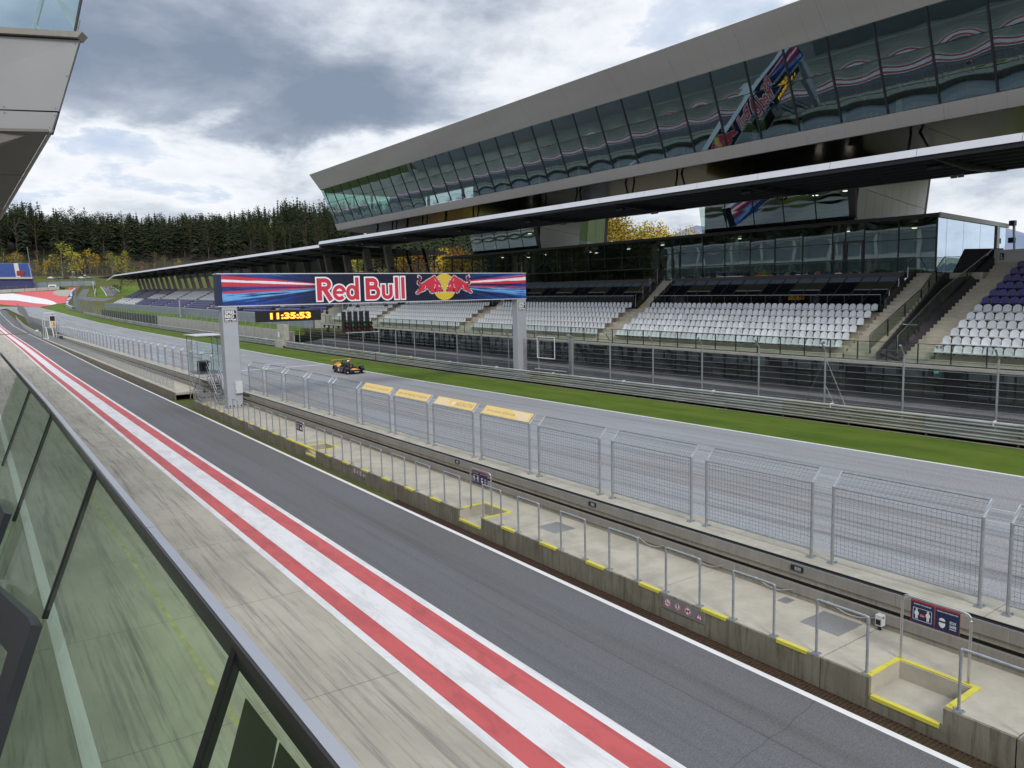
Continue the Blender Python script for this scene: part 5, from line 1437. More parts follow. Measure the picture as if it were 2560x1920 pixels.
# dark sloping wall between the flights
wed = [(42.75, 3.60), (43.3, 3.60), (46.6, 4.9), (53.6, 8.6), (54.0, 10.05), (53.0, 10.05), (51.6, 8.55), (50.5, 8.55), (47.0, 6.35), (42.8, 3.95)]
mb = MB(); n = len(wed); mb.plate([(x, 23.55, z) for x, z in wed], (0, .08, 0)); mb.build('stair_wall', 'dark_panel', gs)
mb = MB(); mb.plate([(43.0, 22.45, 3.55), (46.6, 22.1, 5.1), (53.8, 21.75, 8.7), (54.1, 21.75, 10.0), (53.9, 23.5, 10.06), (53.0, 23.55, 10.06), (51.7, 23.55, 8.5), (47.0, 23.5, 6.2), (43.0, 23.52, 3.9)], (0.05, 0, -.12)); mb.build('stair_wall', 'dark_panel', gs)
# right flight (Y 20.75..22.3)
for k in range(27):
    x = 43.2+.37*k; mb = MB(); boxy(mb, x+.003, x+.374, 20.78-.024*k, 22.30-.026*k, 3.2+.19*k, 3.88+.202*k); mb.build('stair_step', 'tier', gs)
# glass balustrades with handrails along both flights
def stair_rail(y, p0, p1, p2, posts, yb=None):
    (xa, za), (xb, zb2), (xc, zc2) = p0, p1, p2
    yb = y if yb is None else yb
    def yy(x): return y + (yb-y)*(x-xa)/(xc-xa)
    mb = MB(); pts = [(xa, y, za-1.0), (xa, y, za), (xb, yy(xb), zb2), (xc, yb, zc2)]; mb.tube(pts, .035, 6); mb.build('stair_rail', 'steel', gs)
    for a, b in ((p0, p1), (p1, p2)):
        n = posts
        for i in range(n):
            t0, t1 = i/n, (i+1)/n
            q0 = (a[0]+(b[0]-a[0])*t0, a[1]+(b[1]-a[1])*t0); q1 = (a[0]+(b[0]-a[0])*t1, a[1]+(b[1]-a[1])*t1)
            mb = MB(); mb.plate([(q0[0]+.03, yy(q0[0])+.0, q0[1]-.88), (q1[0]-.03, yy(q1[0]), q1[1]-.88), (q1[0]-.03, yy(q1[0]), q1[1]-.06), (q0[0]+.03, yy(q0[0]), q0[1]-.06)], (0, .014, 0)); mb.build('glass_pane', 'glass_smoke', gs)
            mb = MB(); mb.plate([(q0[0]-.03, yy(q0[0]), q0[1]-1.15), (q0[0]+.09, yy(q0[0]), q0[1]-1.1), (q0[0]+.03, yy(q0[0]), q0[1]-.05), (q0[0]-.03, yy(q0[0]), q0[1]-.05)], (0, .05, 0)); mb.build('post', 'dark_frame', gs)
stair_rail(24.25, (43.2, 4.98), (48.5, 7.58), (51.0, 9.54), 3, 23.9)
mb = MB(); mb.tube([(51.0, 23.9, 9.54), (53.0, 23.7, 9.55)], .035, 6); mb.build('stair_rail', 'steel', gs)
mb = MB(); mb.plate([(51.05, 23.9, 8.6), (53.0, 23.72, 8.6), (53.0, 23.72, 9.45), (51.05, 23.9, 9.45)], (0, .014, 0)); mb.build('glass_pane', 'glass_smoke', gs)
stair_rail(22.65, (43.2, 4.93), (47.5, 7.42), (53.5, 9.98), 4, 22.1)
mb = MB(); mb.tube([(45.4, 22.6, 5.45), (45.4, 23.5, 5.47)], .03, 5); mb.build('cross_bar', 'white_fascia', gs)
# white end wall with the block letter
mb = MB(); mb.box(53.0, 53.2, 18.4, 21.6, 8.9, 9.86); ww_ = mb.build('end_wall', 'white_panel', gs)
mb = MB(); mb.plate([(52.9, 21.85, 8.6), (53.1, 21.4, 8.95), (53.1, 21.4, 9.9), (53.2, 21.9, 9.95)], (.05, .02, 0)); mb.build('end_wall', 'white_panel', gs)
mb = MB(); mb.box(52.965, 52.99, 21.25, 21.50, 9.25, 9.66); b = mb.build('block_sign', 'sign_navy', ww_)
mb = MB(); text_on(mb, 'L', (52.962, 21.43, 9.32), (0,-1,0), (0,0,1), .11, .26, .03); mb.build('lettering', 'sign_white', b)
mb = MB(); mb.box(52.6, 52.65, 19.2, 19.75, 9.55, 9.95); b = mb.build('block_sign', 'sign_navy', gs)
mb = MB(); text_on(mb, '21', (52.595, 19.7, 9.62), (0,-1,0), (0,0,1), .42, .26, .03); mb.build('lettering', 'sign_white', b)
# tiny row stickers on the parapet
for y in (26.4, 19.55):
    mb = MB()
    for d_ in (0, .22): mb.box(41.935, 41.94, y+d_, y+d_+.15, 4.38, 4.53)
    mb.build('sticker', 'plaque', gs)

# ---- ground floor under the deck
gf = thing('ground_floor_lounge', 'recessed dark glazed ground floor beneath the seating deck', 'building', (45, 60, .8))
mb = MB(); boxy(mb, 39.2, 41.4, 4, YE, .2, 1.02); mb.build('apron_slope', 'asphalt_dark', gf)
mb = MB(); mb.loft([[(38.9, y, .9+gz(y)), (39.3, y, .95+gz(y)), (41.5, y, 1.20+gz(y)), (41.5, y, .6+gz(y)), (38.9, y, .6+gz(y))] for y in (4, YE)]); mb.build('apron_slope', 'asphalt_dark', gf)
i = 0; y = 4.0
rng = random.Random(5)
while y < YE-1:
    w_ = [1.16, 2.3, 1.16][i % 3] if y < 60 else 3.4
    mb = MB(); dz_ = rng.uniform(-.02, .02); x0 = 41.55 if i % 4 else 41.8
    mb.loft([[(x0, yy, 1.16+gz(yy)+dz_), (44.95, yy, 1.26+gz(yy)+dz_), (44.95, yy, 1.05+gz(yy)), (x0, yy, 1.05+gz(yy))] for yy in (y+.03, y+w_-.03)]); mb.build('paving_slab', 'slab_dark', gf)
    y += w_; i += 1
mb = MB(); boxy(mb, 41.5, 52, 4, YE, .6, 1.04); mb.build('floor', 'slab_dark', gf)
mb = MB(); boxy(mb, 42.3, 52, 4, YE, 3.20, 3.32); mb.build('ceiling', 'white_panel', gf)
mb = MB(); boxy(mb, 49.5, 49.6, 4, YE, 1.0, 3.3); mb.build('back_wall', 'wall_grey_blue', gf)
y = 4.0; i = 0
while y < YE-1.2:
    w_ = 1.2
    solid = i % 5 == 3
    mb = MB(); mb.loft([[(45.0, yy, 1.27+gz(yy)), (45.04, yy, 1.27+gz(yy)), (45.04, yy, 3.2+gz(yy)), (45.0, yy, 3.2+gz(yy))] for yy in (y+.04, y+w_-.04)]); mb.build('door' if solid else 'glass_pane', 'dark_frame' if solid else 'glass_gf', gf)
    mb = MB(); mb.loft([[(44.95, yy, 1.27+gz(yy)), (45.09, yy, 1.27+gz(yy)), (45.09, yy, 3.2+gz(yy)), (44.95, yy, 3.2+gz(yy))] for yy in (y-.035, y+.035)]); mb.build('mullion', 'dark_frame', gf)
    if i % 5 in (0, 1, 2):
        mb = MB(); c = ['room_olive', 'room_olive', 'room_pale'][i % 3]; boxy(mb, 46.6+.4*(i % 3), 46.8+.4*(i % 3), y+.1, y+w_+.1, 1.3, 3.1 if i % 3 else 2.4); mb.build('interior_panel', c, gf)
    y += w_; i += 1
mb = MB(); mb.box(45.5, 45.55, 21.4, 21.65, 2.65, 2.8); mb.build('exit_sign', 'exit_green', gf)
for yy, c in ((20.4, 'car_red'), (19.7, 'stand_blue'), (19.0, 'stand_blue')):
    mb = MB(); mb.box(45.6, 46.1, yy, yy+.6, 1.25, 1.75); mb.build('crate', c, gf)
y = 8.0
while y < YE:
    mb = MB(); boxy(mb, 42.1, 42.3, y, y+.2, 2.9, 3.33); mb.build('bracket', 'dark_frame', gf); y += 1.735
# soil edge with stones between rail and slope
rng = random.Random(11); mb = MB()
for i in range(900):
    y = 6+rng.random()**1.4*95; x = 38.7+rng.random()*.4; s_ = rng.uniform(.03, .08); z = et(y)+.34
    mb.ball((x, y, z), s_, 5, 4, (1, 1.3, .7))
tag(mb.build('edge_stones', 'gravel'), 'loose pale stones along the soil edge behind the guardrail', 'stones', kind='stuff')

# ================================================================== GLAZED PAVILION above the lounges
pv = thing('glass_pavilion', 'long dark glass pavilion behind the seats under the canopy', 'building', (56, 55, 8.5))
PY0, PY1 = 24.35, 87.2
def zf0(y): return 8.35+.0105*y          # floor line (8.6 at 24, 9.25 at 85)
def zf1(y): return 11.90+.0098*y         # top of the glass
mb = MB(); mb.loft([[(50.9, y, zf0(y)-.25), (67, y, zf0(y)-.25), (67, y, zf0(y)), (50.9, y, zf0(y))] for y in (28.6, PY1)]); mb.plate([(50.9, PY0, zf0(PY0)-.25), (66, 26.6, zf0(PY0)-.25), (66, 28.6, zf0(PY0)-.25), (50.9, 28.6, zf0(PY0)-.25)], (0, 0, .25)); mb.build('floor', 'room_floor', pv)
mb = MB(); mb.loft([[(50.95, y, zf1(y)), (66, y, zf1(y)), (66, y, zf1(y)+.24), (50.95, y, zf1(y)+.24)] for y in (28.6, PY1)]); mb.plate([(50.95, PY0, zf1(PY0)), (66, 26.65, zf1(PY0)), (66, 28.6, zf1(PY0)), (50.95, 28.6, zf1(PY0))], (0, 0, .24)); mb.build('roof', 'dark_panel', pv)
mb = MB(); mb.loft([[(51.4, y, zf1(y)+.245), (65.5, y, zf1(y)+.245), (65.5, y, zf1(y)+.26), (51.4, y, zf1(y)+.26)] for y in (27.5, PY1-.5)]); mb.build('roof_bounce_layer', 'gravel', pv)  # unseen pale layer, added to bounce light up onto the unit end walls
mb = MB(); mb.loft([[(66.0, y, zf0(y)), (66.2, y, zf0(y)), (66.2, y, zf1(y)), (66.0, y, zf1(y))] for y in (28.6, PY1)]); mb.build('back_wall', 'room_dark', pv)
mb = MB(); mb.loft([[(58.0, y, zf0(y)), (58.2, y, zf0(y)), (58.2, y, zf1(y)), (58.0, y, zf1(y))] for y in (PY0+9, PY1)]); mb.build('inner_wall', 'room_dark', pv)
ml = [24.45, 26.9, 29.3, 30.7, 31.7, 34.1, 36.5, 38.8, 41.3, 43.6, 46.1, 47.1, 48.6, 51.0, 53.4, 55.8, 58.2, 60.7, 63.2, 65.5, 67.8, 69.3, 70.4, 72.8, 75.1, 77.6, 80.0, 82.4, 84.8, 87.2]
rng = random.Random(21)
def bulge_pane(p00, p10, p11, p01, amp, n=6):
    """grid pane pushed out like a pillow; p00 bottom start, p10 bottom end, p11 top end, p01 top start"""
    a, b, c, d = map(Vector, (p00, p10, p11, p01)); nn = (b-a).cross(d-a).normalized(); mb = MB(); vs = []; fs = []
    for j in range(n+1):
        for i in range(n+1):
            u, v = i/n, j/n; p = a*(1-u)*(1-v)+b*u*(1-v)+c*u*v+d*(1-u)*v
            vs.append(p + nn*amp*math.sin(math.pi*u)*math.sin(math.pi*v))
    for j in range(n):
        for i in range(n):
            q = j*(n+1)+i; fs.append((q, q+1, q+n+2, q+n+1))
    mb.add(vs, fs); return mb
for a, b in zip(ml, ml[1:]):
    door = abs((b-a)-1.0) < .45
    mid = .62
    for t0, t1 in ((0, mid), (mid, 1)):
        z = lambda y, t: zf0(y)+(zf1(y)-zf0(y))*t
        tl_ = rng.uniform(-.006, .006)
        bulge_pane((51.0+tl_*.4, b-.04, z(b, t0)+.03), (51.0+tl_*.4, a+.04, z(a, t0)+.03), (51.0-tl_*.4, a+.04, z(a, t1)-.02), (51.0-tl_*.4, b-.04, z(b, t1)-.02), .005).build('glass_pane', 'glass_pav', pv, True)
    mb = MB(); mb.loft([[(50.97, y, zf0(y)+(zf1(y)-zf0(y))*mid-.02), (51.06, y, zf0(y)+(zf1(y)-zf0(y))*mid-.02), (51.06, y, zf0(y)+(zf1(y)-zf0(y))*mid+.02), (50.97, y, zf0(y)+(zf1(y)-zf0(y))*mid+.02)] for y in (a, b)]); mb.build('transom', 'dark_frame', pv)
    mb = MB(); mb.box(50.96, 51.10, a-.035, a+.035, zf0(a), zf1(a)); mb.build('mullion', 'dark_frame', pv)
    if door or abs((b-a)-1.4) < .1:
        mb = MB(); z0_, z1_ = zf0(a)+.02, zf0(a)+2.35
        mb.box(50.93, 50.98, a+.06, a+.15, z0_, z1_); mb.box(50.93, 50.98, b-.15, b-.06, z0_, z1_); mb.box(50.93, 50.98, a+.15, b-.15, z1_-.1, z1_); mb.build('door_frame', 'dark_panel', pv)
        mb = MB(); mb.tube([(50.9, a+.22, z0_+.4), (50.9, a+.22, z0_+1.9)], .02, 5); mb.build('door_handle', 'steel', pv)
mb = MB(); mb.tube([(50.35, 25.4, 9.60), (50.35, 46.3, 9.85)], .028, 6); mb.tube([(50.35, 48.5, 9.87), (50.35, 68.8, 10.08)], .028, 6); mb.tube([(50.35, 70.9, 10.10), (50.35, 87.0, 10.25)], .028, 6); mb.build('handrail', 'steel', pv)
y = 26.0
while y < 87:
    if not (46.3 < y < 48.5 or 68.8 < y < 70.9):
        mb = MB(); mb.tube([(50.35, y, zf0(y)+.1), (50.35, y, zf0(y)+1.0)], .02, 4); mb.build('baluster', 'dark_frame', pv)
        mb = MB(); mb.loft([[(50.345, yy, zf0(yy)+.12), (50.355, yy, zf0(yy)+.12), (50.355, yy, zf0(yy)+.92), (50.345, yy, zf0(yy)+.92)] for yy in (y+.04, y+2.35)]); mb.build('glass_panel', 'glass_smoke', pv)
    y += 2.4
# lamps and furniture inside
for i, y in enumerate((27.5, 33.5, 42.6, 44.8, 52, 58.4, 62.0, 65, 71.5, 73, 76, 79, 82)):
    mb = MB(); mb.disc((54.2+(i*1.7) % 3, y, zf1(y)-.14-.25*(i % 3 == 0)), .17, (0,0,-1), .04, 14); mb.build('ceiling_lamp', 'lamp_glow', pv)
for i in range(22):
    y = 26.0+2.7*i; x = 53.2+(i*.77) % 2.5
    mb = MB(); z = zf0(y); mb.box(x-.35, x+.35, y-.35, y+.35, z+.72, z+.76)
    for sx in (-.3, .3):
        for sy in (-.3, .3): mb.box(x+sx-.02, x+sx+.02, y+sy-.02, y+sy+.02, z, z+.72)
    mb.build('table', 'dark_frame' if i % 3 else 'furniture', pv)
for y, w_, c in ((43.0, .9, 'room_pale'), (41.9, .5, 'room_olive'), (39.4, .45, 'room_pale'), (36.2, .5, 'room_pale'), (33.2, .8, 'room_pale'), (29.6, .6, 'room_pale'), (27.8, 2.2, 'room_olive'), (49.5, 1.5, 'room_olive'), (52.6, 2.2, 'room_olive'), (62.5, 3.2, 'room_olive'), (67, 1.4, 'room_olive'), (74, 2.5, 'room_olive'), (79, 1.6, 'room_olive')):
    mb = MB(); mb.box(54.5, 54.9, y, y+w_, zf0(y), zf1(y)-.1); mb.build('inner_column', c, pv)
for y, c in ((38.6, 'flame_yellow'), (36.8, 'stand_blue'), (35.9, 'stand_blue'), (31.8, 'room_pale'), (29.4, 'furniture'), (28.4, 'furniture')):
    mb = MB(); mb.box(52.2, 52.7, y, y+.35, zf0(y), zf0(y)+.75); mb.build('chair', c, pv)
# end wall turned slightly, mirroring the sky
ca, sa = math.cos(R_(8.2)), math.sin(R_(8.2))
def EW(s, z): return (51.0+ca*s, 24.38+sa*s, z)
cuts = [0, 1.7, 5.2, 9.0, 12.9, 13.6, 15.6]
for i, (a, b) in enumerate(zip(cuts, cuts[1:])):
    if i == 4:
        mb = MB(); mb.plate([EW(a, 8.5), EW(b, 8.5), EW(b, 12.2), EW(a, 12.2)], (sa*.1, -ca*.1, 0)); mb.build('column', 'white_panel', pv); continue
    bulge_pane(EW(a+.03, 9.55 if i > 0 else 9.55), EW(b-.03, 9.55), EW(b-.03, 12.08), EW(a+.03, 12.08), .004).build('glass_pane', 'glass_sky', pv, True)
    bulge_pane(EW(a+.03, 8.5), EW(b-.03, 8.5), EW(b-.03, 9.52), EW(a+.03, 9.52), .002).build('glass_pane', 'glass_pav', pv, True)
    mb = MB(); mb.plate([EW(b-.03, 8.5), EW(b+.03, 8.5), EW(b+.03, 12.08), EW(b-.03, 12.08)], (-sa*.05, ca*.05, 0)); mb.build('mullion', 'dark_frame', pv)
mb = MB(); mb.plate([EW(0, 12.09), EW(16, 12.09), EW(16, 12.40), EW(0, 12.40)], (sa*.12, -ca*.12, 0)); mb.build('parapet', 'white_panel', pv)
o = thing('rooftop_mast', 'striped warning mast standing by the far end of the glass pavilion', 'mast', (66.3, 26.2, 8.6))
mb = MB(); mb.tube([(66.9, 26.0, 8.6), (66.5, 26.1, 12.5)], .10, 6); mb.build('pole', 'white_fascia', o)
for z in (9.6, 10.9, 12.2):
    mb = MB(); mb.box(66.1, 66.5, 25.9, 26.3, z, z+.4); mb.build('warning_band', 'sign_navy', o)

# ================================================================== UPPER UNITS between pavilion roof and wing
def unit(y0, y1, label, endglass=False):
    u = thing('roof_unit', label, 'building', (56, (y0+y1)/2, 12.4))
    zb = lambda y: 12.15+.0098*y+.08
    # front: leaning glass panes, bottom x 52.0 top x 51.1
    n = max(1, round((y1-y0)/2.7)); 
    for i in range(n):
        a = y0+(y1-y0)*i/n; b = y0+(y1-y0)*(i+1)/n
        for t0, t1 in ((0, .42), (.42, .9)):
            bulge_pane((52.0-.9*t0, b-.04-.9*t0*.2, zb(b)+3.6*t0), (52.0-.9*t0, a+.04-.9*t0*.2, zb(a)+3.6*t0), (52.0-.9*t1, a+.04-.9*t1*.2, zb(a)+3.6*t1), (52.0-.9*t1, b-.04-.9*t1*.2, zb(b)+3.6*t1), .004).build('glass_pane', 'glass_pav', u, True)
        mb = MB(); mb.plate([(51.98, a-.04, zb(a)), (51.98, a+.04, zb(a)), (51.1, a-.12, zb(a)+3.5), (51.1, a-.2, zb(a)+3.5)], (.1,0,0)); mb.build('mullion', 'dark_frame', u)
    mb = MB(); mb.plate([(51.95, y0-.35, zb(y0)), (51.95, y0+.12, zb(y0)), (51.05, y0-.05, zb(y0)+3.6), (51.05, y0-.75, zb(y0)+3.6)], (.2,0,0)); mb.build('frame', 'dark_panel', u)
    mb = MB(); mb.box(52.2, 62, y0+.3, y1-.2, zb(y0)-.1, zb(y0)+.05); mb.build('floor', 'room_floor', u)
    mb = MB(); mb.box(59.0, 59.2, y0+.3, y1-.2, zb(y0), 16.2); mb.build('back_wall', 'room_dark', u)
    mb = MB(); mb.box(52.2, 59.0, y1-.25, y1-.15, zb(y0), 16.2); mb.build('side_wall', 'room_dark', u)
    # end wall facing the camera's right: grey panels
    xs_ = [51.9, 53.0, 54.15, 55.3, 56.45, 57.6, 58.75, 60.0, 61.4]
    lim = 5 if endglass else 8
    for i in range(8):
        a, b = xs_[i]+.012, xs_[i+1]-.012
        P4 = lambda x, s: (x-.45*s*(1 if x < 53 else 0)*0, y0-.35-.4*s, zb(y0)+3.7*s)
        if i >= lim:
            mb = MB(); mb.plate([P4(a, 0), P4(b, 0), P4(b, 1), P4(a, 1)], (0, .06, 0)); mb.build('end_glass', 'glass_sky' if i > 5 else 'glass_pav', u); continue
        mb = MB(); mb.plate([P4(a, 0), P4(b, 0), P4(b, .56-.035*i), P4(a, .60-.035*i)], (0, .06, 0)); mb.build('end_panel', 'unit_panel', u)
        mb = MB(); mb.plate([P4(a, .61-.035*i), P4(b, .57-.035*i), P4(b, 1), P4(a, 1)], (0, .06, 0)); mb.build('end_panel', 'unit_panel', u)
    mb = MB(); mb.plate([(51.9, y0-.24, zb(y0)), (62, y0-.24, zb(y0)), (62, y0-.6, zb(y0)+3.75), (51.9, y0-.6, zb(y0)+3.75)], (0, .1, 0)); mb.build('end_backing', 'dark_panel', u)
    mb = MB(); mb.disc((54.5, y0+2.0, 15.0), .22, (0,0,-1), .04, 14); mb.disc((54.0, y0+4.2, 14.9), .22, (0,0,-1), .04, 14); mb.build('ceiling_lamp', 'lamp_glow', u)
    return u
unit(30.9, 44.6, 'dark glass roof unit with pale panelled end wall, right of the open gap')
unit(67.8, 81.2, 'dark glass roof unit left of the open gap, with pale panelled end wall', True)

# ================================================================== CANOPY
def cz(y): return 14.72+.0137*y
cn = thing('canopy', 'long flat stand canopy with white front fascia and dark ribbed underside', 'roof', (46, 50, 15))
ysg = [-14, 16, 45.7, 76, 107]
def fas(y): z = cz(y); return [(41.93, y, z-.40), (42.05, y, z-.40), (42.16, y, z), (42.06, y, z+.01)]
ysf = [-14.0]
while ysf[-1] < 106.9: ysf.append(min(107.0, ysf[-1]+5.05))
for a, b in zip(ysf, ysf[1:]):
    mb = MB(); mb.loft([fas(a+.015), fas(b-.015)]); mb.build('fascia_panel', 'white_fascia', cn)
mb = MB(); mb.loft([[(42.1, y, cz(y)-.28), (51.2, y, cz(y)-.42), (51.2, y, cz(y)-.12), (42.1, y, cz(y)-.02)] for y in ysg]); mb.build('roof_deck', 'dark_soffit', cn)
mb = MB(); mb.loft([[(42.06, y, cz(y)-.62), (42.30, y, cz(y)-.62), (42.30, y, cz(y)-.30), (42.06, y, cz(y)-.405)] for y in ysg]); mb.build('edge_beam', 'dark_frame', cn)
for x in (43.6, 45.0, 46.4, 47.8, 49.2, 50.5):
    mb = MB(); mb.loft([[(x, y, cz(y)-.56), (x+.10, y, cz(y)-.56), (x+.10, y, cz(y)-.36), (x, y, cz(y)-.36)] for y in ysg]); mb.build('purlin', 'dark_frame', cn)
y = 8.2-12.6
while y < 107:
    mb = MB(); z = cz(y); mb.loft([[(x, y-.09, z-.36), (x, y+.09, z-.36), (x, y+.09, z-d), (x, y-.09, z-d)] for x, d in ((42.3,.55),(46.5,.85),(49.5,.75),(51.2,.55))]); mb.build('roof_beam', 'dark_frame', cn)
    mb = MB(); mb.tube([(44.2, y+.3, z-.75), (44.2, y+1.1, z-.75)], .16, 8); mb.build('loudspeaker', 'sign_black', cn)
    mb = MB(); mb.box(49.4, 49.6, y+1.6, y+1.9, z-.80, z-.62); mb.box(49.4, 49.6, y+2.0, y+2.3, z-.80, z-.62); mb.build('floodlight', 'plaque', cn)
    y += 12.55
mb = MB(); mb.loft([[(51.2, y, cz(y)-.50), (51.28, y, cz(y)-.50), (51.28, y, cz(y)-.36), (51.2, y, cz(y)-.36)] for y in ysg]); mb.build('back_trim', 'cladding', cn)

# ================================================================== THE WING (upper glazed bridge)
wg = thing('wing_building', 'huge elevated grey wing building with leaning mirrored window band', 'building', (54, 50, 17))
WY1 = 110.2
def wz_b(y): return 16.88+.0118*y        # underside line
def gb(y): return (46.0, 17.75+.0125*y)
def gt(y): return (44.0, 22.62+.0128*y)
def rt(y): return (42.35, 24.62+.0137*y)
tilt = lambda y: 0.0
Ws = [-20, 0, 20, 40, 60, 80, 100, WY1]
# roof and upper aluminium band in panels
py = [-20 + 6.0*i for i in range(22)]; py = [p for p in py if p < WY1-1] + [WY1]
def endshift(z, y): return y if y < WY1-.01 else WY1 - (z-18.1)*.0
for a, b in zip(py, py[1:]):
    mb = MB(); mb.loft([[(gt(y)[0], y, gt(y)[1]+.02), (gt(y)[0]+.3, y, gt(y)[1]+.02), (rt(y)[0]+.35, y, rt(y)[1]-.1), (rt(y)[0]+.25, y, rt(y)[1]+.12), (rt(y)[0], y, rt(y)[1])] for y in (a+.006, b-.006)]); mb.build('facade_panel', 'wing_metal', wg)
    mb = MB(); mb.loft([[(46.0, y, gb(y)[1]-.03), (46.32, y, wz_b(y)), (46.6, y, wz_b(y)), (46.4, y, gb(y)[1]-.03)] for y in (a+.006, b-.006)]); mb.build('lower_panel', 'wing_metal', wg)
mb = MB(); mb.loft([[(42.6, y, rt(y)[1]-.15), (62, y, rt(y)[1]-.15), (62, y, rt(y)[1]+.1), (42.6, y, rt(y)[1]+.1)] for y in (-20, WY1)]); mb.build('roof', 'wing_metal', wg)
# underside: shiny metal panels
uy = [-20 + 8.7*i for i in range(15)]; uy = [p for p in uy if p < WY1-1] + [WY1]
for a, b in zip(uy, uy[1:]):
    mb = MB(); mb.loft([[(46.35, y, wz_b(y)+.01), (62.0, y, 15.75+.0118*y), (62.0, y, 16.1+.0118*y), (46.35, y, wz_b(y)+.25)] for y in (a+.02, b-.02)]); mb.build('soffit_panel', 'soffit_grey', wg)
mb = MB(); mb.loft([[(61.9, y, 15.70+.0118*y), (62.3, y, 15.70+.0118*y), (62.3, y, rt(y)[1]), (61.9, y, rt(y)[1])] for y in (-20, 28)]); mb.build('rear_wall', 'wing_metal', wg)
mb = MB(); mb.loft([[(61.9, y, 15.70+.0118*y), (62.3, y, 15.70+.0118*y), (62.3, y, rt(y)[1]), (61.9, y, rt(y)[1])] for y in (28, WY1-14)]); mb.build('rear_wall', 'wing_room', wg)
mb = MB(); mb.loft([[(46.1, y, gb(y)[1]-.06), (61.9, y, gb(y)[1]-.06), (61.9, y, gb(y)[1]-.02), (46.1, y, gb(y)[1]-.02)] for y in (-20, WY1)]); mb.build('floor', 'room_floor', wg)
mb = MB(); mb.loft([[(44.3, y, gt(y)[1]+.02), (61.9, y, gt(y)[1]+.02), (61.9, y, gt(y)[1]+.1), (44.3, y, gt(y)[1]+.1)] for y in (-20, WY1)]); mb.build('ceiling', 'wing_room', wg)
# panes every 3 m
y = 1.15; ymul = []
while y < WY1: ymul.append(y); y += 3.0
ymul = [-20, -16.85, -13.85, -10.85, -7.85, -4.85, -1.85] + ymul
if WY1 - ymul[-1] > .8: ymul.append(WY1)
else: ymul[-1] = WY1
rng = random.Random(8)
for a, b in zip(ymul, ymul[1:]):
    tl_ = rng.uniform(-.004, .004)
    mid = .60
    for t0, t1 in ((0, mid), (mid, 1)):
        def Q(y, t): 
            p, q = gb(y), gt(y); return (p[0]+(q[0]-p[0])*t, y, p[1]+(q[1]-p[1])*t)
        bulge_pane(Q(b-.03, t0), Q(a+.03, t0), Q(a+.03, t1), Q(b-.03, t1), .013+tl_, 8).build('glass_pane', 'glass_wing', wg, True)
    def Q2(y, t, o=0): 
        p, q = gb(y), gt(y); return (p[0]+(q[0]-p[0])*t-o, y, p[1]+(q[1]-p[1])*t)
    if a > -2:
        mb = MB(); mb.plate([Q2(a-.06, 0, .05), Q2(a+.06, 0, .05), Q2(a+.06, 1, .05), Q2(a-.06, 1, .05)], (.12, 0, .03)); mb.build('mullion', 'dark_frame', wg)
        mb = MB(); mb.plate([Q2(a, mid-.004, .01), Q2(b, mid-.004, .01), Q2(b, mid+.004, .01), Q2(a, mid+.004, .01)], (.08, 0, 0)); mb.build('transom', 'dark_frame', wg)
# end wall glazing, far end (leaning as well)
for i in range(5):
    a, b = 46.1+3.1*i, 46.1+3.1*(i+1)
    t = (i+.0)/5
    op = i < 3
    mb = MB(); mb.plate([(a+.04, WY1+.0, 20.6), (b-.04, WY1+.0, 20.6), (b-.04, WY1, 23.6), (a+.04-(1.4 if i == 0 else 0), WY1, 23.6)], (0, .02, 0)); mb.build('end_glass', 'glass_end' if op else 'room_dark', wg)
    mb = MB(); mb.box(a, b, WY1, WY1+.05, 19.1, 20.58); mb.box(a-(1.5 if i == 0 else 0), b, WY1, WY1+.05, 23.62, 24.0); mb.build('end_spandrel', 'room_dark', wg)
    mb = MB(); mb.box(b-.06, b+.06, WY1-.1, WY1+.05, 19.1, 24.0); mb.build('end_mullion', 'dark_frame', wg)
mb = MB(); mb.plate([(46.35, WY1+.02, wz_b(WY1)), (62, WY1+.02, 17.1), (62, WY1+.02, 19.1), (46.0, WY1+.02, 19.1)], (0, .1, 0)); mb.plate([(44, WY1+.02, 24.0), (62, WY1+.02, 24.0), (62, WY1+.02, 26.1), (42.4, WY1+.02, 26.1)], (0, .1, 0)); mb.build('end_panel', 'wing_metal', wg)
# things inside: railing columns, white poster boards, bar stools
for i, y in enumerate((25.0, 28.6, 31.8, 35.5, 38.9, 44.2, 49.7, 55.0, 61.0, 67.0)):
    mb = MB(); z = gb(y)[1]; mb.box(47.2, 47.3, y, y+.35, z+.1, z+1.0); mb.build('poster_board', 'room_pale', wg)
for i in range(26):
    y = 18+2.9*i+(i % 3)*.3; z = gb(y)[1]
    mb = MB()
    for q in range(3):
        yy = y+q*.42; mb.box(47.5, 47.52, yy, yy+.02, z, z+.72); mb.box(47.75, 47.77, yy+.1, yy+.12, z, z+.72); mb.box(47.45, 47.8, yy-.02, yy+.16, z+.44, z+.46)
    mb.build('bar_stools', 'galv', wg)
for i in range(12):
    y = 12+8.6*i; z = gb(y)[1]; mb = MB(); mb.tube([(50.5, y, z), (50.5, y, z+4.9)], .2, 8); mb.build('inner_column', 'room_dark', wg)
# dark struts hanging from the underside to the canopy
for i, y in enumerate((18.6, 24.4, 37.5, 43.5, 50.0, 56.2, 62.5, 68.5, 75.0, 81, 87.0, 91, 95.5, 100)):
    z = wz_b(y)
    mb = MB(); mb.tube([(48.2, y, z), (47.6, y-.9, z-1.2), (47.9, y-.1, z-2.0)], .10, 5); mb.build('strut', 'black', wg)
    mb = MB(); mb.tube([(48.4, y-.9+(i % 2)*1.5, z-.1), (47.9, y-.9+(i % 2)*1.5, z-2.1)], .08, 5); mb.build('strut', 'black', wg)

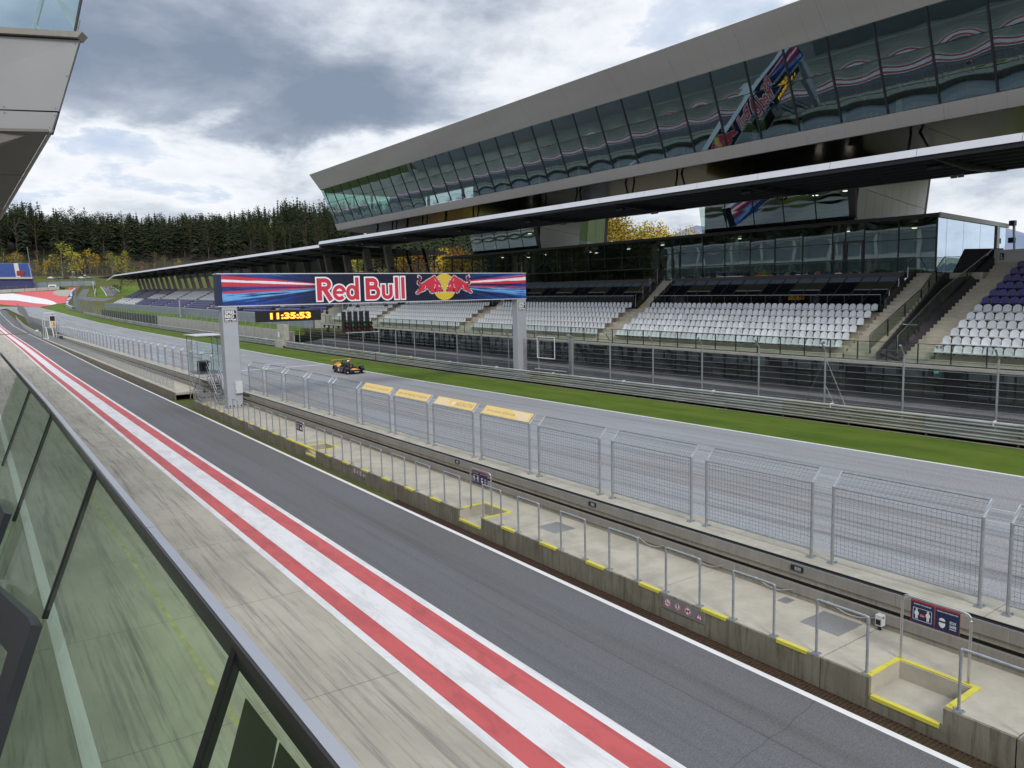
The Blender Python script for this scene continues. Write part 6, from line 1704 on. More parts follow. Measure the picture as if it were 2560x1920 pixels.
# ================================================================== FARTHER GRANDSTAND
def f0(y): return .0157*(y-110)
fs = thing('grandstand', 'farther grandstand with blue and white bench rows under the second canopy', 'grandstand', (47, 210, 1.5))
FY0, FY1 = 112.0, 316.0
for k in range(11):
    x0 = 42.7+.85*k
    mb = MB(); mb.loft([[(x0, y, 3.5+f0(y)), (x0+.86, y, 3.5+f0(y)), (x0+.86, y, 5.35+.42*k+f0(y)), (x0, y, 5.35+.42*k+f0(y))] for y in (FY0, 160, 220, FY1-4*k*.5)]); mb.build('tier_step', 'pale_wall', fs)
    y = FY0+.5; b = 0
    while y < FY1-8:
        L_ = 21.0
        if y + L_ > FY1: L_ = FY1-y
        # blocks: near ones grey-white high up, blue low; far ones blue high up, white low
        far_ = y > 250
        shift = k*2.2
        blue = (k >= 4) if y+shift > 262 else (k <= 3)
        if y+shift > 292 and k < 4: blue = False
        mb = MB()
        mb.loft([[(x0+.30, yy, 5.37+.42*k+f0(yy)), (x0+.66, yy, 5.37+.42*k+f0(yy)), (x0+.72, yy, 5.37+.42*k+.52+f0(yy)), (x0+.66, yy, 5.37+.42*k+.55+f0(yy)), (x0+.55, yy, 5.37+.42*k+.22+f0(yy)), (x0+.30, yy, 5.37+.42*k+.20+f0(yy))] for yy in (y, y+L_-1.6)])
        mb.build('bench_row', 'blue_seat' if blue else ('white_seat' if k < 9 else 'pale_wall'), fs)
        y += 22.5
mb = MB(); mb.loft([[(41.0, y, 3.6+f0(y)), (42.4, y, 3.6+f0(y)), (42.4, y, 5.35+f0(y)), (41.0, y, 5.35+f0(y))] for y in (FY0, 200, FY1+4)]); mb.build('front_wall', 'wall_grey_blue', fs)
mb = MB(); mb.loft([[(39.4, y, 3.1+f0(y)), (41.0, y, 3.7+f0(y)), (41.0, y, 2.6+f0(y)), (39.4, y, 2.6+f0(y))] for y in (FY0, 200, FY1)]); mb.build('ledge', 'grass', fs)
for i, (a, b) in enumerate(segs(FY0, 214, 8.5)):
    mb = MB(); mb.loft([[(39.3, y, 1.0+et(y)*.6), (39.45, y, 1.0+et(y)*.6), (39.45, y, 3.15+f0(y)), (39.3, y, 3.15+f0(y))] for y in (a+.04, b-.04)]); mb.build('retaining_wall', 'pale_wall', fs)
mb = MB(); mb.loft([[(39.3, y, 1.5+et(y)*.6), (39.45, y, 1.5+et(y)*.6), (39.45, y, 3.1+f0(y)), (39.3, y, 3.1+f0(y))] for y in (214, FY1)]); mb.build('green_tarpaulin', 'tarp_green', fs)
mb = MB(); mb.loft([[(52.1, y, 9.8+f0(y)), (60, y, 9.8+f0(y)), (60, y, 9.9+f0(y)), (52.1, y, 9.9+f0(y))] for y in (FY0-14, FY1)]); mb.build('rear_walk', 'pale_wall', fs)
mb = MB(); mb.loft([[(60, y, 9.5+f0(y)), (60.2, y, 9.5+f0(y)), (60.2, y, 12.4+f0(y)), (60, y, 12.4+f0(y))] for y in (126, 205)]); mb.build('back_wall', 'room_dark', fs)
# leaning concrete columns
cy = [99.8, 107.1, 114.6, 122.4, 130.5, 138.6, 146.7, 154.8, 162.9, 171, 179, 187, 195.5, 203.6] + [212+8.2*i for i in range(13)]
for i, y in enumerate(cy):
    zb = 10.0+f0(y) if y > 125 else 9.3+.0*y; zt_ = 15.3+.0129*(y-107)
    w_ = .55 if y < 125 else .45
    mb = MB(); xb, xt = (50.2, 49.3) if y < 125 else (52.4, 51.2)
    mb.loft([[(xb-w_, y-.35, zb), (xb+w_, y-.35, zb), (xb+w_, y+.35, zb), (xb-w_, y+.35, zb)], [(xt-w_*.9, y-.35, zt_), (xt+w_*.9, y-.35, zt_), (xt+w_*.9, y+.35, zt_), (xt-w_*.9, y+.35, zt_)]]); c = mb.build('column', 'grey_column', fs)
    if y < 125:
        mb = MB(); mb.box(xb-.25-.35, xb+.1-.3, y-.375, y-.36, 11.9, 12.25); mb.build('number_sign', 'sign_navy', c)
# commentary boxes
for y in range(0, 9):
    a = 181.0+8.3*y-8.3
    for t0, t1, mt in ((0, .45, 'wall_grey_blue'), (.45, 1, 'tarp_green')):
        zb = 14.2+.0137*(a-175); h = 2.15
        mb = MB(); mb.plate([(51.7-.6*t0, a+.35, zb+h*t0), (51.7-.6*t0, a+7.9, zb+.1+h*t0), (51.7-.6*t1, a+7.9, zb+.1+h*t1), (51.7-.6*t1, a+.35, zb+h*t1)], (.3, 0, 0)); mb.build('box_front' if t0 == 0 else 'box_window', mt, fs)
mb = MB(); mb.loft([[(52.3, y, 9.8+f0(y)), (56, y, 9.8+f0(y)), (56, y, 16+.0129*(y-107)), (52.3, y, 16+.0129*(y-107))] for y in (130, 172)]); mb.build('service_core', 'room_dark', fs)
mb = MB()
for i in range(9):
    z = 12.9+.24*i; mb.loft([[(57, y, z), (57.1, y, z), (57.1, y, z+.07), (57, y, z+.07)] for y in (100, 128)])
for i in range(12): mb.box(57.1, 57.2, 100+2.5*i, 100.15+2.5*i, 11.5, 15.1)
mb.build('louvre', 'dark_frame', fs)
mb = MB()
for i in range(10):
    y = 88+1.15*i; mb.plate([(51.3, y, 9.6), (51.3, y+.25, 9.6), (50.9, y+.65, 12.35), (50.9, y+.4, 12.35)], (.1,0,0))
mb.box(50.85, 50.98, 87.6, 99.6, 12.35, 12.42); mb.build('slatted_balustrade', 'cladding', fs)
for y in (90.5, 95.5):
    mb = MB(); mb.plate([(51.2, y, 9.6), (51.2, y+.3, 9.6), (51.9, y+4.0, 14.6), (51.9, y+3.7, 14.6)], (.3,0,0)); mb.build('raking_post', 'dark_frame', fs)
# second canopy
c2 = thing('canopy', 'farther stand canopy, thin and dark below, reaching left to the trees', 'roof', (48, 200, 16))
def c2z(y): return 15.75+.0131*(y-107)
ys2 = [106.9, 140, 175, 210, 250, 285, 300]
for a, b in zip(ys2, ys2[1:]):
    mb = MB(); mb.loft([[(41.93, y, c2z(y)-.42), (42.05, y, c2z(y)-.42), (42.20, y, c2z(y)), (42.06, y, c2z(y)+.01)] for y in (a+.03, b-.03)]); mb.build('fascia_panel', 'white_fascia', c2)
mb = MB(); mb.plate([(42.0, 300, c2z(300)-.42), (42.0, 312, c2z(300)-1.3), (43.5, 330, c2z(300)-1.3), (43.5, 330, c2z(300)-.9), (42.0, 312, c2z(300)-.8), (42.0, 300, c2z(300))], (.3, 0, 0)); mb.build('fascia_tip', 'white_fascia', c2)
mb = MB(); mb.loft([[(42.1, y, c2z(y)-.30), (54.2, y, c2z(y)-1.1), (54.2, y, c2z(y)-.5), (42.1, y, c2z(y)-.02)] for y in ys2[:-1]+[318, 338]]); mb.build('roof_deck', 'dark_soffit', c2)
for x in (44, 46.5, 49, 51.5):
    mb = MB(); mb.loft([[(x, y, c2z(y)-.75-(x-42)*.055), (x+.15, y, c2z(y)-.75-(x-42)*.055), (x+.15, y, c2z(y)-.35-(x-42)*.05), (x, y, c2z(y)-.35-(x-42)*.05)] for y in ys2]); mb.build('purlin', 'dark_frame', c2)
mb = MB(); mb.loft([[(42.0, 106.6, 15.2), (42.0, 107.0, 15.2), (42.0, 107.0, 15.74), (42.0, 106.6, 15.74)], [(54, 107.6, 14.55), (54, 108, 14.55), (54, 108, 15.4), (54, 107.6, 15.4)], [(64.5, 108.8, 14.7), (64.5, 109.2, 14.7), (64.5, 109.2, 15.2), (64.5, 108.8, 15.2)]]); mb.build('end_fascia', 'dark_panel', c2)
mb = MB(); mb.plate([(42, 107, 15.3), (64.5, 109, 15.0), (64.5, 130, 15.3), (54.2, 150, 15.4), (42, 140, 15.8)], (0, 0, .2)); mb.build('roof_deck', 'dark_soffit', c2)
y = 112
while y < 300:
    mb = MB(); z = c2z(y); mb.loft([[(x, y-.12, z-.34-(x-42)*.05), (x, y+.12, z-.34-(x-42)*.05), (x, y+.12, z-.34-(x-42)*.05-d), (x, y-.12, z-.34-(x-42)*.05-d)] for x, d in ((42.3,.3),(47,.6),(54,.5))]); mb.build('roof_beam', 'dark_frame', c2); y += 12.5
o = thing('flag_pole', 'tall grey light pole in front of the farther grandstand, left of the gantry', 'pole', (40, 190, 2.3))
mb = MB(); mb.tube([(40, 190, 1.5), (40, 190, 8.6)], .28, 8); mb.build('pole', 'galv', o)
mb = MB(); mb.box(39.8, 40.2, 189.8, 190.2, 8.6, 8.75); mb.build('cap', 'galv_dark', o)

# ================================================================== OUR OWN SIDE: pit building, terrace balustrade, overhead corner
pb_ = thing('pit_building', 'corrugated pit building wall below the terrace at the left frame edge', 'building', (-3, 40, 0))
mb = MB(); vs = []
y = -40.0; k = 0; pts = []
while y < 60: pts.append((-.36+.035*(k % 2), y)); y += .06; k += 1
mb.loft([[(x, yy, 0), (x, yy, 5.1)] for x, yy in pts], False, False); mb.build('corrugated_wall', 'corrugated', pb_)
mb = MB(); mb.box(-14, -.6, -60, 8.5, 5.1, 5.4); mb.box(-14, -.42, -60, 160, 4.95, 5.1); mb.build('terrace_floor', 'cladding', pb_)
mb = MB(); mb.box(-14, -.42, 60, 170, 0, 4.9); mb.build('pit_boxes', 'white_panel', pb_)
mb = MB(); mb.box(-12, -2.6, -60, 8, 9.6, 10.2); mb.build('upper_roof', 'white_fascia', pb_)
for i in range(12):
    y = -58+6*i
    mb = MB(); mb.box(-3.0, -2.7, y, y+.5, 5.4, 9.6); mb.build('column', 'white_panel', pb_)
mb = MB(); mb.box(-5, -4.9, -60, 8, 5.4, 9.6); mb.build('glazing', 'lounge_black', pb_)
mb = MB(); mb.box(-12, -1.2, 13, 96, 9.6, 15.2); mb.build('upper_floor', 'pit_white', pb_)
mb = MB(); mb.box(-12, -1.2, 96, 170, 4.9, 7.4); mb.build('low_floor', 'white_panel', pb_)
mb = MB(); mb.box(-1.19, -1.1, 13, 96, 9.9, 11.6); mb.build('glazing', 'pit_glass_sky', pb_)
mb = MB(); mb.box(-1.19, -1.1, 13, 96, 12.5, 14.6); mb.build('glazing', 'pit_glass_sky', pb_)
for i in range(14):
    mb = MB(); mb.box(-1.12, -1.0, 14+6.2*i, 14.6+6.2*i, 9.6, 15.2); mb.build('column', 'pit_white', pb_)
mb = MB(); mb.box(-13, -.5, 13.5, 97, 15.2, 15.7); mb.build('roof', 'white_fascia', pb_)

bl_ = thing('terrace_balustrade', 'leaning glass balustrade with steel cap in the lower left foreground', 'balustrade', (.3, 4, 5.4))
def BP(y, z, off=0.0):     # point on the leaning pane plane (x grows with height)
    return (.5+.4*(z-6.8) + off*.93, y, z - off*.37)
div = [-0.8, 2.0, 4.78, 7.6, 10.4, 13.2]
for i, (a, b) in enumerate(zip(div, div[1:])):
    zl = 4.6
    mb = MB(); mb.plate([BP(a+.018, zl), BP(b-.018, zl), BP(b-.018, 6.79), BP(a+.018, 6.79)], (.018, 0, -.007)); mb.build('glass_pane', 'glass_balustrade', bl_)
    for c in (a,):
        if c < 1.5: continue
        zend = 4.6 if c < 3 else (6.0 if c < 6 else 5.9)
        mb = MB(); mb.plate([BP(c-.017, zend, -.004), BP(c+.017, zend, -.004), BP(c+.017, 6.79, -.004), BP(c-.017, 6.79, -.004)], (.026, 0, -.01)); mb.build('joint_profile', 'black', bl_)
for i, (a, b) in enumerate(((-1.0, 1.02), (1.025, 3.25), (3.255, 5.48), (5.485, 8.2), (8.205, 18.5))):
    mb = MB(); y0, y1 = a, b
    def SX_(x, y): return x-.008*max(0, y-9.5)
    mb.loft([[(SX_(.500, y), y, 6.762), (SX_(.530, y), y, 6.762), (SX_(.530, y), y, 6.815), (SX_(.500, y), y, 6.815)] for y in (y0, y1)]); cp = mb.build('cap_rail', 'cap_steel', bl_)
    mb = MB(); mb.loft([[(SX_(.492, y), y, 6.745), (SX_(.4995, y), y, 6.745), (SX_(.4995, y), y, 6.813), (SX_(.492, y), y, 6.813)] for y in (y0, y1)]); mb.build('cap_dark_reflection', 'cap_dark_reflection', cp)  # dark plate: the steel's reflection of the dark building, put into colour
def bplate(nm, pts, m_, th=.05, off=-.03):
    mb = MB(); mb.plate([BP(y, z, off) for y, z in pts], (-th, 0, th*.4)); mb.build(nm, m_, bl_)
bplate('base_beam', [(6.9, 5.59), (4.756, 6.009), (4.947, 5.758), (6.6, 5.42)], 'dark_frame')
bplate('base_beam', [(4.756, 6.009), (4.519, 6.037), (4.473, 5.68), (4.415, 5.403), (4.40, 5.0), (4.80, 5.0), (4.768, 5.323), (4.947, 5.758)], 'dark_frame')
bplate('base_beam', [(9.6, 5.70), (8.11, 5.911), (7.503, 5.966), (7.55, 5.45), (7.75, 5.40), (8.2, 5.70), (9.5, 5.45)], 'dark_frame')
# etched dark decal with a ring emblem on the nearest pane
bplate('decal', [(1.888, 6.711), (1.651, 6.716), (1.60, 6.55), (1.863, 6.559)], 'decal_dark', .002, .024)
bplate('decal', [(1.633, 6.716), (1.30, 6.727), (1.45, 6.60), (1.626, 6.666)], 'decal_dark', .002, .024)
mb = MB(); n = 28; cy_, cz_ = 1.780, 6.638
def RG(a, r): return BP(cy_+.098*r*math.cos(a)*1.0, cz_+.056*r*math.sin(a), .0275)
mb.add([RG(2*math.pi*k/n, 1) for k in range(n)]+[RG(2*math.pi*k/n, .76) for k in range(n)], [(k, (k+1) % n, n+(k+1) % n, n+k) for k in range(n)])
def lineB(pts, w_=.006):
    for a, b in zip(pts, pts[1:]):
        dy, dz2 = b[0]-a[0], b[1]-a[1]; L_ = math.hypot(dy, dz2); ny, nz = -dz2/L_*w_/2, dy/L_*w_/2
        mb.add([BP(a[0]-ny, a[1]-nz, .0275), BP(b[0]-ny, b[1]-nz, .0275), BP(b[0]+ny, b[1]+nz, .0275), BP(a[0]+ny, a[1]+nz, .0275)], [(0,1,2,3)])
lineB([(1.812, 6.665), (1.755, 6.600)], .012); lineB([(1.80, 6.658), (1.765, 6.655), (1.757, 6.636), (1.775, 6.622)], .004); lineB([(1.755, 6.621), (1.722, 6.648), (1.702, 6.640), (1.715, 6.612)], .004); lineB([(1.824, 6.630), (1.806, 6.651), (1.79, 6.64)], .004)
mb.build('decal_emblem', 'decal_pale', bl_)

tl = thing('upper_terrace_corner', 'panelled overhanging building corner with glass parapet, top left', 'building', (.5, 10.3, 9))
thd = Vector((.39, .92, 0)).normalized()
def TLp(nm, pts, m_, th=.04, off=0.0): 
    mb = MB(); mb.plate([Vector(p)+thd*off for p in pts], thd*th); return mb.build(nm, m_, tl)
TLp('wall_panel', [(-.6, 10.78, 10.675), (1.255, 10.012, 10.66), (1.003, 10.118, 9.886), (-.6, 10.80, 9.90)], 'tl_panel')
TLp('wall_panel', [(-.6, 10.80, 9.885), (.990, 10.122, 9.87), (.918, 10.152, 9.665), (-.6, 10.80, 9.665)], 'tl_panel')
TLp('backing', [(-.6, 10.78, 10.70), (1.25, 10.012, 10.69), (.905, 10.152, 9.64), (-.6, 10.80, 9.64)], 'black', .05, .045)
for p in ((1.215, 10.03, 10.62), (1.11, 10.07, 10.27), (.975, 10.13, 9.915), (.965, 10.135, 9.835), (.905, 10.16, 9.70), (.50, 10.33, 9.915), (.50, 10.33, 9.85), (.49, 10.34, 9.70)):
    mb = MB(); mb.disc(Vector(p)-thd*.004, .008, -thd, n=8); mb.build('rivet', 'galv_dark', tl)
TLp('coping', [(-.6, 10.80, 10.765), (1.305, 9.99, 10.735), (1.255, 10.012, 10.675), (-.6, 10.80, 10.70)], 'cladding', .2, -.06)
# underside, sloping down and away
A = Vector((.918, 10.155, 9.655)); B_ = Vector((-.6, 10.80, 9.655))
def raypt(px_, yy):
    return None
C1 = Vector((.415, 12.4, 8.86)); D1 = Vector((-1.2, 13.0, 8.86))
for t0, t1 in ((0.0, .44), (.445, .8), (.805, 1.0)):
    q = [A.lerp(C1, t0), A.lerp(C1, t1), B_.lerp(D1, t1), B_.lerp(D1, t0)]
    mb = MB(); mb.plate([q[0]+Vector((-.03,0,0)), q[1]+Vector((-.03,0,0)), q[2], q[3]], (0, 0, .03)); mb.build('soffit_panel', 'tl_panel_dark', tl)
mb = MB(); mb.plate([A+Vector((0,0,-.004)), C1+Vector((0,0,-.004)), C1+Vector((-.028,0,0)), A+Vector((-.028,0,0))], (.03, .02, .03)); mb.build('edge_profile', 'cladding', tl)
mb = MB(); mb.hexa([(-1.2, 10.9, 8.9), (.88, 10.25, 9.7), (.40, 12.5, 8.95), (-1.2, 13, 8.95), (-1.2, 10.9, 10.6), (1.22, 10.1, 10.66), (1.1, 12.5, 10.66), (-1.2, 13, 10.66)]); mb.build('body', 'tl_panel_dark', tl)
TLp('glass_parapet', [(-.6, 10.80, 10.77), (1.215, 10.03, 10.74), (1.40, 9.95, 11.5), (-.6, 10.8, 11.5)], 'glass_tl', .015, .02)
TLp('glass_edge', [(1.205, 10.035, 10.74), (1.222, 10.028, 10.74), (1.41, 9.948, 11.5), (1.385, 9.96, 11.5)], 'dark_frame', .03, .0)
for pts, m_ in (([(.765, 10.215, 10.75), (.80, 10.20, 10.75), (1.02, 10.11, 11.45), (.985, 10.12, 11.45)], 'white_panel'), ([(1.04, 10.10, 11.12), (1.09, 10.08, 11.12), (1.245, 10.02, 10.93), (1.22, 10.03, 10.83), (1.175, 10.045, 10.83)], 'white_panel'), ([(1.165, 10.05, 10.74), (1.20, 10.035, 10.74), (1.225, 10.025, 10.87), (1.19, 10.04, 10.87)], 'white_panel'), ([(.80, 10.2, 10.83), (.815, 10.19, 10.86), (.90, 10.16, 10.75), (.87, 10.17, 10.75)], 'white_panel')):
    TLp('bracket', pts, m_, .04, .12)

# ================================================================== TREES
def conifer_meshes(seed, thin=False):
    r = random.Random(seed); mb = MB(); tiers = 17
    z0 = r.uniform(.16, .34) 
    for i in range(tiers):
        t = i/(tiers-1); z = z0+(1-z0)*t**.92; rad = (.185*(1-t)**.62*(.72+.28*min(1,t*5))+.010)*r.uniform(.75, 1.2); n = 10 if t < .7 else 7
        a0 = r.random()*6
        for k in range(n):
            a = a0+2*math.pi*k/n+r.uniform(-.25, .25); R2 = rad*r.uniform(.6, 1.18); dr = rad*r.uniform(.25, .6); wd = .55*R2*r.uniform(.7, 1.2)
            c, s = math.cos(a), math.sin(a); tip = (c*R2, s*R2, z-dr); m1 = (c*R2*.55-s*wd*.5, s*R2*.55+c*wd*.5, z-dr*.75); m2 = (c*R2*.55+s*wd*.5, s*R2*.55-c*wd*.5, z-dr*.75)
            mb.add([(0, 0, z+.015), m1, tip, m2], [(0, 1, 2), (0, 2, 3)])
    mb.tube([(0,0,z0), (0,0,.98)], [.045, .004], 5)
    crown = mesh_of(mb, 'crown', 'fol_conifer')
    mb = MB(); mb.tube([(0,0,0), (0,0,z0+.1)], [.014, .009], 5); return crown, mesh_of(mb, 'trunk', 'trunk')
CON = [conifer_meshes(s) for s in range(6)]
PINE_ = None
def leaf_tree(seed, n, leaf, mat_, shape=(1, 1, 1), trunk_m='trunk_pale', base=.16):
    """height 1; many leaf faces in clumps with gaps"""
    r = random.Random(seed); mb = MB(); cl = []
    for i in range(18):
        t = r.random(); z = base+.10+(.80-base)*t; w = .27*math.sin(math.pi*min(1, (t*.85+.14)))**.7
        a = r.random()*6.28; rr = w*math.sqrt(r.random()); cl.append((rr*math.cos(a)*shape[0], rr*math.sin(a)*shape[1], z, r.uniform(.07, .13)))
    cl.append((0, 0, .90, .08))
    for i in range(n):
        c = cl[i % len(cl)]; 
        v = Vector((r.gauss(0,1), r.gauss(0,1), r.gauss(0,1))).normalized()*c[3]*r.random()**.45
        p = Vector((c[0]+v.x, c[1]+v.y, c[2]+v.z*1.1)); s_ = leaf*r.uniform(.6, 1.4)
        u = Vector((r.gauss(0,1), r.gauss(0,1), r.gauss(0,.6))).normalized(); w_ = u.cross(Vector((r.gauss(0,1), r.gauss(0,1), r.gauss(0,1)))).normalized()
        mb.add([p-u*s_, p-w_*s_*.6, p+u*s_, p+w_*s_*.6], [(0,1,2,3)])
    crown = mesh_of(mb, 'crown', mat_)
    mb = MB(); mb.tube([(0,0,0), (.005,0,.35), (0,.01,.8)], [.016, .011, .003], 5)
    for c in cl[:8]: mb.tube([(0,0,max(.15, c[2]-.2)), (c[0]*.8, c[1]*.8, c[2])], [.007, .002], 4)
    return crown, mesh_of(mb, 'trunk', trunk_m)
FARL = {m_: [leaf_tree(40+i, 420, .020, m_) for i in range(3)] for m_ in ('fol_yellow', 'fol_orange', 'fol_lime', 'fol_green', 'fol_brown')}
PINE = [leaf_tree(140+i, 520, .017, 'fol_pine', (1.0, 1.0, 1), 'trunk', .38) for i in range(4)]
NEARL = {m_: [leaf_tree(90+i, 3800, .0085, m_, (1.05, 1.05, 1)) for i in range(3)] for m_ in ('fol_yellow', 'fol_lime', 'fol_green', 'fol_orange')}
def place(name, label, cat, group, tm, x, y, z, h, wide=1.0, rz=0.0):
    root = bpy.data.objects.new(name, None); col.objects.link(root); root.location = (x, y, z); root.scale = (h*wide, h*wide, h); root.rotation_euler = (0, 0, rz)
    root['label'] = label; root['category'] = cat; root['group'] = group
    for nm, me in (('crown', tm[0]), ('trunk', tm[1])):
        o = bpy.data.objects.new(nm, me); col.objects.link(o); o.parent = root
    return root
rng = random.Random(17)
def forest_top(az): return interp([(-.1,93),(.03,93),(.055,95),(.075,91),(.11,88.5),(.20,89),(.24,92),(.31,99),(.36,109),(.50,114),(.75,88)], az)
spots = []
az = -.02
while az < .46:
    for row, Y in enumerate((712, 745, 790)):
        a = az+rng.uniform(-.0025, .0025); yy = Y+rng.uniform(-12, 12); X = a*yy
        zt_ = forest_top(a)+rng.choice([-9,-6,-4,-3,-1,1,2])+rng.uniform(-2, 2.0)-(2-row)*2.5; z = ez(X, yy)-1
        h = zt_-z; 
        if row == 0: h = min(h, 41+rng.uniform(-5, 2))
        spots.append((X, yy, z, max(14, h), row))
    az += .0073
rng.shuffle(spots)
for X, yy, z, h, row in spots[:190]:
    place('spruce_tree', 'tall dark spruce in the forest on the far hillside', 'conifer', 'spruces of the hillside forest', (rng.choice(CON) if rng.random() < .62 else rng.choice(PINE)), X, yy, z, h, rng.uniform(.75, 1.15)*32/h, rng.random()*6)
def mass(name, label, pts, mats_='fol_conifer'):
    mb = MB(); 
    src = []
    for c, t_ in CON+(PINE if 'hill' not in name and 'grove' not in name else []):
        src.append(([v.co.copy() for v in c.vertices], [tuple(p.vertices) for p in c.polygons]))
    V_ = []; F_ = []
    for X, yy, z, h, wd in pts:
        vs, fs_ = src[rng.randrange(len(src))]; a = rng.random()*6.28; ca_, sa_ = math.cos(a), math.sin(a); b = len(V_)
        V_ += [(X+(v.x*ca_-v.y*sa_)*h*wd, yy+(v.x*sa_+v.y*ca_)*h*wd, z+v.z*h) for v in vs]; F_ += [[b+i for i in f] for f in fs_]
    me = bpy.data.meshes.new(name); me.from_pydata(V_, [], F_); me.materials.append(MATS[mats_]); o = bpy.data.objects.new(name, me); col.objects.link(o)
    return tag(o, label, kind='stuff')
pts = [(X, y, z, h, rng.uniform(.75, 1.15)*32/h) for X, y, z, h, r_ in spots[190:]]
for i in range(700):
    a = rng.uniform(-.05, .72); yy = rng.uniform(720, 860); X = a*yy; z = ez(X, yy); zt_ = forest_top(a)+rng.uniform(-7, 1)
    if zt_-z > 8: pts.append((X, yy, z, zt_-z, rng.uniform(.7, 1.0)*30/(zt_-z)))
drape('forest_floor', 'forest_floor', [(-60,648),(150,648),(330,640),(560,840),(420,890),(-60,890)], .12, 22)
mass('forest', 'dense dark conifer forest covering the hill behind the track', pts)
pts = []
for i in range(150):
    a = rng.uniform(.50, .74); yy = rng.uniform(190, 330); X = a*yy; pts.append((X, yy, ez(X, yy), rng.uniform(22, 30)*(yy/240), .75))
mass('conifer_grove', 'dark green conifers showing behind the left end of the pavilion', pts)
pts = []
for i in range(620):
    X = rng.uniform(-300, -110); pts.append((X, rng.uniform(-450, 560), 2+max(0, -X-110)*.32, rng.uniform(24, 36), 1.15))
mb = MB(); mb.add([(-105,-600,-1),(-105,700,-1),(-320,700,68),(-320,-600,68),(-700,-600,60),(-700,700,60)], [(0,1,2,3),(3,2,5,4)]); struct(mb, 'hill', 'forest_floor')
mass('hill_forest', 'dark forest on the slope behind the pit building', pts)
# autumn trees between forest and run-off
rng = random.Random(5)
LABA = ['small yellow autumn tree before the dark forest, far left', 'rusty orange young tree at the forest edge', 'lime yellow tree at the forest edge', 'dull green bush at the forest edge', 'bare brownish tree at the forest edge']
aut = [(20,13,'fol_yellow'),(60,15,'fol_yellow'),(85,12,'fol_brown'),(112,11,'fol_yellow'),(135,12,'fol_yellow'),(150,10,'fol_brown'),(176,24,'fol_lime'),(200,23,'fol_lime'),(214,17,'fol_yellow'),(232,14,'fol_green'),(245,18,'fol_yellow'),(262,14,'fol_orange'),(285,9,'fol_brown'),(300,16,'fol_lime'),(320,10,'fol_brown'),(334,20,'fol_lime'),(350,12,'fol_green'),(372,12,'fol_orange'),(395,10,'fol_green'),(5,11,'fol_brown'),(40,10,'fol_green'),(100,9,'fol_orange'),(160,9,'fol_green'),(190,9,'fol_brown'),(225,9,'fol_orange'),(275,9,'fol_green'),(310,9,'fol_yellow')]
for i, (px, h, m_) in enumerate(aut):
    Y = 640+rng.uniform(-10, 16); th = math.atan((px-1280)/1895); azr = math.atan2(fwd.x, fwd.y)+th; X = Y*math.tan(azr)
    nm = {'fol_yellow': 'autumn_tree', 'fol_orange': 'autumn_tree', 'fol_lime': 'poplar_tree', 'fol_green': 'bush', 'fol_brown': 'bare_tree'}[m_]
    place(nm, {'fol_yellow': 'golden yellow autumn tree at the foot of the dark hillside forest', 'fol_orange': 'small rusty orange tree at the foot of the hillside forest', 'fol_lime': 'lime yellow rounded tree standing out before the hillside forest', 'fol_green': 'dark green bush at the foot of the hillside forest', 'fol_brown': 'thin bare brownish tree at the foot of the hillside forest'}[m_], 'tree', 'autumn trees at the forest foot, ' + m_[4:], FARL[m_][i % 3], X, Y, ez(X, Y)-.5, h*1.12, rng.uniform(.95, 1.35), rng.random()*6)
for i in range(36):
    px = rng.uniform(-20, 470); Y = rng.uniform(655, 690); X = Y*math.tan(math.atan2(fwd.x, fwd.y)+math.atan((px-1280)/1895)); m_ = rng.choice(['fol_brown', 'fol_green', 'fol_brown', 'fol_yellow', 'fol_green'])
    place('undergrowth_tree', 'low mixed undergrowth tree in front of the spruce trunks', 'tree', 'undergrowth along the forest edge', FARL[m_][i % 3], X, Y, ez(X, Y)-.5, rng.uniform(9, 15), 1.3, rng.random()*6)
place('round_bush', 'large round dark green bush at the left end of the far grandstand', 'bush', 'bush by the far stand', FARL['fol_green'][0], 84, 575, ez(84, 575)-2, 17, 1.9)
# yellow trees close behind the buildings, seen through the gaps
k = 0
for x, y, h, m_ in [(74,80,19.0,'fol_yellow'),(79,83,18.6,'fol_yellow'),(84,90,20,'fol_yellow'),(88,84,18.5,'fol_yellow'),(93,92,19.5,'fol_lime'),(97,86,18.2,'fol_yellow'),(101,95,18.8,'fol_lime'),(106,90,17.4,'fol_lime'),(111,95,16.8,'fol_yellow'),(116,92,15.0,'fol_lime'),(78,92,21,'fol_orange'),(90,98,21,'fol_yellow'),(70,88,19.5,'fol_lime'),(122,96,14.0,'fol_lime'),(104,103,19.5,'fol_green')]:
    place('birch_tree', 'yellow autumn tree filling the gap below the wing building', 'tree', 'yellow trees in the gap below the wing', NEARL[m_][k % 3], x, y, .4, h, 1.25, k*1.3); k += 1
for x, y, h, m_ in [(62,128,15.5,'fol_yellow'),(66,122,16,'fol_orange'),(70,134,16.5,'fol_yellow'),(64,142,16,'fol_lime'),(74,126,17,'fol_yellow'),(70,115,16.5,'fol_orange'),(78,132,16,'fol_yellow'),(60,150,15.5,'fol_lime'),(68,160,16.5,'fol_green')]:
    place('birch_tree', 'yellow autumn tree behind the far stand, seen between its columns', 'tree', 'yellow trees behind the far stand', NEARL[m_][k % 3], x, y, .4, h, 1.2, k*1.3); k += 1

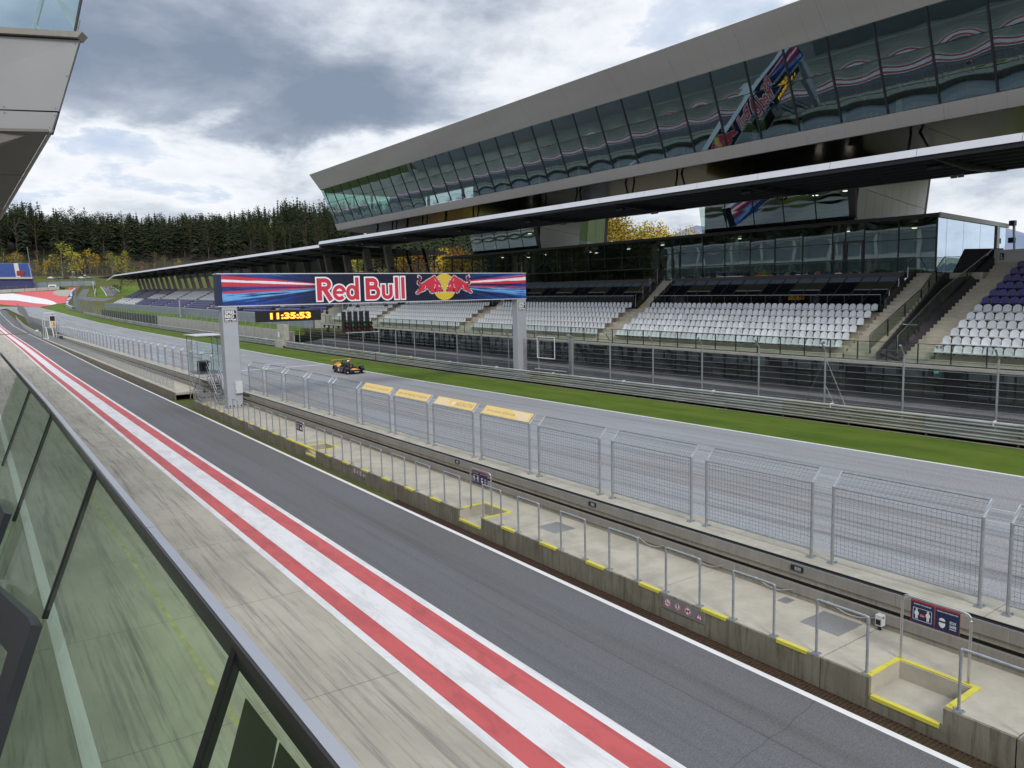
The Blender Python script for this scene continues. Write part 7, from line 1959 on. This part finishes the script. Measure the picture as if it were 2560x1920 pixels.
# ================================================================== FAR LEFT OBJECTS
z0 = 19.0
bs = thing('grandstand', 'blue seated distant grandstand at the left edge of turn one', 'grandstand', (12, 595, z0))
for k in range(14):
    mb = MB(); y = 590+1.15*k; z = 27.0+.72*k
    for a, b in ((-12, 26.0), (28.6, 34.4)):
        mb.box(a, b, y, y+.9, z, z+.6)
    mb.build('seat_row', 'stand_blue', bs)
mb = MB(); mb.hexa([(-12, 590, 26.4), (34.8, 590, 26.4), (34.8, 607, 36.5), (-12, 607, 36.5), (-12, 590, 26.9), (34.8, 590, 26.9), (34.8, 607, 37.1), (-12, 607, 37.1)]); mb.build('tier_slab', 'pale_wall', bs)
mb = MB(); mb.box(-12, 35.2, 590.5, 606, z0-1, 26.3); mb.build('base_wall', 'stand_navy', bs)
mb = MB(); mb.hexa([(34.8, 589.6, 19), (35.4, 589.6, 19), (35.4, 608, 19), (34.8, 608, 19), (34.8, 589.6, 27), (35.4, 589.6, 27), (35.4, 608, 38), (34.8, 608, 38)]); mb.build('side_wall', 'stand_navy', bs)
mb = MB(); mb.box(-12, 35, 589.3, 589.9, 26.2, 27.4); mb.build('front_rail', 'pale_wall', bs)
mb = MB(); mb.box(26.8, 30.6, 592, 594, 28.6, 31.5); mb.build('kiosk', 'car_red', bs)
mb = MB(); mb.tube([(35.2, 607, 38), (34.6, 606, 48)], .18, 5); mb.build('mast', 'galv', bs)
def wall_line(nm, label, cat, pts, h, m_, th=.5, seg=4.0, extra=None):
    o = thing(nm, label, cat, (pts[0][0], pts[0][1], ez(*pts[0])))
    for (a, b) in zip(pts, pts[1:]):
        n = max(1, int(math.hypot(b[0]-a[0], b[1]-a[1])/seg)); d = Vector((b[0]-a[0], b[1]-a[1], 0)).normalized(); nn = Vector((-d.y, d.x, 0))*th
        for i in range(n):
            p = [a[0]+(b[0]-a[0])*(i+.02)/n, a[1]+(b[1]-a[1])*(i+.02)/n]; q = [a[0]+(b[0]-a[0])*(i+.98)/n, a[1]+(b[1]-a[1])*(i+.98)/n]
            zp, zq = ez(*p)-.3, ez(*q)-.3
            mb = MB(); mb.hexa([(p[0], p[1], zp), (q[0], q[1], zq), (q[0]+nn.x, q[1]+nn.y, zq), (p[0]+nn.x, p[1]+nn.y, zp), (p[0], p[1], zp+h), (q[0], q[1], zq+h), (q[0]+nn.x, q[1]+nn.y, zq+h), (p[0]+nn.x, p[1]+nn.y, zp+h)])
            mt = m_ if isinstance(m_, str) else m_[i % len(m_)]
            mb.build('wall_segment', mt, o)
    return o
wall_line('concrete_barrier', 'low pale concrete wall behind the red run-off area', 'barrier', [(-20, 578), (16.3, 581), (50, 592)], 2.3, 'pale_wall', .5, 6)
wall_line('perimeter_wall', 'grey perimeter wall in front of the forest foot', 'wall', [(36, 600), (52, 606), (73.5, 608)], 3.6, 'wall_grey_blue', .4, 6)
wall_line('perimeter_wall', 'short pale wall beside the climbing service road', 'wall', [(67, 561), (70, 580)], 2.6, 'pale_wall', .4, 6)
wall_line('perimeter_wall', 'second short pale wall at the bend of the service road', 'wall', [(70, 590), (71.8, 606)], 3.4, 'pale_wall', .4, 6)
wall_line('tyre_wall', 'blue and white tyre wall curving round the end of the grass', 'barrier', [(43.6, 447), (45, 480), (47.5, 520), (49.8, 541), (53.5, 556), (55.5, 575), (60, 592)], 1.5, ['stand_blue', 'sign_white'], 1.2, 2.2)
def far_fence(label, pts, h, seg=5.0):
    o = thing('fence', label, 'fence', (pts[0][0], pts[0][1], ez(*pts[0])))
    mb = MB(); mb2 = MB()
    for a, b in zip(pts, pts[1:]):
        n = max(1, int(math.hypot(b[0]-a[0], b[1]-a[1])/seg))
        for i in range(n):
            p = (a[0]+(b[0]-a[0])*i/n, a[1]+(b[1]-a[1])*i/n); q = (a[0]+(b[0]-a[0])*(i+1)/n, a[1]+(b[1]-a[1])*(i+1)/n)
            zp, zq = ez(*p), ez(*q)
            m3 = MB(); m3.tube([(*p, zp-.3), (*p, zp+h)], .10, 4); m3.build('post', 'fence_grey', o)
            for k_ in range(9): mb2.tube([(*p, zp+.3+(h-.3)*k_/8), (*q, zq+.3+(h-.3)*k_/8)], .035, 3, False)
    x = mb2.build('wire_mesh', 'fence_grey', o); x['kind'] = 'stuff'
far_fence('tall grey debris fence curving away beyond the guardrail end', [(38.3, 331), (39.4, 380), (41.5, 420), (44.8, 447), (47, 480), (50.5, 520), (55, 551), (58.5, 580), (64.5, 608)], 5.5)
far_fence('grey wire fence across the grassy slope below the forest', [(38, 615), (60, 626), (85, 628), (118, 620)], 3.2)
far_fence('dark fence along the left stand on the run-off wall', [(-12, 583), (16, 586), (36, 590)], 3.4)
for i, (x, y, h) in enumerate(((61.5, 614, 8.5), (68.3, 612, 6.5))):
    o = thing('street_lamp', ['taller street lamp before the forest, left one', 'shorter street lamp beside the service road'][i], 'lamp', (x, y, ez(x, y)), 'distant street lamps')
    z = ez(x, y); mb = MB(); mb.tube([(x, y, z), (x, y, z+h)], .13, 5); mb.build('pole', 'fence_grey', o)
    mb = MB(); mb.box(x-1.4, x+.2, y-.3, y+.3, z+h, z+h+.35); mb.build('lamp_head', 'sign_white', o)
def tiny_car(x, y, label, m_, L_=4.2, g='parked cars far away'):
    o = thing('parked_car', label, 'car', (x, y, ez(x, y)), g); z = ez(x, y)
    mb = MB(); mb.loft([[(x-L_/2, yy, z+.35), (x+L_/2, yy, z+.35), (x+L_/2, yy, z+.8), (x+L_*.22, yy, z+.95), (x+L_*.08, yy, z+1.45), (x-L_*.32, yy, z+1.45), (x-L_*.45, yy, z+.95), (x-L_/2, yy, z+.85)] for yy in (y-.85, y+.85)]); mb.build('body', m_, o)
    for dx_ in (-L_*.32, L_*.32):
        mb = MB(); mb.disc((x+dx_, y-.9, z+.33), .33, (0,-1,0), -.2, 10); mb.build('wheel', 'rubber', o)
tiny_car(50.5, 594, 'small black car parked at the end of the pale wall', 'car_black', 5.5)
for i in range(6): tiny_car(49+4.8*i, 636+(i % 2), ['white', 'silver', 'dark', 'pale', 'white', 'grey'][i]+' tiny parked car behind the perimeter wall, number %s from the left' % ['one', 'two', 'three', 'four', 'five', 'six'][i], ['sign_white', 'galv', 'car_black', 'box_white', 'sign_white', 'galv'][i])
o = thing('white_cabin', 'small white cabin beside the black car at the run-off', 'cabin', (46, 594, ez(46, 594)))
mb = MB(); z = ez(46, 594); mb.box(43.8, 48.3, 593, 596, z, z+3.0); mb.build('body', 'sign_white', o)
mb = MB(); mb.box(44.3, 47.6, 592.9, 593, z+1.0, z+2.2); mb.build('window', 'galv_dark', o)
o = thing('orange_barrier', 'orange red block barrier at the edge of the gravel trap', 'barrier', (57.5, 591, ez(57.5, 591)))
z = ez(57.5, 591)
for i in range(4):
    mb = MB(); mb.box(55+1.6*i, 56.5+1.6*i, 590.6, 591.8, z, z+1.6); mb.build('block', 'orange_block', o)
# pit exit armco at the left edge
o = thing('guardrail', 'short curved grey guardrail at the pit exit, far left', 'guardrail', (13.6, 240, 1))
pp = [(13.2, 212), (13.0, 225), (13.3, 250), (14.0, 300), (15.5, 380), (17, 430)]
for a, b in zip(pp, pp[1:]):
    za, zb2 = ep(a[1]), ep(b[1]); mb = MB(); mb.plate([(a[0], a[1], za+.1), (b[0], b[1], zb2+.1), (b[0], b[1], zb2+1.35), (a[0], a[1], za+1.35)], (.12, 0, 0)); mb.build('rail_beam', 'rail_beam', o)
mb = MB(); mb.ball((13.1, 222, ep(222)+1.3), .4, 8, 6); mb.build('bollard_head', 'box_white', o)
far_fence('grey fence between pit exit and track at the left edge', [(15.8, 203), (15.8, 300), (17.5, 400), (20, 470)], 3.4, 4.0)
# distant mountains
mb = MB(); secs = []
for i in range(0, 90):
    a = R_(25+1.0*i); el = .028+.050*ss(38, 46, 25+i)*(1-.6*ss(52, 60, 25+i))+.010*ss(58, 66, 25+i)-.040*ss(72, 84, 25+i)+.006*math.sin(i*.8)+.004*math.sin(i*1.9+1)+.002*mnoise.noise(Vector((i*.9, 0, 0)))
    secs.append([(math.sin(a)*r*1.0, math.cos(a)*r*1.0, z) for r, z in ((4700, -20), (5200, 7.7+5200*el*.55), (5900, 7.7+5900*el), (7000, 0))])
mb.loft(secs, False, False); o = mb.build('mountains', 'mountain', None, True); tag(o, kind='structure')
# narrow inlay: driver hands etc. stay with the car; end of scene
